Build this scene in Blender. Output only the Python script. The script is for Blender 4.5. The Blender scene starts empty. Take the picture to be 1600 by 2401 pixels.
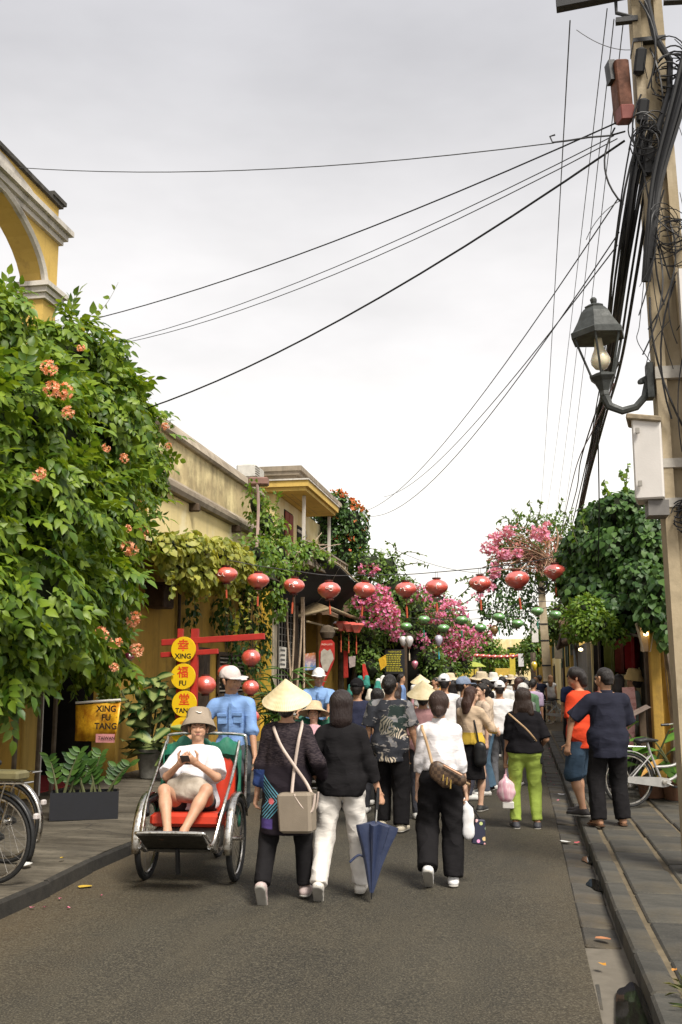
import bpy, math, random
import numpy as np
from mathutils import Vector, Matrix, Euler
random.seed(7); RNG = np.random.default_rng(7)
scn = bpy.context.scene
COL = scn.collection
R = math.radians
# ------------------------------------------------------------ camera, sky, sun, exposure
CAM_H = 1.72; YAW = R(10.185); PITCH = R(9.355)
cam_d = bpy.data.cameras.new('camera'); cam = bpy.data.objects.new('camera', cam_d); COL.objects.link(cam)
cam.location = (0, 0, CAM_H); cam.rotation_euler = (R(90) + PITCH, 0, YAW)
cam_d.sensor_fit = 'VERTICAL'; cam_d.sensor_height = 36; cam_d.sensor_width = 24
cam_d.lens = 2334 / 2401 * 36; cam_d.clip_end = 3000; cam_d.clip_start = 0.05
cam_d.dof.use_dof = False
scn.camera = cam
SUN_EL, SUN_AZ = R(52), R(-35)          # sun behind the camera, to the right (azimuth from -Y towards +X)
sun_dir = Vector((math.sin(R(38)) * math.cos(SUN_EL), -math.cos(R(38)) * math.cos(SUN_EL), math.sin(SUN_EL)))
sd = bpy.data.lights.new('sun', 'SUN'); sd.energy = 2.3; sd.angle = R(20); sd.color = (1, .945, .85)
so = bpy.data.objects.new('sun', sd); COL.objects.link(so)
so.rotation_euler = (-sun_dir).to_track_quat('-Z', 'Y').to_euler()
w = bpy.data.worlds.new('World'); scn.world = w; w.use_nodes = True
nt = w.node_tree; nt.nodes.clear()
def wn(t, **k):
    n = nt.nodes.new(t)
    for a, b in k.items(): setattr(n, a, b)
    return n
sky = wn('ShaderNodeTexSky', sky_type='NISHITA', sun_disc=False)
sky.sun_elevation = SUN_EL; sky.sun_rotation = math.atan2(sun_dir.x, sun_dir.y); sky.dust_density = 4
tc = wn('ShaderNodeTexCoord'); sx = wn('ShaderNodeSeparateXYZ'); nt.links.new(tc.outputs['Generated'], sx.inputs[0])
rmp = wn('ShaderNodeValToRGB'); rmp.color_ramp.interpolation = 'EASE'
els = rmp.color_ramp.elements
els[0].position = 0.0; els[0].color = (.60, .575, .525, 1)
els[1].position = .62; els[1].color = (.285, .281, .290, 1)
e = els.new(.16); e.color = (.52, .503, .472, 1)
e = els.new(.34); e.color = (.405, .394, .388, 1)
nt.links.new(sx.outputs['Z'], rmp.inputs[0])
mp = wn('ShaderNodeMapping'); mp.inputs['Scale'].default_value = (1.2, 1.2, 3.2); nt.links.new(tc.outputs['Generated'], mp.inputs[0])
nz = wn('ShaderNodeTexNoise'); nz.inputs['Scale'].default_value = 2.1; nz.inputs['Detail'].default_value = 5; nz.inputs['Roughness'].default_value = .55
nt.links.new(mp.outputs[0], nz.inputs['Vector'])
mr = wn('ShaderNodeMapRange'); mr.inputs[1].default_value = .3; mr.inputs[2].default_value = .72; mr.inputs[3].default_value = .88; mr.inputs[4].default_value = 1.13
nt.links.new(nz.outputs['Fac'], mr.inputs[0])
mul = wn('ShaderNodeVectorMath', operation='SCALE'); nt.links.new(rmp.outputs[0], mul.inputs[0]); nt.links.new(mr.outputs[0], mul.inputs['Scale'])
bgc = wn('ShaderNodeBackground'); nt.links.new(mul.outputs[0], bgc.inputs['Color']); bgc.inputs['Strength'].default_value = 1.0
bgs = wn('ShaderNodeBackground'); nt.links.new(sky.outputs[0], bgs.inputs['Color']); bgs.inputs['Strength'].default_value = .08
mixw = wn('ShaderNodeMixShader'); mixw.inputs[0].default_value = .93      # a closed layer of thin bright cloud over the blue sky
nt.links.new(bgs.outputs[0], mixw.inputs[1]); nt.links.new(bgc.outputs[0], mixw.inputs[2])
wo = wn('ShaderNodeOutputWorld'); nt.links.new(mixw.outputs[0], wo.inputs[0])
vs = scn.view_settings; vs.view_transform = 'Standard'; vs.look = 'None'; vs.exposure = 1.32; vs.gamma = 1; vs.use_curve_mapping = False

# ------------------------------------------------------------ where a pixel of the photograph looks (1600 x 2401)
_fw = np.array([-math.sin(YAW) * math.cos(PITCH), math.cos(YAW) * math.cos(PITCH), math.sin(PITCH)])
_rt = np.array([math.cos(YAW), math.sin(YAW), 0.]); _up = np.cross(_rt, _fw); _c = np.array([0, 0, CAM_H])
def _ray(x, y): return _fw * 2334 + _rt * (x - 800) - _up * (y - 1200.5)
def G(x, y, z=0.): r = _ray(x, y); return Vector(_c + r * ((z - CAM_H) / r[2]))
def AY(x, y, Y): r = _ray(x, y); return Vector(_c + r * (Y / r[1]))
def AX(x, y, X): r = _ray(x, y); return Vector(_c + r * (X / r[0]))
def PXM(p): return 2334 / float((np.array(p) - _c) @ _fw)        # photo pixels per metre at p

# ------------------------------------------------------------ materials
MATS = {}
class N:
    def __init__(s, name):
        s.m = bpy.data.materials.new(name); s.m.use_nodes = True; s.t = s.m.node_tree
        s.b = s.t.nodes['Principled BSDF']; s.out = s.t.nodes['Material Output']
    def n(s, t, ins=None, **k):
        n = s.t.nodes.new('ShaderNode' + t)
        for a, b in k.items(): setattr(n, a, b)
        for a, b in (ins or {}).items(): s.set(n.inputs[a], b)
        return n
    def set(s, sock, v):
        if isinstance(v, bpy.types.NodeSocket): s.t.links.new(v, sock)
        else:
            if hasattr(sock.default_value, '__len__') and len(sock.default_value) == 4 and len(v) == 3: v = (*v, 1)
            sock.default_value = v
    def coord(s, kind='Object', scale=(1, 1, 1)):
        tc = s.n('TexCoord'); return s.n('Mapping', {'Vector': tc.outputs[kind], 'Scale': scale}).outputs[0]
    def noise(s, vec, scale, detail=4, rough=.55): return s.n('TexNoise', {'Vector': vec, 'Scale': scale, 'Detail': detail, 'Roughness': rough}).outputs['Fac']
    def rng(s, v, a, b, c=0., d=1.): return s.n('MapRange', {0: v, 1: a, 2: b, 3: c, 4: d}).outputs[0]
    def mix(s, f, a, b, mode='MIX'):
        m = s.n('Mix', data_type='RGBA', blend_type=mode)
        s.set(m.inputs['Factor'], f); s.set(m.inputs[6], a); s.set(m.inputs[7], b); return m.outputs[2]
    def math(s, op, a, b=0.): return s.n('Math', {0: a, 1: b}, operation=op).outputs[0]
    def bump(s, h, strength=.3, dist=.01): s.set(s.b.inputs['Normal'], s.n('Bump', {'Height': h, 'Strength': strength, 'Distance': dist}).outputs[0])
    def base(s, c, rough=.7, metal=0., spec=.5):
        s.set(s.b.inputs['Base Color'], c); s.set(s.b.inputs['Roughness'], rough); s.set(s.b.inputs['Metallic'], metal); s.set(s.b.inputs['Specular IOR Level'], spec)
def pm(name, c, rough=.7, var=.25, scale=6, bump=.15, bscale=60, metal=0., spec=.4, c2=None, obj_var=.0, coords='Object'):
    """plain surface: colour with worn variation, fine relief"""
    if name in MATS: return MATS[name]
    k = N(name); v = k.coord(coords)
    c2 = c2 or tuple(x * (1 - var) for x in c)
    f = k.rng(k.noise(v, scale, 6, .62), .36, .66)
    col = k.mix(f, c2, c)
    if obj_var:
        oi = k.n('ObjectInfo'); col = k.mix(1., col, k.n('CombineColor', {i: k.rng(oi.outputs['Random'], 0, 1, 1 - obj_var, 1 + obj_var * .6) for i in range(3)}).outputs[0], 'MULTIPLY')
    k.base(col, k.rng(f, 0, 1, min(1, rough + .1), max(.05, rough - .07)), metal, spec)
    if bump: k.bump(k.noise(v, bscale, 4, .6), bump, .006)
    MATS[name] = k.m; return k.m
def wall_mat(name, c, stain=(.10, .085, .06), amount=.5, pale=None, streak=1.):
    """limewash with weather stains: blotches, vertical runs, rain-dark patches"""
    if name in MATS: return MATS[name]
    k = N(name); v = k.coord('Object'); vs_ = k.coord('Object', (3.2, 3.2, .35))
    col = k.mix(k.rng(k.noise(v, .9, 5), .35, .65), tuple(x * .82 for x in c), c)
    if pale: col = k.mix(k.rng(k.noise(v, .55, 6, .65), .5, .62), col, pale)
    col = k.mix(k.rng(k.noise(vs_, 1.3, 6, .65), .56 - .1 * amount, .80, 0, .62 * streak), col, stain)
    col = k.mix(k.rng(k.noise(v, 2.3, 8, .7), .60 - .12 * amount, .74, 0, .75 * amount), col, stain)
    k.base(col, .9, 0, .2); k.bump(k.noise(v, 22, 6, .65), .35, .012)
    MATS[name] = k.m; return k.m
def leaf_mat(name, c, c2, gloss=.42, trans=.3):
    """leaves: every leaf its own green, light coming through"""
    if name in MATS: return MATS[name]
    k = N(name); g = k.n('NewGeometry'); oi = k.n('ObjectInfo')
    r = k.n('Math', {0: g.outputs['Random Per Island'], 1: oi.outputs['Random']}, operation='ADD').outputs[0]
    r = k.math('FRACT', r)
    rp = k.n('ValToRGB', {0: r}); e = rp.color_ramp.elements
    e[0].color = (*c, 1); e[1].color = (*c2, 1); m = e.new(.55); m.color = (*[(a * .55 + b * .45) for a, b in zip(c, c2)], 1)
    k.base(rp.outputs[0], gloss, 0, .45)
    tr = k.n('BsdfTranslucent', {'Color': k.mix(1., rp.outputs[0], (1.5, 1.35, .6), 'MULTIPLY')})
    ms = k.n('MixShader', {0: trans, 1: k.b.outputs[0], 2: tr.outputs[0]})
    k.t.links.new(ms.outputs[0], k.out.inputs[0])
    MATS[name] = k.m; return k.m
def crease(k, amt=1.):
    """fabric folds: sharp-edged creases running aslant, plus the weave"""
    v = k.coord('Object'); w_ = k.n('Mix', {6: k.coord('Object', (1.25, 1.25, .8)), 7: k.n('TexNoise', {'Vector': v, 'Scale': 3.}).outputs['Color'], 0: .10}, data_type='RGBA').outputs[2]
    r1 = k.math('POWER', k.math('SUBTRACT', 1., k.math('ABSOLUTE', k.rng(k.noise(w_, 4.6, 1.5, .4), 0, 1, -2.2, 2.2))), 2.)
    r2 = k.math('SUBTRACT', 1., k.math('ABSOLUTE', k.rng(k.noise(k.coord('Object', (.8, .8, 2.)), 11, 2, .5), 0, 1, -2, 2)))
    h = k.math('ADD', k.math('ADD', k.math('MULTIPLY', r1, 1.), k.math('MULTIPLY', r2, .18)), k.math('MULTIPLY', k.noise(v, 240, 2), .05))
    k.bump(h, .42 * amt, .026)
def cloth(name, c, rough=.88, var=.16, weave=True):
    if name in MATS: return MATS[name]
    k = N(name); v = k.coord('Object')
    f = k.rng(k.noise(v, 9, 5), .35, .65)
    k.base(k.mix(f, tuple(x * (1 - var) for x in c), c), rough, 0, .12)
    k.set(k.b.inputs['Sheen Weight'], .0)
    crease(k)
    MATS[name] = k.m; return k.m
def emit(name, c, s):
    if name in MATS: return MATS[name]
    k = N(name); k.base(c, .5); k.set(k.b.inputs['Emission Color'], c); k.set(k.b.inputs['Emission Strength'], s); MATS[name] = k.m; return k.m

# ------------------------------------------------------------ objects
ORG = {}
def props(o, label=None, cat=None, group=None, kind=None):
    if label: o['label'] = label
    if cat: o['category'] = cat
    if group: o['group'] = group
    if kind: o['kind'] = kind
    return o
def thing(name, label, cat, loc=(0, 0, 0), rz=0., group=None, rot=None):
    o = bpy.data.objects.new(name, None); COL.objects.link(o); o.empty_display_size = .1
    o.location = loc; o.rotation_euler = rot or (0, 0, rz); ORG[o] = Vector(loc)
    return props(o, label, cat, group)
def link(name, me, parent=None, mat=None):
    o = bpy.data.objects.new(name, me); COL.objects.link(o)
    if parent: o.parent = parent
    if mat is not None:
        me.materials.clear()
        for m in (mat if isinstance(mat, (list, tuple)) else [mat]): me.materials.append(m)
    return o
def np_mesh(name, V, faces, smooth=True, mi=None):
    """faces: list of (M,k) int arrays"""
    me = bpy.data.meshes.new(name); V = np.ascontiguousarray(V, np.float32)
    faces = [np.asarray(f, np.int32) for f in faces if len(f)]
    me.vertices.add(len(V)); me.vertices.foreach_set('co', V.ravel())
    nl = sum(f.size for f in faces); nf = sum(len(f) for f in faces)
    me.loops.add(nl); me.polygons.add(nf)
    me.loops.foreach_set('vertex_index', np.concatenate([f.ravel() for f in faces]))
    tot = np.concatenate([np.full(len(f), f.shape[1], np.int32) for f in faces])
    st = np.zeros(nf, np.int32); st[1:] = np.cumsum(tot)[:-1]
    me.polygons.foreach_set('loop_start', st)
    if smooth is not None: me.polygons.foreach_set('use_smooth', np.full(nf, bool(smooth)))
    if mi is not None: me.polygons.foreach_set('material_index', np.asarray(mi, np.int32))
    me.update(calc_edges=True); me.validate(); return me
class MB:
    """collects shapes, then becomes ONE mesh object"""
    def __init__(s): s.v = []; s.f = []; s.sm = []
    def add(s, vs, fs, smooth=False):
        o = len(s.v); s.v += [Vector(p) for p in vs]; s.f += [tuple(i + o for i in f) for f in fs]; s.sm += [smooth] * len(fs); return s
    def box(s, c, size, rot=None, bev=0., taper=1.):
        x, y, z = [a / 2 for a in size]; c = Vector(c)
        if bev:
            bev = min(bev, x * .49, y * .49, z * .49); P = []; 
            lv = [(-z, bev), (-z + bev, 0), (z - bev, 0), (z, bev)]
            for (zz, ins) in lv:
                X, Y = x - ins, y - ins; t = taper if zz > 0 else 1; b = bev
                P += [Vector((a * t, d * t, zz)) for a, d in ((X - b, -Y), (X, -Y + b), (X, Y - b), (X - b, Y), (-X + b, Y), (-X, Y - b), (-X, -Y + b), (-X + b, -Y))]
            F = [tuple(range(7, -1, -1)), tuple(range(24, 32))]
            for r in range(3):
                for i in range(8): a = r * 8 + i; b_ = r * 8 + (i + 1) % 8; F.append((a, b_, b_ + 8, a + 8))
        else:
            P = [Vector((a * x * (taper if d > 0 else 1), b * y * (taper if d > 0 else 1), d * z)) for d in (-1, 1) for a, b in ((-1, -1), (1, -1), (1, 1), (-1, 1))]
            F = [(3, 2, 1, 0), (4, 5, 6, 7)] + [(i, (i + 1) % 4, (i + 1) % 4 + 4, i + 4) for i in range(4)]
        if rot is not None:
            M = rot if isinstance(rot, Matrix) else Euler(rot).to_matrix(); P = [M @ p for p in P]
        return s.add([p + c for p in P], F)
    def bb(s, a, b, bev=0.):
        a, b = Vector(a), Vector(b); return s.box((a + b) / 2, [abs(q) for q in (b - a)], bev=bev)
    def tube(s, pts, r, n=6, cap=True, closed=False, flat=1.):
        pts = [Vector(p) for p in pts]; m = len(pts); rr = r if isinstance(r, (list, tuple)) else [r] * m
        up = Vector((0, 0, 1)); P = []; prev = None
        for i, p in enumerate(pts):
            if closed: t = pts[(i + 1) % m] - pts[i - 1]
            else: t = pts[min(i + 1, m - 1)] - pts[max(i - 1, 0)]
            t = t.normalized() if t.length > 1e-9 else Vector((0, 0, 1))
            if prev is None:
                a = t.cross(up); a = a if a.length > .05 else t.cross(Vector((1, 0, 0))); a.normalize()
            else:
                a = prev - t * prev.dot(t); a = a.normalized() if a.length > 1e-6 else t.orthogonal().normalized()
            prev = a; b = t.cross(a)
            P += [p + (a * math.cos(q) + b * math.sin(q) * flat) * rr[i] for q in [2 * math.pi * j / n for j in range(n)]]
        F = []
        for i in range(m if closed else m - 1):
            for j in range(n):
                k = (i + 1) % m; F.append((i * n + j, i * n + (j + 1) % n, k * n + (j + 1) % n, k * n + j))
        if cap and not closed: F += [tuple(range(n - 1, -1, -1)), tuple(range((m - 1) * n, m * n))]
        return s.add(P, F, True)
    def lathe(s, prof, n=20, c=(0, 0, 0), M=None, cap=True):
        c = Vector(c); P = []
        for r, z in prof: P += [Vector((r * math.cos(2 * math.pi * j / n), r * math.sin(2 * math.pi * j / n), z)) for j in range(n)]
        F = [(i * n + j, i * n + (j + 1) % n, (i + 1) * n + (j + 1) % n, (i + 1) * n + j) for i in range(len(prof) - 1) for j in range(n)]
        if cap: F += [tuple(range(n - 1, -1, -1)), tuple(range((len(prof) - 1) * n, len(prof) * n))]
        if M is not None: P = [M @ p for p in P]
        return s.add([p + c for p in P], F, True)
    def prism(s, poly, a, b, axis='x'):
        """2-d outline swept from a to b along an axis; outline is (y,z), (x,z) or (x,y)"""
        f = {'x': lambda u, v, t: (t, u, v), 'y': lambda u, v, t: (u, t, v), 'z': lambda u, v, t: (u, v, t)}[axis]
        n = len(poly); P = [f(u, v, a) for u, v in poly] + [f(u, v, b) for u, v in poly]
        return s.add(P, [tuple(range(n)), tuple(range(2 * n - 1, n - 1, -1))] + [(i, i + n, (i + 1) % n + n, (i + 1) % n) for i in range(n)])
    def build(s, name, mat, parent=None, world=False, smooth=None):
        V = s.v
        if world and parent is not None: o = ORG.get(parent) or ORG.get(parent.parent); V = [p - o for p in V]
        me = bpy.data.meshes.new(name); me.from_pydata([tuple(p) for p in V], [], s.f)
        me.polygons.foreach_set('use_smooth', [smooth if smooth is not None else q for q in s.sm])
        import bmesh
        b = bmesh.new(); b.from_mesh(me); bmesh.ops.recalc_face_normals(b, faces=b.faces); b.to_mesh(me); b.free()
        o = link(name, me, parent, mat)
        if smooth is None and any(s.sm): me.set_sharp_from_angle(angle=R(42))
        return o
def dup(o, parent=None):
    c = o.copy(); COL.objects.link(c)
    if parent: c.parent = parent
    for ch in list(o.children): dup(ch, c)
    return c
def place(o, loc, rz=0., label=None, scale=None):
    o.location = loc; o.rotation_euler = (0, 0, rz); ORG[o] = Vector(loc)
    if label: o['label'] = label
    if scale: o.scale = (scale,) * 3
    return o
def arc(c, r, a0, a1, n, plane='yz'):
    c = Vector(c); o = []
    for i in range(n + 1):
        t = a0 + (a1 - a0) * i / n; u, v = r * math.cos(t), r * math.sin(t)
        o.append(c + Vector({'yz': (0, u, v), 'xz': (u, 0, v), 'xy': (u, v, 0)}[plane]))
    return o
def bez(p0, p1, p2, n=10):
    p0, p1, p2 = Vector(p0), Vector(p1), Vector(p2)
    return [p0 * (1 - t) ** 2 + p1 * 2 * t * (1 - t) + p2 * t * t for t in [i / n for i in range(n + 1)]]
def sag(a, b, s, n=14):
    a, b = Vector(a), Vector(b)
    return [a.lerp(b, i / n) - Vector((0, 0, s * 4 * (i / n) * (1 - i / n))) for i in range(n + 1)]
def spl(P, n=30):
    P = [Vector(p) for p in P]; o = []
    for i in range(len(P) - 1):
        p0, p1, p2, p3 = P[max(i - 1, 0)], P[i], P[i + 1], P[min(i + 2, len(P) - 1)]
        for j in range(n // (len(P) - 1)):
            t = j / (n // (len(P) - 1)); o.append(.5 * (2 * p1 + (p2 - p0) * t + (2 * p0 - 5 * p1 + 4 * p2 - p3) * t * t + (3 * p1 - p0 - 3 * p2 + p3) * t ** 3))
    return o + [P[-1]]
# lettering: every text is made once, turned to mesh
TEXT = {}
def make_texts(items):
    obs = []
    for key, txt, off in items:
        c = bpy.data.curves.new('t', 'FONT'); c.body = txt; c.size = 1; c.align_x = 'CENTER'; c.align_y = 'CENTER'; c.offset = off; c.resolution_u = 3
        o = bpy.data.objects.new('t', c); COL.objects.link(o); obs.append((key, o, c))
    dg = bpy.context.evaluated_depsgraph_get()
    for key, o, c in obs: TEXT[key] = bpy.data.meshes.new_from_object(o.evaluated_get(dg))
    for key, o, c in obs: bpy.data.objects.remove(o); bpy.data.curves.remove(c)
def text(key, name, parent, mat, size, M):
    """lettering as thin mesh; M maps (x right, y up, z out) to the parent's space"""
    me = TEXT[key].copy(); me.transform(M @ Matrix.Diagonal((size, size, 1, 1)))
    return link(name, me, parent, mat)
make_texts([('xing', 'XING', .028), ('fu', 'FU', .028), ('tang', 'TANG', .028), ('c1', '幸', .03), ('c2', '福', .02), ('c3', '堂', .02),
            ('banner', 'XING\nFU\nTANG', .03), ('taiwan', 'TAIWAN', .02), ('menu', 'FRESH JUICE', .01), ('c4', '幸\n福\n堂', .02)])
# ------------------------------------------------------------ ground, road, pavements
def grid_sheet(name, x0, x1, y0, y1, z, mat, nx=2, ny=2, fz=None, kind='structure'):
    xs = np.linspace(x0, x1, nx); ys = np.linspace(y0, y1, ny); X, Y = np.meshgrid(xs, ys); Z = np.full_like(X, z) if fz is None else z + fz(X, Y)
    V = np.stack([X.ravel(), Y.ravel(), Z.ravel()], 1); i = np.arange(nx * ny).reshape(ny, nx)
    F = np.stack([i[:-1, :-1].ravel(), i[:-1, 1:].ravel(), i[1:, 1:].ravel(), i[1:, :-1].ravel()], 1)
    o = link(name, np_mesh(name, V, [F]), None, mat); props(o, kind=kind); return o
def asphalt_mat():
    k = N('asphalt'); v = k.coord('Object')
    grain = k.noise(v, 85, 3, .75); sp = k.n('TexVoronoi', {'Vector': v, 'Scale': 70}).outputs['Distance']
    big = k.noise(v, .55, 5, .6); mid = k.noise(k.coord('Object', (1, .35, 1)), 2.6, 5, .6)
    tr_ = k.noise(k.coord('Object', (1.6, .10, 1)), 1.2, 4, .6); col = k.mix(k.rng(big, .36, .64), (.022, .0205, .0175), (.042, .038, .031)); col = k.mix(k.rng(tr_, .5, .68, 0, .6), col, (.060, .055, .045)); col = k.mix(k.rng(k.noise(v, 1.9, 6, .7), .60, .70, 0, .55), col, (.020, .019, .017))
    col = k.mix(k.rng(mid, .45, .75, 0, .55), col, (.066, .056, .040))
    # sand and dust gathered along both edges of the carriageway
    sx = k.n('SeparateXYZ', {0: v}); edge = k.math('ADD', sx.outputs[0], k.rng(k.noise(v, 1.7, 4), 0, 1, -.5, .5))
    col = k.mix(k.rng(edge, -2.7, -3.8, 0, .75), col, (.085, .060, .032))
    col = k.mix(k.rng(edge, -.25, .65, 0, .5), col, (.082, .062, .036))
    g2 = k.noise(v, 38, 3, .7); col = k.mix(k.rng(g2, .52, .68, 0, .38), col, (.09, .081, .064)); col = k.mix(k.rng(g2, .46, .32, 0, .45), col, (.014, .013, .0115)); col = k.mix(k.rng(grain, .5, .66, 0, .85), col, (.135, .124, .102)); col = k.mix(1., col, (.97, .93, .80, 1), 'MULTIPLY'); col = k.mix(k.rng(grain, .48, .3, 0, .7), col, (.012, .0115, .0105))
    k.base(col, k.rng(big, .3, .7, .88, .74), 0, .35)
    k.bump(k.math('ADD', grain, k.math('MULTIPLY', sp, .8)), .55, .008); return k.m
M_asph = asphalt_mat()
grid_sheet('ground', -400, 400, -60, 900, -.02, pm('far_ground', (.16, .14, .11), .95))
def crown(X, Y): return .012 * np.sin(X * 1.7 + 1) + .006 * np.sin(Y * .7) 
grid_sheet('road', -3.85, .345, -8, 160, .0, M_asph, 40, 300, crown)
# left: a worn concrete pavement behind a dark kerb
def conc_mat():
    k = N('worn_concrete'); v = k.coord('Object'); vs_ = k.coord('Object', (.5, 2.4, 1))
    a = k.noise(vs_, 1.6, 8, .68); b = k.noise(v, 9, 6, .7)
    col = k.mix(k.rng(a, .38, .66), (.055, .046, .033), (.150, .130, .098))
    col = k.mix(k.rng(b, .52, .72, 0, .7), col, (.025, .022, .018)); col = k.mix(k.rng(k.noise(v, .8, 4), .55, .7, 0, .6), col, (.036, .031, .024))
    # settled cracks
    cr = k.n('TexVoronoi', {'Vector': k.n('Mix', {6: v, 7: k.n('TexNoise', {'Vector': v, 'Scale': 3.}).outputs['Color'], 0: .12}, data_type='RGBA').outputs[2], 'Scale': .9}, feature='DISTANCE_TO_EDGE').outputs['Distance']
    col = k.mix(k.rng(cr, .012, .0, 0, .8), col, (.03, .027, .022))
    k.base(col, .88, 0, .3); k.bump(k.math('ADD', k.math('MULTIPLY', a, 2.5), b), .7, .02); return k.m
M_conc = conc_mat()
def kerb_x(Y): return -3.74 - .05 * np.sin(Y * .8) - .02 * np.sin(Y * 2.9 + 1)
ny = 260; ys = np.linspace(-8, 150, ny); nx = 22
X = np.zeros((ny, nx)); Y = np.repeat(ys[:, None], nx, 1); Z = np.zeros((ny, nx))
for j in range(nx):
    t = j / (nx - 1); X[:, j] = kerb_x(ys) - .056 - t * 4.2; Z[:, j] = .118 + .010 * np.sin(X[:, j] * 3 + ys * 1.3) * math.sin(math.pi * t) + .02 * t
V = np.stack([X.ravel(), Y.ravel(), Z.ravel()], 1); i = np.arange(ny * nx).reshape(ny, nx)
F = np.stack([i[:-1, :-1].ravel(), i[1:, :-1].ravel(), i[1:, 1:].ravel(), i[:-1, 1:].ravel()], 1)
pav_l = props(link('pavement', np_mesh('pavement', V, [F]), None, M_conc), kind='structure')
kerb_l = thing('kerb', None, None); props(kerb_l, kind='structure')
M_kerb = pm('kerb_stone', (.030, .027, .022), .85, .45, 7, .6, 40, obj_var=.25)
y = -7.5; i = 0
while y < 60:
    L = .95 if y < 30 else 3.; m = MB(); x0, x1 = float(kerb_x(y)), float(kerb_x(y + L))
    h = .116 + .010 * random.random(); x0 += random.uniform(-.012, .012); x1 += random.uniform(-.012, .012); t = .06
    m.add([(x0, y + .012, -.05), (x1, y + L - .012, -.05), (x1 - t, y + L - .012, -.05), (x0 - t, y + .012, -.05),
           (x0 - .01, y + .012, h - .015), (x1 - .01, y + L - .012, h - .015), (x1 - .025, y + L - .012, h), (x1 - t, y + L - .012, h), (x0 - t, y + .012, h), (x0 - .025, y + .012, h)],
          [(0, 1, 5, 4), (4, 5, 6, 9), (9, 6, 7, 8), (0, 4, 9, 8, 3), (1, 2, 7, 6, 5), (2, 3, 8, 7)])
    m.build('kerb_stone', M_kerb, kerb_l); y += L
# right: stone gutter, kerb and slabs, each stone its own piece
def slab_mat(name, a, b, sand):
    k = N(name); v = k.coord('Object'); oi = k.n('ObjectInfo')
    f = k.noise(k.coord('Object', (1, 2.2, 1)), 2.4, 7, .66)
    col = k.mix(k.rng(f, .36, .66), a, b)
    col = k.mix(1., col, k.n('CombineColor', {i: k.rng(oi.outputs['Random'], 0, 1, .78, 1.22) for i in range(3)}).outputs[0], 'MULTIPLY')
    col = k.mix(k.rng(k.noise(v, 1.1, 5, .6), .52, .70, 0, .7), col, sand)
    col = k.mix(k.rng(k.noise(v, 60, 3), .55, .75, 0, .5), col, (.125, .112, .088))
    k.base(col, k.rng(f, .3, .7, .9, .62), 0, .4); k.bump(k.math('ADD', f, k.math('MULTIPLY', k.noise(v, 30, 4), .35)), .6, .014); return k.m
M_slab = slab_mat('paving_stone', (.034, .033, .028), (.070, .066, .055), (.095, .078, .050))
M_gut = slab_mat('gutter_stone', (.040, .037, .031), (.078, .071, .058), (.105, .078, .043))
M_sand = pm('sandy_bed', (.155, .122, .074), .95, .4, 5, .6, 30)
gut = thing('gutter', None, None); props(gut, kind='structure')
MB().bb((.335, -8, -.05), (.60, 120, -.026)).build('bed', M_sand, gut)
def stone(m, x0, x1, y0, y1, z, h, b=.012):
    cx, cy = (x0 + x1) / 2, (y0 + y1) / 2; m.box((cx, cy, z - h / 2), (x1 - x0, y1 - y0, h), bev=b); return m
y = -4.
while y < 46:
    L = random.choice((.5, .62, .75)); m = MB(); z = -.004 + random.uniform(-.007, .006)
    if 5.0 < y < 6.35: z -= .022                       # sunken stones under the puddle
    o = stone(m, -.122 + random.uniform(-.006, .006), .122 + random.uniform(-.012, .004), -L / 2 + .008, L / 2 - .008, 0, .06)
    q = o.build('gutter_stone', M_gut, gut); q.location = (.470, y + L / 2, z); q.rotation_euler = (random.uniform(-.01, .01), .05 + random.uniform(-.02, .02), random.uniform(-.012, .012)); y += L
kerb_r = thing('kerb', None, None); props(kerb_r, kind='structure')
y = -4.
while y < 46:
    L = random.choice((.8, .95, 1.1)); m = MB(); stone(m, -.075, .075, -L / 2 + .006, L / 2 - .006, .0, .22, .016)
    q = m.build('kerb_stone', M_slab, kerb_r); q.location = (.672 + random.uniform(-.008, .006), y + L / 2, .116 + random.uniform(-.005, .005)); q.rotation_euler = (0, random.uniform(-.02, .02), random.uniform(-.008, .008)); y += L
pav_r = thing('pavement', None, None); props(pav_r, kind='structure')
MB().bb((.742, -8, -.05), (3.4, 120, .098)).build('mortar_bed', M_sand, pav_r)
xs = [.765, 1.165, 1.57, 1.98, 2.39, 2.8]
for ci in range(5):
    y = -1. + ci * .31
    while y < 30:
        L = random.uniform(.62, .95); m = MB(); W = xs[ci + 1] - xs[ci]
        stone(m, -W / 2 + .018 + random.uniform(-.004, .012), W / 2 - .018 + random.uniform(-.01, .004), -L / 2 + .012, L / 2 - .012, 0, .05, .015)
        q = m.build('paving_slab', M_slab, pav_r); q.location = ((xs[ci] + xs[ci + 1]) / 2, y + L / 2, .119 + random.uniform(-.009, .007)); q.rotation_euler = (random.uniform(-.008, .008), random.uniform(-.01, .01), random.uniform(-.008, .008)); y += L
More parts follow.
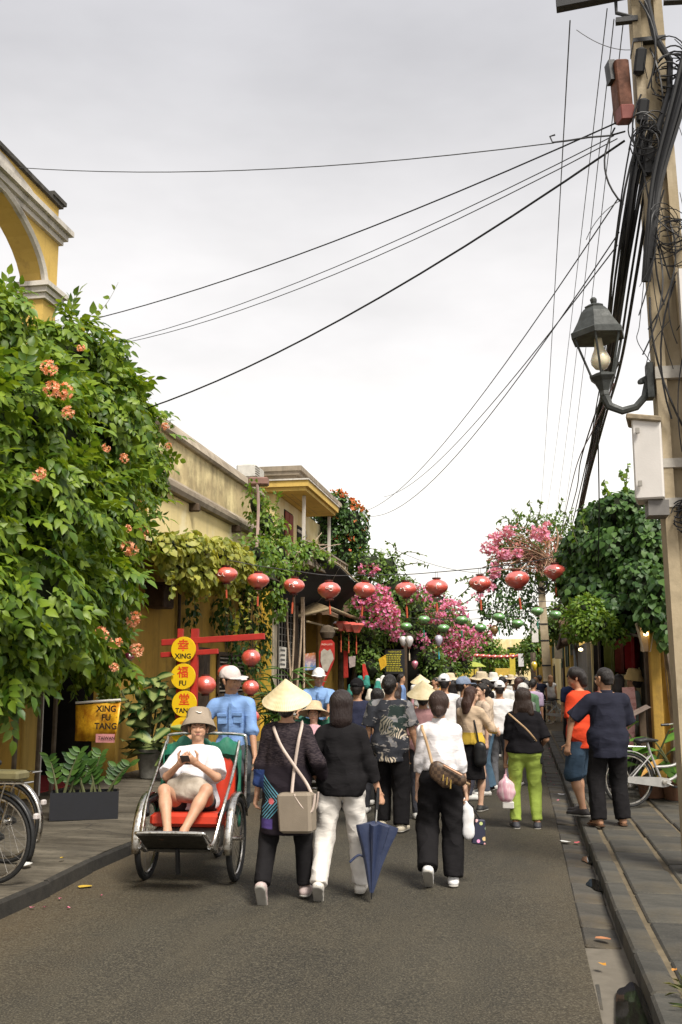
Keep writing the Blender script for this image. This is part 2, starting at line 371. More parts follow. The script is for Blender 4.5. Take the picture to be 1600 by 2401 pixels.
# puddle in the gutter
def puddle_mat():
    k = N('puddle_water'); k.base((.012, .011, .009), .03, 0, .5); k.set(k.b.inputs['IOR'], 1.5)
    k.bump(k.noise(k.coord('Object'), 9, 2), .03, .004); return k.m
def pool(cx, cy, rx, ry, z, seed):
    rr = random.Random(seed); m = MB(); n = 40; ph = [rr.uniform(0, 6) for _ in range(4)]
    pts = []
    for j in range(n):
        t = 2 * math.pi * j / n; q = 1 + .18 * math.sin(2 * t + ph[0]) + .12 * math.sin(3 * t + ph[1]) + .08 * math.sin(5 * t + ph[2])
        pts.append((min(cx + rx * q * math.cos(t), .594), cy + ry * q * math.sin(t), z))
    m.add(pts, [tuple(range(n))]); return m
M_pud = puddle_mat()
props(pool(.535, 5.62, .10, .62, .004, 3).build('puddle', M_pud), kind='structure')
props(pool(.55, 8.92, .07, .22, .005, 5).build('puddle', M_pud), kind='structure')
props(pool(.56, 10.1, .06, .16, .005, 6).build('puddle', M_pud), kind='structure')
# ------------------------------------------------------------ buildings on the left
FX = -6.5
M_yel = wall_mat('yellow_limewash', (.60, .41, .115), (.16, .11, .05), .35)
M_yelP = wall_mat('pale_yellow_limewash', (.78, .64, .32), (.42, .34, .2), .2, (.80, .72, .48))
M_och = wall_mat('ochre_limewash', (.46, .28, .055), (.085, .06, .03), .75)
M_dirt = wall_mat('rain_blackened_plaster', (.50, .40, .22), (.10, .085, .055), .9, (.74, .62, .34))
M_cap = wall_mat('lichened_cement', (.30, .25, .19), (.085, .07, .05), .7, (.42, .36, .28))
M_white = wall_mat('stained_white_moulding', (.60, .56, .50), (.06, .055, .045), .8)
M_dark = pm('dark_interior', (.012, .010, .008), .9, .3, 3, 0)  # near-black colour stands in for the shade of interiors and openings
M_wood = pm('old_dark_wood', (.085, .055, .032), .75, .5, 4, .4, 30)
M_iron = pm('dark_iron', (.025, .025, .027), .5, .3, 10, .2, 80)
M_tile = pm('old_clay_tile', (.19, .12, .075), .9, .55, 3, .5, 25, obj_var=.3)
def stucco(m, a, b, mat, name, par): return MB().bb(a, b).build(name, mat, par, True) if m is None else m
# arched loggia, left edge
b1 = thing('arched_loggia', 'yellow plaster loggia wall with arch and white mouldings above the flowering vine', 'building', (FX, 10, 0))
yA, yB, zS, T = 8.3, 12.42, 7.05, .34         # arch opening from yA to yB, springing zS
def ring(y): 
    c, a, h = (yA + yB) / 2, (yB - yA) / 2, .98
    return zS + h * math.sqrt(max(0, 1 - ((y - c) / a) ** 2))
m = MB(); n = 22; ys_ = [yA + (yB - yA) * (1 - math.cos(math.pi * i / n)) / 2 for i in range(n + 1)]
for x in (FX, FX - T):
    P = [(x, y, ring(y)) for y in ys_] + [(x, y, 7.95) for y in ys_]
    P[n + 1] = (x, ys_[0], 7.95); m.add(P, [(i, i + 1, n + 2 + i, n + 1 + i) for i in range(n)])
P = [(FX, y, ring(y)) for y in ys_] + [(FX - T, y, ring(y)) for y in ys_]; m.add(P, [(i, i + 1, n + 2 + i, n + 1 + i) for i in range(n)])
m.bb((FX - T, yB, 4.2), (FX, 12.80, 7.95)); m.bb((FX - T, 5.0, 3.4), (FX, yA, 7.95)); m.bb((FX - T, yA, 3.4), (FX, yB, 4.9)); m.bb((FX - T + .004, 5.0, 8.25), (FX - .004, 12.76, 8.5))
m.build('arch_wall', M_yel, b1, True)
m = MB(); m.tube([(FX + .02, y, ring(y) + .05) for y in ys_], .055, 6); m.build('arch_moulding', M_white, b1, True)
m = MB()
for k_, (z0, z1, p) in enumerate(((6.97, 7.05, .05), (7.05, 7.13, .085), (7.13, 7.20, .13))): m.bb((FX - T - p, yB - p, z0), (FX + p, 12.80 + p, z1 - .002))
m.build('capital', M_white, b1, True)
m = MB()
for z0, z1, p in ((7.95, 8.03, .05), (8.03, 8.12, .10), (8.12, 8.20, .16), (8.20, 8.25, .09)): m.bb((FX - T - p, 5, z0), (FX + p, 12.80 + p, z1 - .002))
m.build('cornice', M_white, b1, True)
m = MB(); m.bb((FX - T - .05, 5, 8.5), (FX + .05, 12.80, 8.56)); m.bb((FX - T - .07, 12.45, 8.56), (FX + .07, 12.86, 8.62)); m.build('coping', pm('mossy_coping', (.07, .065, .055), .9, .5, 8, .5), b1, True)
m = MB()                                                # pale rain-bleached panel in the parapet
m.add([(FX + .004, 12.3, 8.27), (FX + .004, 10.6, 8.27), (FX + .004, 10.6, 8.46), (FX + .004, 11.2, 8.47), (FX + .004, 11.9, 8.38)], [(0, 1, 2, 3, 4)]); m.build('bleached_plaster_panel', M_white, b1, True)
m = MB(); m.bb((FX - .35, 12.48, .1), (FX + .02, 12.86, 4.2), .01); m.build('pillar', M_yel, b1, True)
m = MB(); m.bb((FX - .30, 12.863, .1), (FX + .05, 12.93, 3.6)); m.build('door_jamb', pm('white_paint', (.72, .69, .64), .6, .15, 6), b1, True)
m = MB(); m.bb((FX - .3, 4.9, .08), (FX - .02, 12.48, 4.2)); m.build('lower_wall', M_och, b1, True)
m = MB(); m.bb((FX - 3, 5, 4.2), (FX - T, 12.8, 4.4)); m.build('terrace_floor', M_cap, b1, True)
# gable house with grey upper wall
b2 = thing('yellow_shop_house', 'long yellow shop house with rain-blackened upper wall and heavy grey cornice', 'building', (FX, 19, 0))
m = MB(); m.bb((FX - .4, 15.55, .08), (FX, 26.0, 5.14)); m.bb((FX - .4, 12.95, 3.3), (FX - .002, 15.55, 5.14)); m.build('lower_wall', M_och, b2, True)
m = MB(); m.bb((FX + .006, 16.6, 3.75), (FX + .02, 24.6, 5.13)); m.build('pale_plaster_band', M_yelP, b2, True)
m = MB(); m.bb((FX - .4, 12.95, 5.46), (FX - .06, 24.7, 6.28)); m.build('upper_wall', M_dirt, b2, True)
m = MB(); m.prism([(FX + .16, 5.14), (FX + .20, 5.22), (FX + .20, 5.27), (FX + .10, 5.30), (FX + .10, 5.37), (FX + .02, 5.40), (FX - .06, 5.50), (FX - .4, 5.5), (FX - .4, 5.14)], 12.95, 24.2, 'y'); m.build('cornice', M_cap, b2, True)
m = MB(); m.prism([(FX + .02, 6.28), (FX + .06, 6.33), (FX - .02, 6.5), (FX - .1, 6.60), (FX - .45, 6.60), (FX - .45, 6.28)], 12.95, 24.75, 'y'); m.build('parapet_cap', M_cap, b2, True)
for y in (18.9, 21.9):
    m = MB(); m.box((FX + .10, y, 5.06), (.24, .14, .16), bev=.02); m.build('bracket', M_wood, b2, True)
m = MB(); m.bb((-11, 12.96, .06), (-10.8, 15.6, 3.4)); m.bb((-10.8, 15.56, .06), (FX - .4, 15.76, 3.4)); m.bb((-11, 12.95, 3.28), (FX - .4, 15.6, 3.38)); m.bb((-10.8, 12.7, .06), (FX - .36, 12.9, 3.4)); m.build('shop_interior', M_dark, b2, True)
m = MB(); m.bb((FX - 1.2, 13.1, .12), (FX - .1, 15.4, .14)); m.build('door_mat', pm('red_mat', (.36, .03, .03), .9), b2, True)
# window and door of the shop house
wp0, wp1 = AX(508, 1545, FX), AX(566, 1610, FX)
wnd = MB().bb((FX + .003, wp0.y, 1.35), (FX + .03, wp1.y, 2.15)).build('window', M_dark, b2, True)
m = MB()
for y in (wp0.y, (wp0.y + wp1.y) / 2, wp1.y): m.bb((FX + .03, y - .04, 1.30), (FX + .07, y + .04, 2.2))
for z in (1.3, 2.2): m.bb((FX + .03, wp0.y - .04, z - .04), (FX + .066, wp1.y + .04, z + .04))
m.build('frame', M_wood, wnd, True)
for j in range(9): MB().box((FX + .045, (wp0.y + wp1.y) / 2, 1.40 + j * .088), (.05, wp1.y - wp0.y - .1, .012), (0, R(35), 0)).build('slat', pm('grey_louvre', (.25, .22, .18), .8), wnd, True)
dp0, dp1 = AX(462, 1540, FX), AX(488, 1540, FX)
MB().bb((FX + .003, dp0.y, .1), (FX + .05, dp1.y, 2.3)).build('door', M_wood, b2, True)
# sheet-metal hood and pipe on the ochre wall
e0 = AX(352, 1400, FX)
m = MB(); m.bb((FX, e0.y - .25, e0.z - .2), (FX + .35, e0.y + .3, e0.z + .2), .02); m.bb((FX, e0.y - .3, e0.z + .2), (FX + .5, e0.y + .4, e0.z + .24)); m.build('meter_box', pm('rusty_box', (.07, .04, .022), .8, .5, 8), b2, True)
m = MB(); m.tube([(FX + .06, e0.y + 1.4, 4.2), (FX + .06, e0.y + 1.4, 1.2), (FX + .06, e0.y + 1.45, .15)], .035, 8); m.tube([(FX + .05, e0.y + .3, 4.2), (FX + .07, e0.y + 1.4, 3.6)], .03, 6); m.build('drain_pipe', M_wood, b2, True)
m = MB(); m.bb((FX - .05, 24.75, .08), (FX + .08, 25.5, 3.9)); m.build('bright_yellow_corner', wall_mat('fresh_yellow', (.70, .46, .06), (.3, .19, .05), .2), b2, True)
m = MB(); m.bb((FX, 25.55, .1), (FX + .12, 25.95, 4.0), .02); m.build('post', pm('cream_post', (.52, .45, .33), .8, .4, 3, .4), b2, True)
m = MB(); m.box((FX - .15, 24.0, 6.78), (.5, .9, .36), bev=.04)
for q in range(5): m.box((FX + .108, 23.75 + q * .0, 6.66 + q * .06), (.02, .4, .02))
m.build('air_conditioner', pm('ac_white', (.55, .53, .48), .6), b2, True)
# house with the balcony
b3 = thing('balcony_house', 'yellow house with flat concrete canopy over an upstairs balcony', 'building', (FX, 28, 0))
m = MB(); m.bb((FX - 4, 25.0, 4.3), (FX + .25, 31, 6.49)); m.bb((FX - 4, 25.05, 6.77), (FX + .1, 31, 6.79)); m.build('upper_wall', M_yelP, b3, True)
m = MB(); m.bb((FX - .5, 25.05, 6.95), (-5.62, 31.0, 7.05)); m.bb((FX - .5, 25.0, 7.05), (-5.55, 31.05, 7.18)); m.build('roof_slab', M_cap, b3, True)
m = MB(); m.bb((FX - .1, 25.2, 6.80), (-5.72, 30.5, 6.948)); m.build('beam', M_cap, b3, True)
m = MB(); m.bb((FX - .2, 24.75, 6.46), (-5.38, 29.0, 6.56)); m.bb((FX - .2, 24.68, 6.56), (-5.30, 29.07, 6.72)); m.build('canopy_slab', M_yel, b3, True)
m = MB(); m.bb((FX - .2, 24.64, 6.722), (-5.27, 29.10, 6.76)); m.build('canopy_coping', M_white, b3, True)
for j in range(4): MB().tube([(FX + .1 + j * .18, 25.2, 6.47), (FX + .1 + j * .18, 28.6, 6.47)], .014, 5).build('drying_rail', M_iron, b3, True)
for y in (25.45, 29.0): MB().bb((-5.62, y, 4.75), (-5.54, y + .08, 6.45)).build('column', M_white, b3, True)
m = MB(); m.bb((FX - .2, 24.9, 4.55), (-5.30, 31, 4.75)); m.build('balcony_floor', M_cap, b3, True)
for y in np.arange(25.0, 31, .42):
    MB().bb((-5.40, y, 4.75), (-5.34, y + .05, 5.15)).build('baluster', M_cap, b3, True)
MB().bb((-5.42, 24.95, 5.152), (-5.32, 31, 5.2)).build('rail', M_cap, b3, True)
d = MB().bb((FX + .254, 26.0, 4.75), (FX + .27, 27.0, 6.2)).build('door', M_dark, b3, True)
for j in range(2): MB().bb((FX + .275, 26.02 + j * .5, 4.8), (FX + .30, 26.46 + j * .5, 6.15)).build('shutter', pm('red_shutter', (.25, .05, .03), .7), d, True)
wv = MB().bb((FX + .254, 27.6, 5.0), (FX + .27, 28.8, 6.0)).build('window', M_dark, b3, True)
for j in range(4): MB().bb((FX + .272, 27.6, 5.05 + j * .25), (FX + .30, 28.8, 5.13 + j * .25)).build('slat', M_white, wv, True)
m = MB(); m.bb((FX - .4, 26.0, .08), (FX - .1, 31.0, 4.55)); m.build('lower_wall', M_dark, b3, True)  # near-black slab stands in for the shade of the open shop
m = MB(); m.bb((FX - .1, 30.5, .08), (-5.9, 34.0, 3.6)); m.build('ochre_wall', M_och, b3, True)
for j, (px, c) in enumerate(((693, M_wood), (748, pm('orange_post', (.45, .26, .08), .7)), (803, M_wood))):
    q = AX(px, 1560, -6.0); MB().tube([(-6.0, q.y, .1), (-6.0, q.y, 3.6)], .07 if j != 1 else .09, 8).build('post', c, b3, True)
# black net canopy over the shop below, hung on bent poles
nc = thing('net_canopy', 'black shade net on bent poles over the shop below the balcony', 'canopy', (-5.2, 29, 0))
k = N('shade_net'); k.base((.012, .012, .012), .85); k.bump(k.noise(k.coord(), 40), .5, .01); M_net = k.m
P = []; nu, nv = 14, 14
for i in range(nu + 1):
    for j in range(nv + 1):
        u, v = i / nu, j / nv; a = AY(690 + 165 * u, 1302 + 80 * u ** 2.2, 24.2 + 5 * u); b = AY(662 + 150 * u, 1415 + 20 * u, 25.4 + 5 * u)
        p = a.lerp(b, v); p.x += -.35 * v + .12 * math.sin(u * 9 + v * 5) * v; p.z += .05 * math.sin(u * 13 + 3 * v); P.append(p)
f_ = [(i * (nv + 1) + j, i * (nv + 1) + j + 1, (i + 1) * (nv + 1) + j + 1, (i + 1) * (nv + 1) + j) for i in range(nu) for j in range(nv)]
o = MB().add(P, f_, True).build('net', M_net, nc, True); sm = o.modifiers.new('s', 'SOLIDIFY'); sm.thickness = .02
MB().tube([P[i * (nv + 1)] + Vector((.02, 0, .03)) for i in range(nu + 1)], .025, 6).build('bent_pole', pm('bamboo', (.42, .33, .2), .6, .3, 9), nc, True)
for i in (4, 9): MB().tube([P[i * (nv + 1) + j] + Vector((.03, -.02, 0)) for j in range(nv + 1)], .012, 5).build('wire', pm('wire_grey', (.3, .28, .25), .5), nc, True)
rf = thing('thatch_awning', 'thin dry thatch awning under the black net canopy', 'awning', (-5.2, 29, 0))
a0, a1, a2 = AY(690, 1447, 27), AY(776, 1425, 27), AY(842, 1452, 31)
o = MB().add([a0, a1, a2, a2 + Vector((-.9, 1.5, .3)), a1 + Vector((-.9, 1.6, .35)), a0 + Vector((-.3, 1.5, .3))], [(0, 1, 4, 5), (1, 2, 3, 4)]).build('thatch', pm('thatch', (.30, .22, .12), .95, .5, 12, .6, 50), rf, True)
o.modifiers.new('s', 'SOLIDIFY').thickness = .06
MB().tube([a0, a1, a2], .035, 6).build('edge_pole', MATS['bamboo'], rf, True); MB().tube([AY(720, 1457, 27), AY(792, 1475, 28.5)], .03, 6).build('bamboo_pole', MATS['bamboo'], rf, True)
# wire mesh screen with dead stems
ws = thing('wire_mesh_screen', 'wire mesh screen with dry stems beside the cream post', 'screen', (-6.3, 27, 0))
m = MB(); s0, s1 = AX(655, 1420, -6.3), AX(700, 1620, -6.3)
for q in range(8): y = s0.y + (s1.y - s0.y) * q / 7; m.tube([(-6.3, y, 1.2), (-6.3, y, 3.6)], .010, 4)
for q in range(14): z = 1.2 + q * .18; m.tube([(-6.3, s0.y, z), (-6.3, s1.y, z)], .009, 4)
m.build('mesh', MATS['wire_grey'], ws, True)
for px0, px1 in ((672, 690), (708, 688), (690, 676), (712, 712)): MB().tube(bez(AY(px0, 1400, 26.2), AY(px0 + 3, 1520, 26.2), AY(px1, 1680, 26.2), 8), [.028, .03, .026, .026, .03, .028, .03, .03, .034], 6).build('dry_stem', pm('dry_stem', (.46, .35, .25), .9, .4, 8), ws, True)
# further houses along the left and right, out to where the street bends
def far_house(x, y0, y1, h, mat, side, label, roof=True, nwin=3, ov=.5):
    t = thing('street_house', label, 'house', (x, (y0 + y1) / 2, 0)); s = side; d_ = 5
    MB().bb((x, y0 + .02, 0), (x + s * d_, y1 - .02, h)).build('wall', mat, t, True)
    if roof:
        m = MB(); m.prism([(x - s * ov, h - .12), (x - s * ov, h), (x + s * 2.6, h + 1.5), (x + s * d_, h), (x + s * d_, h - .1)], y0, y1, 'y'); r_ = m.build('roof', M_tile, t, True)
        for q in range(int((y1 - y0) / .42)):
            yy = y0 + .2 + q * .42; MB().tube([(x - s * (ov + .02), yy, h + .02), (x + s * 2.6, yy, h + 1.53)], .07, 5).build('roof_tile', M_tile, r_, True)
    n = nwin
    for q in range(n):
        yy = y0 + (y1 - y0) * (q + .5) / n; w_ = (y1 - y0) / n * .5
        if q % 2 == 0:
            f = MB().bb((x - s * .03, yy - w_ / 2, .1), (x - s * .005, yy + w_ / 2, 2.4)).build('door', M_dark, t, True)
            MB().bb((x - s * .07, yy - w_ / 2 - .1, .1), (x - s * .031, yy - w_ / 2, 2.5)).build('frame', M_wood, f, True)
        f = MB().bb((x - s * .03, yy - w_ / 2, h - 1.5), (x - s * .005, yy + w_ / 2, h - .5)).build('window', M_dark, t, True)
        for e_ in (-1, 1): MB().bb((x - s * .06, yy + e_ * w_ * .45 - .2, h - 1.5), (x - s * .031, yy + e_ * w_ * .45 + .2, h - .5)).build('shutter', pm('green_shutter', (.06, .13, .09), .7), f, True)
    return t
far_house(-6.3, 34.2, 46, 3.4, M_och, -1, 'low ochre tiled house under the left bougainvillea', ov=.8)
far_house(-5.6, 46.2, 60, 4.2, M_yelP, -1, 'pale yellow tiled house beyond the left bougainvillea')
far_house(-4.6, 60.2, 78, 4.6, M_yel, -1, 'yellow tiled house far down the left side of the street')
far_house(-3.4, 78.5, 110, 5.2, M_yelP, -1, 'farthest pale yellow house at the left where the street bends')
far_house(1.9, 36, 50, 3.6, M_yel, 1, 'yellow tiled house behind the second concrete pole')
far_house(2.1, 50.3, 72, 4.4, M_yelP, 1, 'pale tiled house far down the right side of the street')
far_house(1.2, 72.5, 110, 4.8, M_yel, 1, 'farthest yellow house at the right of the street')
t = thing('street_house', 'tall pale yellow house closing the view at the end of the street', 'house', (-2, 125, 0))
MB().bb((-9, 125, 0), (9, 131, 6.2)).build('wall', M_yelP, t, True); 
for q in range(8): MB().bb((-8 + q * 2.1, 124.95, 3.6), (-7 + q * 2.1, 124.99, 5.2)).build('window', M_dark, t, True)
# ------------------------------------------------------------ right side: yellow corner wall and textile shop
r1 = thing('textile_shop', 'ochre corner wall and open dark textile shop under the green creeper on the right', 'building', (2, 18, 0))
MB().bb((1.86, 14.8, .1), (3.6, 15.1, 2.75)).build('corner_wall', wall_mat('peeling_ochre', (.50, .31, .06), (.20, .10, .03), .8, (.62, .46, .18)), r1, True)
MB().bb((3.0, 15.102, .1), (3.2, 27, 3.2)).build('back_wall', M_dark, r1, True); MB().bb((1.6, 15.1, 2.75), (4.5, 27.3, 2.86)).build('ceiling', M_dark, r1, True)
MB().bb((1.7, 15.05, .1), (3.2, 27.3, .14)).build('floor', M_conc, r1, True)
MB().bb((1.55, 15.2, 2.86), (5.0, 27.4, 2.95)).build('eave', M_wood, r1, True)
m = MB(); m.prism([(1.40, 2.95), (1.40, 3.03), (4.0, 4.5), (5.2, 4.4), (5.2, 2.95)], 17.2, 27.3, 'y'); m.build('roof', M_tile, r1, True)
MB().bb((1.8, 27.0, .1), (3.2, 27.3, 2.75)).build('end_wall', M_yelP, r1, True)
for px, c in ((1383, M_yelP), (1412, M_wood), (1524, M_wood), (1536, M_och)):
    q = AX(px, 1600, 1.82); MB().bb((1.76, q.y - .11, .1), (1.9, q.y + .11, 2.75), .01).build('post', c, r1, True)
r2 = thing('old_gateway', 'small grey stone gateway with brown tiled roof behind the two standing people', 'building', (1.9, 31, 0))
g0 = AX(1352, 1600, 1.7); MB().bb((1.7, 27.35, 0), (3.2, 35.5, 2.6)).build('wall', wall_mat('grey_stone', (.30, .29, .27), (.1, .1, .09), .6), r2, True)
MB().bb((1.62, 32.2, .0), (1.75, 32.6, 2.5)).build('post', pm('blue_grey_post', (.36, .42, .47), .7), r2, True); MB().bb((1.6, 34.4, 0), (1.75, 34.8, 2.4)).build('post', M_yel, r2, True)
m = MB(); P = []
for i in range(13):
    u = i / 12; P.append((1.15 + .1 * math.sin(u * 3), 30 + 5.6 * u, 2.72 + .42 * math.sin(math.pi * u) ** 2))
P2 = [(p[0] + 1.6, p[1], p[2] + .75) for p in P]; m.add(P + P2, [(i, i + 1, 14 + i, 13 + i) for i in range(12)], True)
o = m.build('tiled_roof', M_tile, r2, True); o.modifiers.new('s', 'SOLIDIFY').thickness = .14
aw = thing('sheet_awning', 'low dark corrugated awning on the ochre wall beneath the yellowing vine', 'awning', (FX + .5, 19, 0))
o = MB().add([(FX + .55 * (1 - math.cos(0)) + .05 + 1.1 * (j / 1), 15.7 + i * .14, 4.02 - .2 * j + (.015 if i % 2 else 0)) for i in range(58) for j in (0, 1)], [(i * 2, i * 2 + 1, i * 2 + 3, i * 2 + 2) for i in range(57)], True).build('sheet', pm('rusty_sheet', (.07, .055, .045), .8, .5, 5), aw, True); o.modifiers.new('s', 'SOLIDIFY').thickness = .01  # sheet added under the vine to shade the ochre wall
for y in (16, 18.5, 21, 23.4): MB().tube([(FX, y, 3.5), (FX + 1.1, y, 3.8)], .02, 5).build('strut', M_wood, aw, True)
st = thing('market_stall', 'deep dark market stall under the left bougainvillea', 'stall', (-4.6, 33, 0))
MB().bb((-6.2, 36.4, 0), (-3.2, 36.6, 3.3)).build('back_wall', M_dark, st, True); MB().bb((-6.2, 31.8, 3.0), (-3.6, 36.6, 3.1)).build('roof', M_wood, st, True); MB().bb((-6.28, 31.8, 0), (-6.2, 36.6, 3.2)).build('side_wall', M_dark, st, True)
for x, y in ((-3.7, 31.9), (-3.5, 36.2)): MB().bb((x, y, 0), (x + .1, y + .1, 3.0)).build('post', M_wood, st, True)
MB().bb((-5.6, 32.2, .85), (-3.9, 33.0, .92)).build('counter', M_wood, st, True)
# lengths of cloth hanging in the shop
def drape(px0, px1, y0, y1, X, c, label):
    a, b = AX(px0, y0, X), AX(px1, y0, X); zb = AX((px0 + px1) / 2, y1, X).z; t = thing('hanging_cloth', label, 'cloth', ((a.x), (a.y + b.y) / 2, zb)); m = MB(); n = 26; P = []
    for q in range(n + 1):
        u = q / n; y = a.y + (b.y - a.y) * u; d_ = .035 * math.sin(u * 37) + .02 * math.sin(u * 71 + 1)
        P += [(X + d_, y, 2.7), (X + d_ * 1.3, y, (2.7 + zb) / 2), (X + d_ * 1.5, y, zb + .03 * math.sin(u * 9))]
    m.add(P, [(q * 3 + e_, q * 3 + 3 + e_, q * 3 + 4 + e_, q * 3 + 1 + e_) for q in range(n) for e_ in (0, 1)], True)
    o = m.build('cloth', cloth('hang_' + label[:12], c), t, True); o.modifiers.new('s', 'SOLIDIFY').thickness = .004
drape(1416, 1442, 1490, 1583, 1.74, (.085, .095, .018), 'olive green cloth hanging in the textile shop')
drape(1443, 1464, 1490, 1577, 1.78, (.13, .028, .02), 'maroon cloth hanging between the olive and the crimson cloth')
drape(1466, 1490, 1480, 1570, 1.76, (.22, .015, .02), 'crimson cloth hanging nearest the corner of the textile shop')
drape(1392, 1410, 1495, 1590, 1.80, (.02, .016, .014), 'black cloth hanging beside the cream post of the textile shop')
# ------------------------------------------------------------ utility pole, street lamp, cables
M_polec = wall_mat('weathered_concrete_pole', (.40, .325, .215), (.12, .10, .065), .7, (.50, .42, .30))
M_blk = pm('black_cable', (.010, .010, .012), .55, .2, 10, 0)
M_gcab = pm('grey_cable', (.05, .05, .052), .6, .2, 10, 0)
PX, PY = 1.405, 9.0
pole = thing('utility_pole', 'tall weathered concrete utility pole with boxes and tangled cables at the right edge', 'utility pole', (PX, PY, 0))
m = MB(); hw = lambda z: .185 - .0058 * z              # H-shaped section: two flanges and a recessed web
for z0, z1 in ((.05, 9.3),):
    for s_, (cx, w_) in enumerate(((-.72, .56), (.72, .56))):
        P = []
        for z in np.linspace(z0, z1, 12):
            h = hw(z); PX = 1.475 - .017 * z; P += [(PX + h * (cx - w_ / 2), PY - h * .9, z), (PX + h * (cx + w_ / 2), PY - h * .9, z), (PX + h * (cx + w_ / 2), PY + h * .9, z), (PX + h * (cx - w_ / 2), PY + h * .9, z)]
        n_ = len(P) // 4; m.add(P, [(i * 4 + j, i * 4 + (j + 1) % 4, i * 4 + 4 + (j + 1) % 4, i * 4 + 4 + j) for i in range(n_ - 1) for j in range(4)] + [(3, 2, 1, 0), tuple(len(P) - 4 + j for j in range(4))])
m.build('flange', M_polec, pole, True)
m = MB(); P = []
for z in np.linspace(.06, 9.28, 12):
    h = hw(z); PX = 1.475 - .017 * z; P += [(PX - h * .45, PY - h * .45, z), (PX + h * .45, PY - h * .45, z), (PX + h * .45, PY + h * .45, z), (PX - h * .45, PY + h * .45, z)]
n_ = len(P) // 4; m.add(P, [(i * 4 + j, i * 4 + (j + 1) % 4, i * 4 + 4 + (j + 1) % 4, i * 4 + 4 + j) for i in range(n_ - 1) for j in range(4)]); m.build('web', M_polec, pole, True)
MB().box((.98, 8.86, 8.10), (.95, .10, .085), (0, R(-2.5), R(-4)), .004).build('crossarm', M_iron, pole, True)
m = MB(); m.tube([(1.06, 8.88, 8.06), (1.06, 8.88, 7.93), (1.22, 8.88, 7.86)], .018, 6); m.box((1.15, 8.88, 7.84), (.2, .06, .05)); m.build('insulator_bracket', M_iron, pole, True)
MB().box((1.75, 8.9, 8.0), (.5, .07, .06), (0, R(4), 0)).build('crossarm', M_iron, pole, True)
m = MB(); m.lathe([(.0, 0), (.05, 0), (.07, .04), (.05, .08), (.075, .12), (.05, .16), (.03, .22), (0, .22)], 12, (1.72, 8.8, 7.62)); m.build('insulator', pm('green_glass', (.06, .12, .10), .2, .1), pole, True)
for z, w_ in ((7.62, .02), (4.37, .055), (3.55, .04), (3.2, .04)): h = hw(z) + .006; PX = 1.475 - .017 * z; MB().bb((PX - h, PY - h * .93, z - w_), (PX + h, PY + h * .93, z + w_)).build('steel_band', pm('pale_band', (.46, .43, .38), .5, .3, 9) if z < 7 else M_iron, pole, True)
rb = MB().box((1.075, 8.93, 7.14), (.135, .18, .56), (R(6), R(-5), R(14)), .012).build('red_box', pm('weathered_red_paint', (.15, .050, .022), .7, .6, 9, .4), pole, True)
MB().box((1.09, 8.85, 6.86), (.13, .15, .14), (R(6), R(-5), R(14)), .008).build('lower_door', pm('dull_red', (.20, .05, .04), .6), rb, True); MB().box((.985, 8.9, 7.33), (.06, .12, .2), (0, R(-5), R(14))).build('hinge_plate', M_iron, rb, True)
wb = MB().box((1.13, 8.78, 3.56), (.24, .32, .72), (0, 0, R(-9)), .014).build('white_box', pm('grey_white_enamel', (.58, .55, .52), .45, .12, 3), pole, True)
MB().box((1.11, 8.77, 3.905), (.29, .36, .05), (0, R(10), R(-9)), .01).build('rain_hood', pm('rusted_hood', (.30, .24, .16), .7, .5, 12), wb, True)
for z in (3.33, 3.79): MB().box((1.03, 8.60, z), (.03, .03, .045)).build('hinge', MATS['wire_grey'], wb, True)
MB().box((1.18, 8.78, 3.13), (.17, .24, .13)).build('underside', pm('grey_steel', (.16, .15, .14), .6), wb, True)
m = MB(); m.box((1.52, 8.72, 4.2), (.13, .10, 2.1)); m.build('conduit', MATS['grey_white_enamel'], pole, True)
# clumps of coiled wire and splices tied to the pole
rr = random.Random(4); m = MB()
def coil(m, c, r, n, th, seed):
    rr = random.Random(seed)
    for _ in range(n):
        ax = Vector((rr.uniform(-.6, .6), rr.uniform(-1, -.4), rr.uniform(-.5, .5))).normalized(); a = ax.orthogonal().normalized(); b = ax.cross(a); q = r * rr.uniform(.5, 1.1)
        cc = Vector(c) + Vector((rr.uniform(-.06, .06), rr.uniform(-.06, .02), rr.uniform(-.12, .12)))
        m.tube([cc + (a * math.cos(t) + b * math.sin(t)) * q for t in np.linspace(0, 6.28 * rr.uniform(.6, 1.0), 14)], th, 4)
coil(m, (1.42, 8.78, 3.05), .13, 16, .006, 1); coil(m, (1.28, 8.78, 6.55), .16, 14, .006, 2); coil(m, (1.40, 8.78, 5.6), .2, 14, .005, 3); coil(m, (1.52, 8.78, 7.2), .2, 14, .007, 8)
for j in range(26):
    a = Vector((rr.uniform(1.2, 1.6), 8.80 + rr.uniform(-.05, .03), rr.uniform(4.6, 8.2))); b = a + Vector((rr.uniform(-.25, .25), rr.uniform(-.04, .0), rr.uniform(-1.3, -.3)))
    m.tube(bez(a, (a + b) / 2 + Vector((rr.uniform(-.25, .25), -.08, 0)), b, 8), rr.choice((.004, .006, .009)), 4)
m.build('wire_tangle', M_blk, pole, True)
for j, (z, s_) in enumerate(((6.85, .11), (6.35, .13), (7.35, .12), (5.75, .12))): MB().box((1.24 + .03 * (j % 2), 8.8, z), (.10, .10, s_ * 2), (R(12), R(8), 0), .02).build('splice_case', M_blk, pole, True)
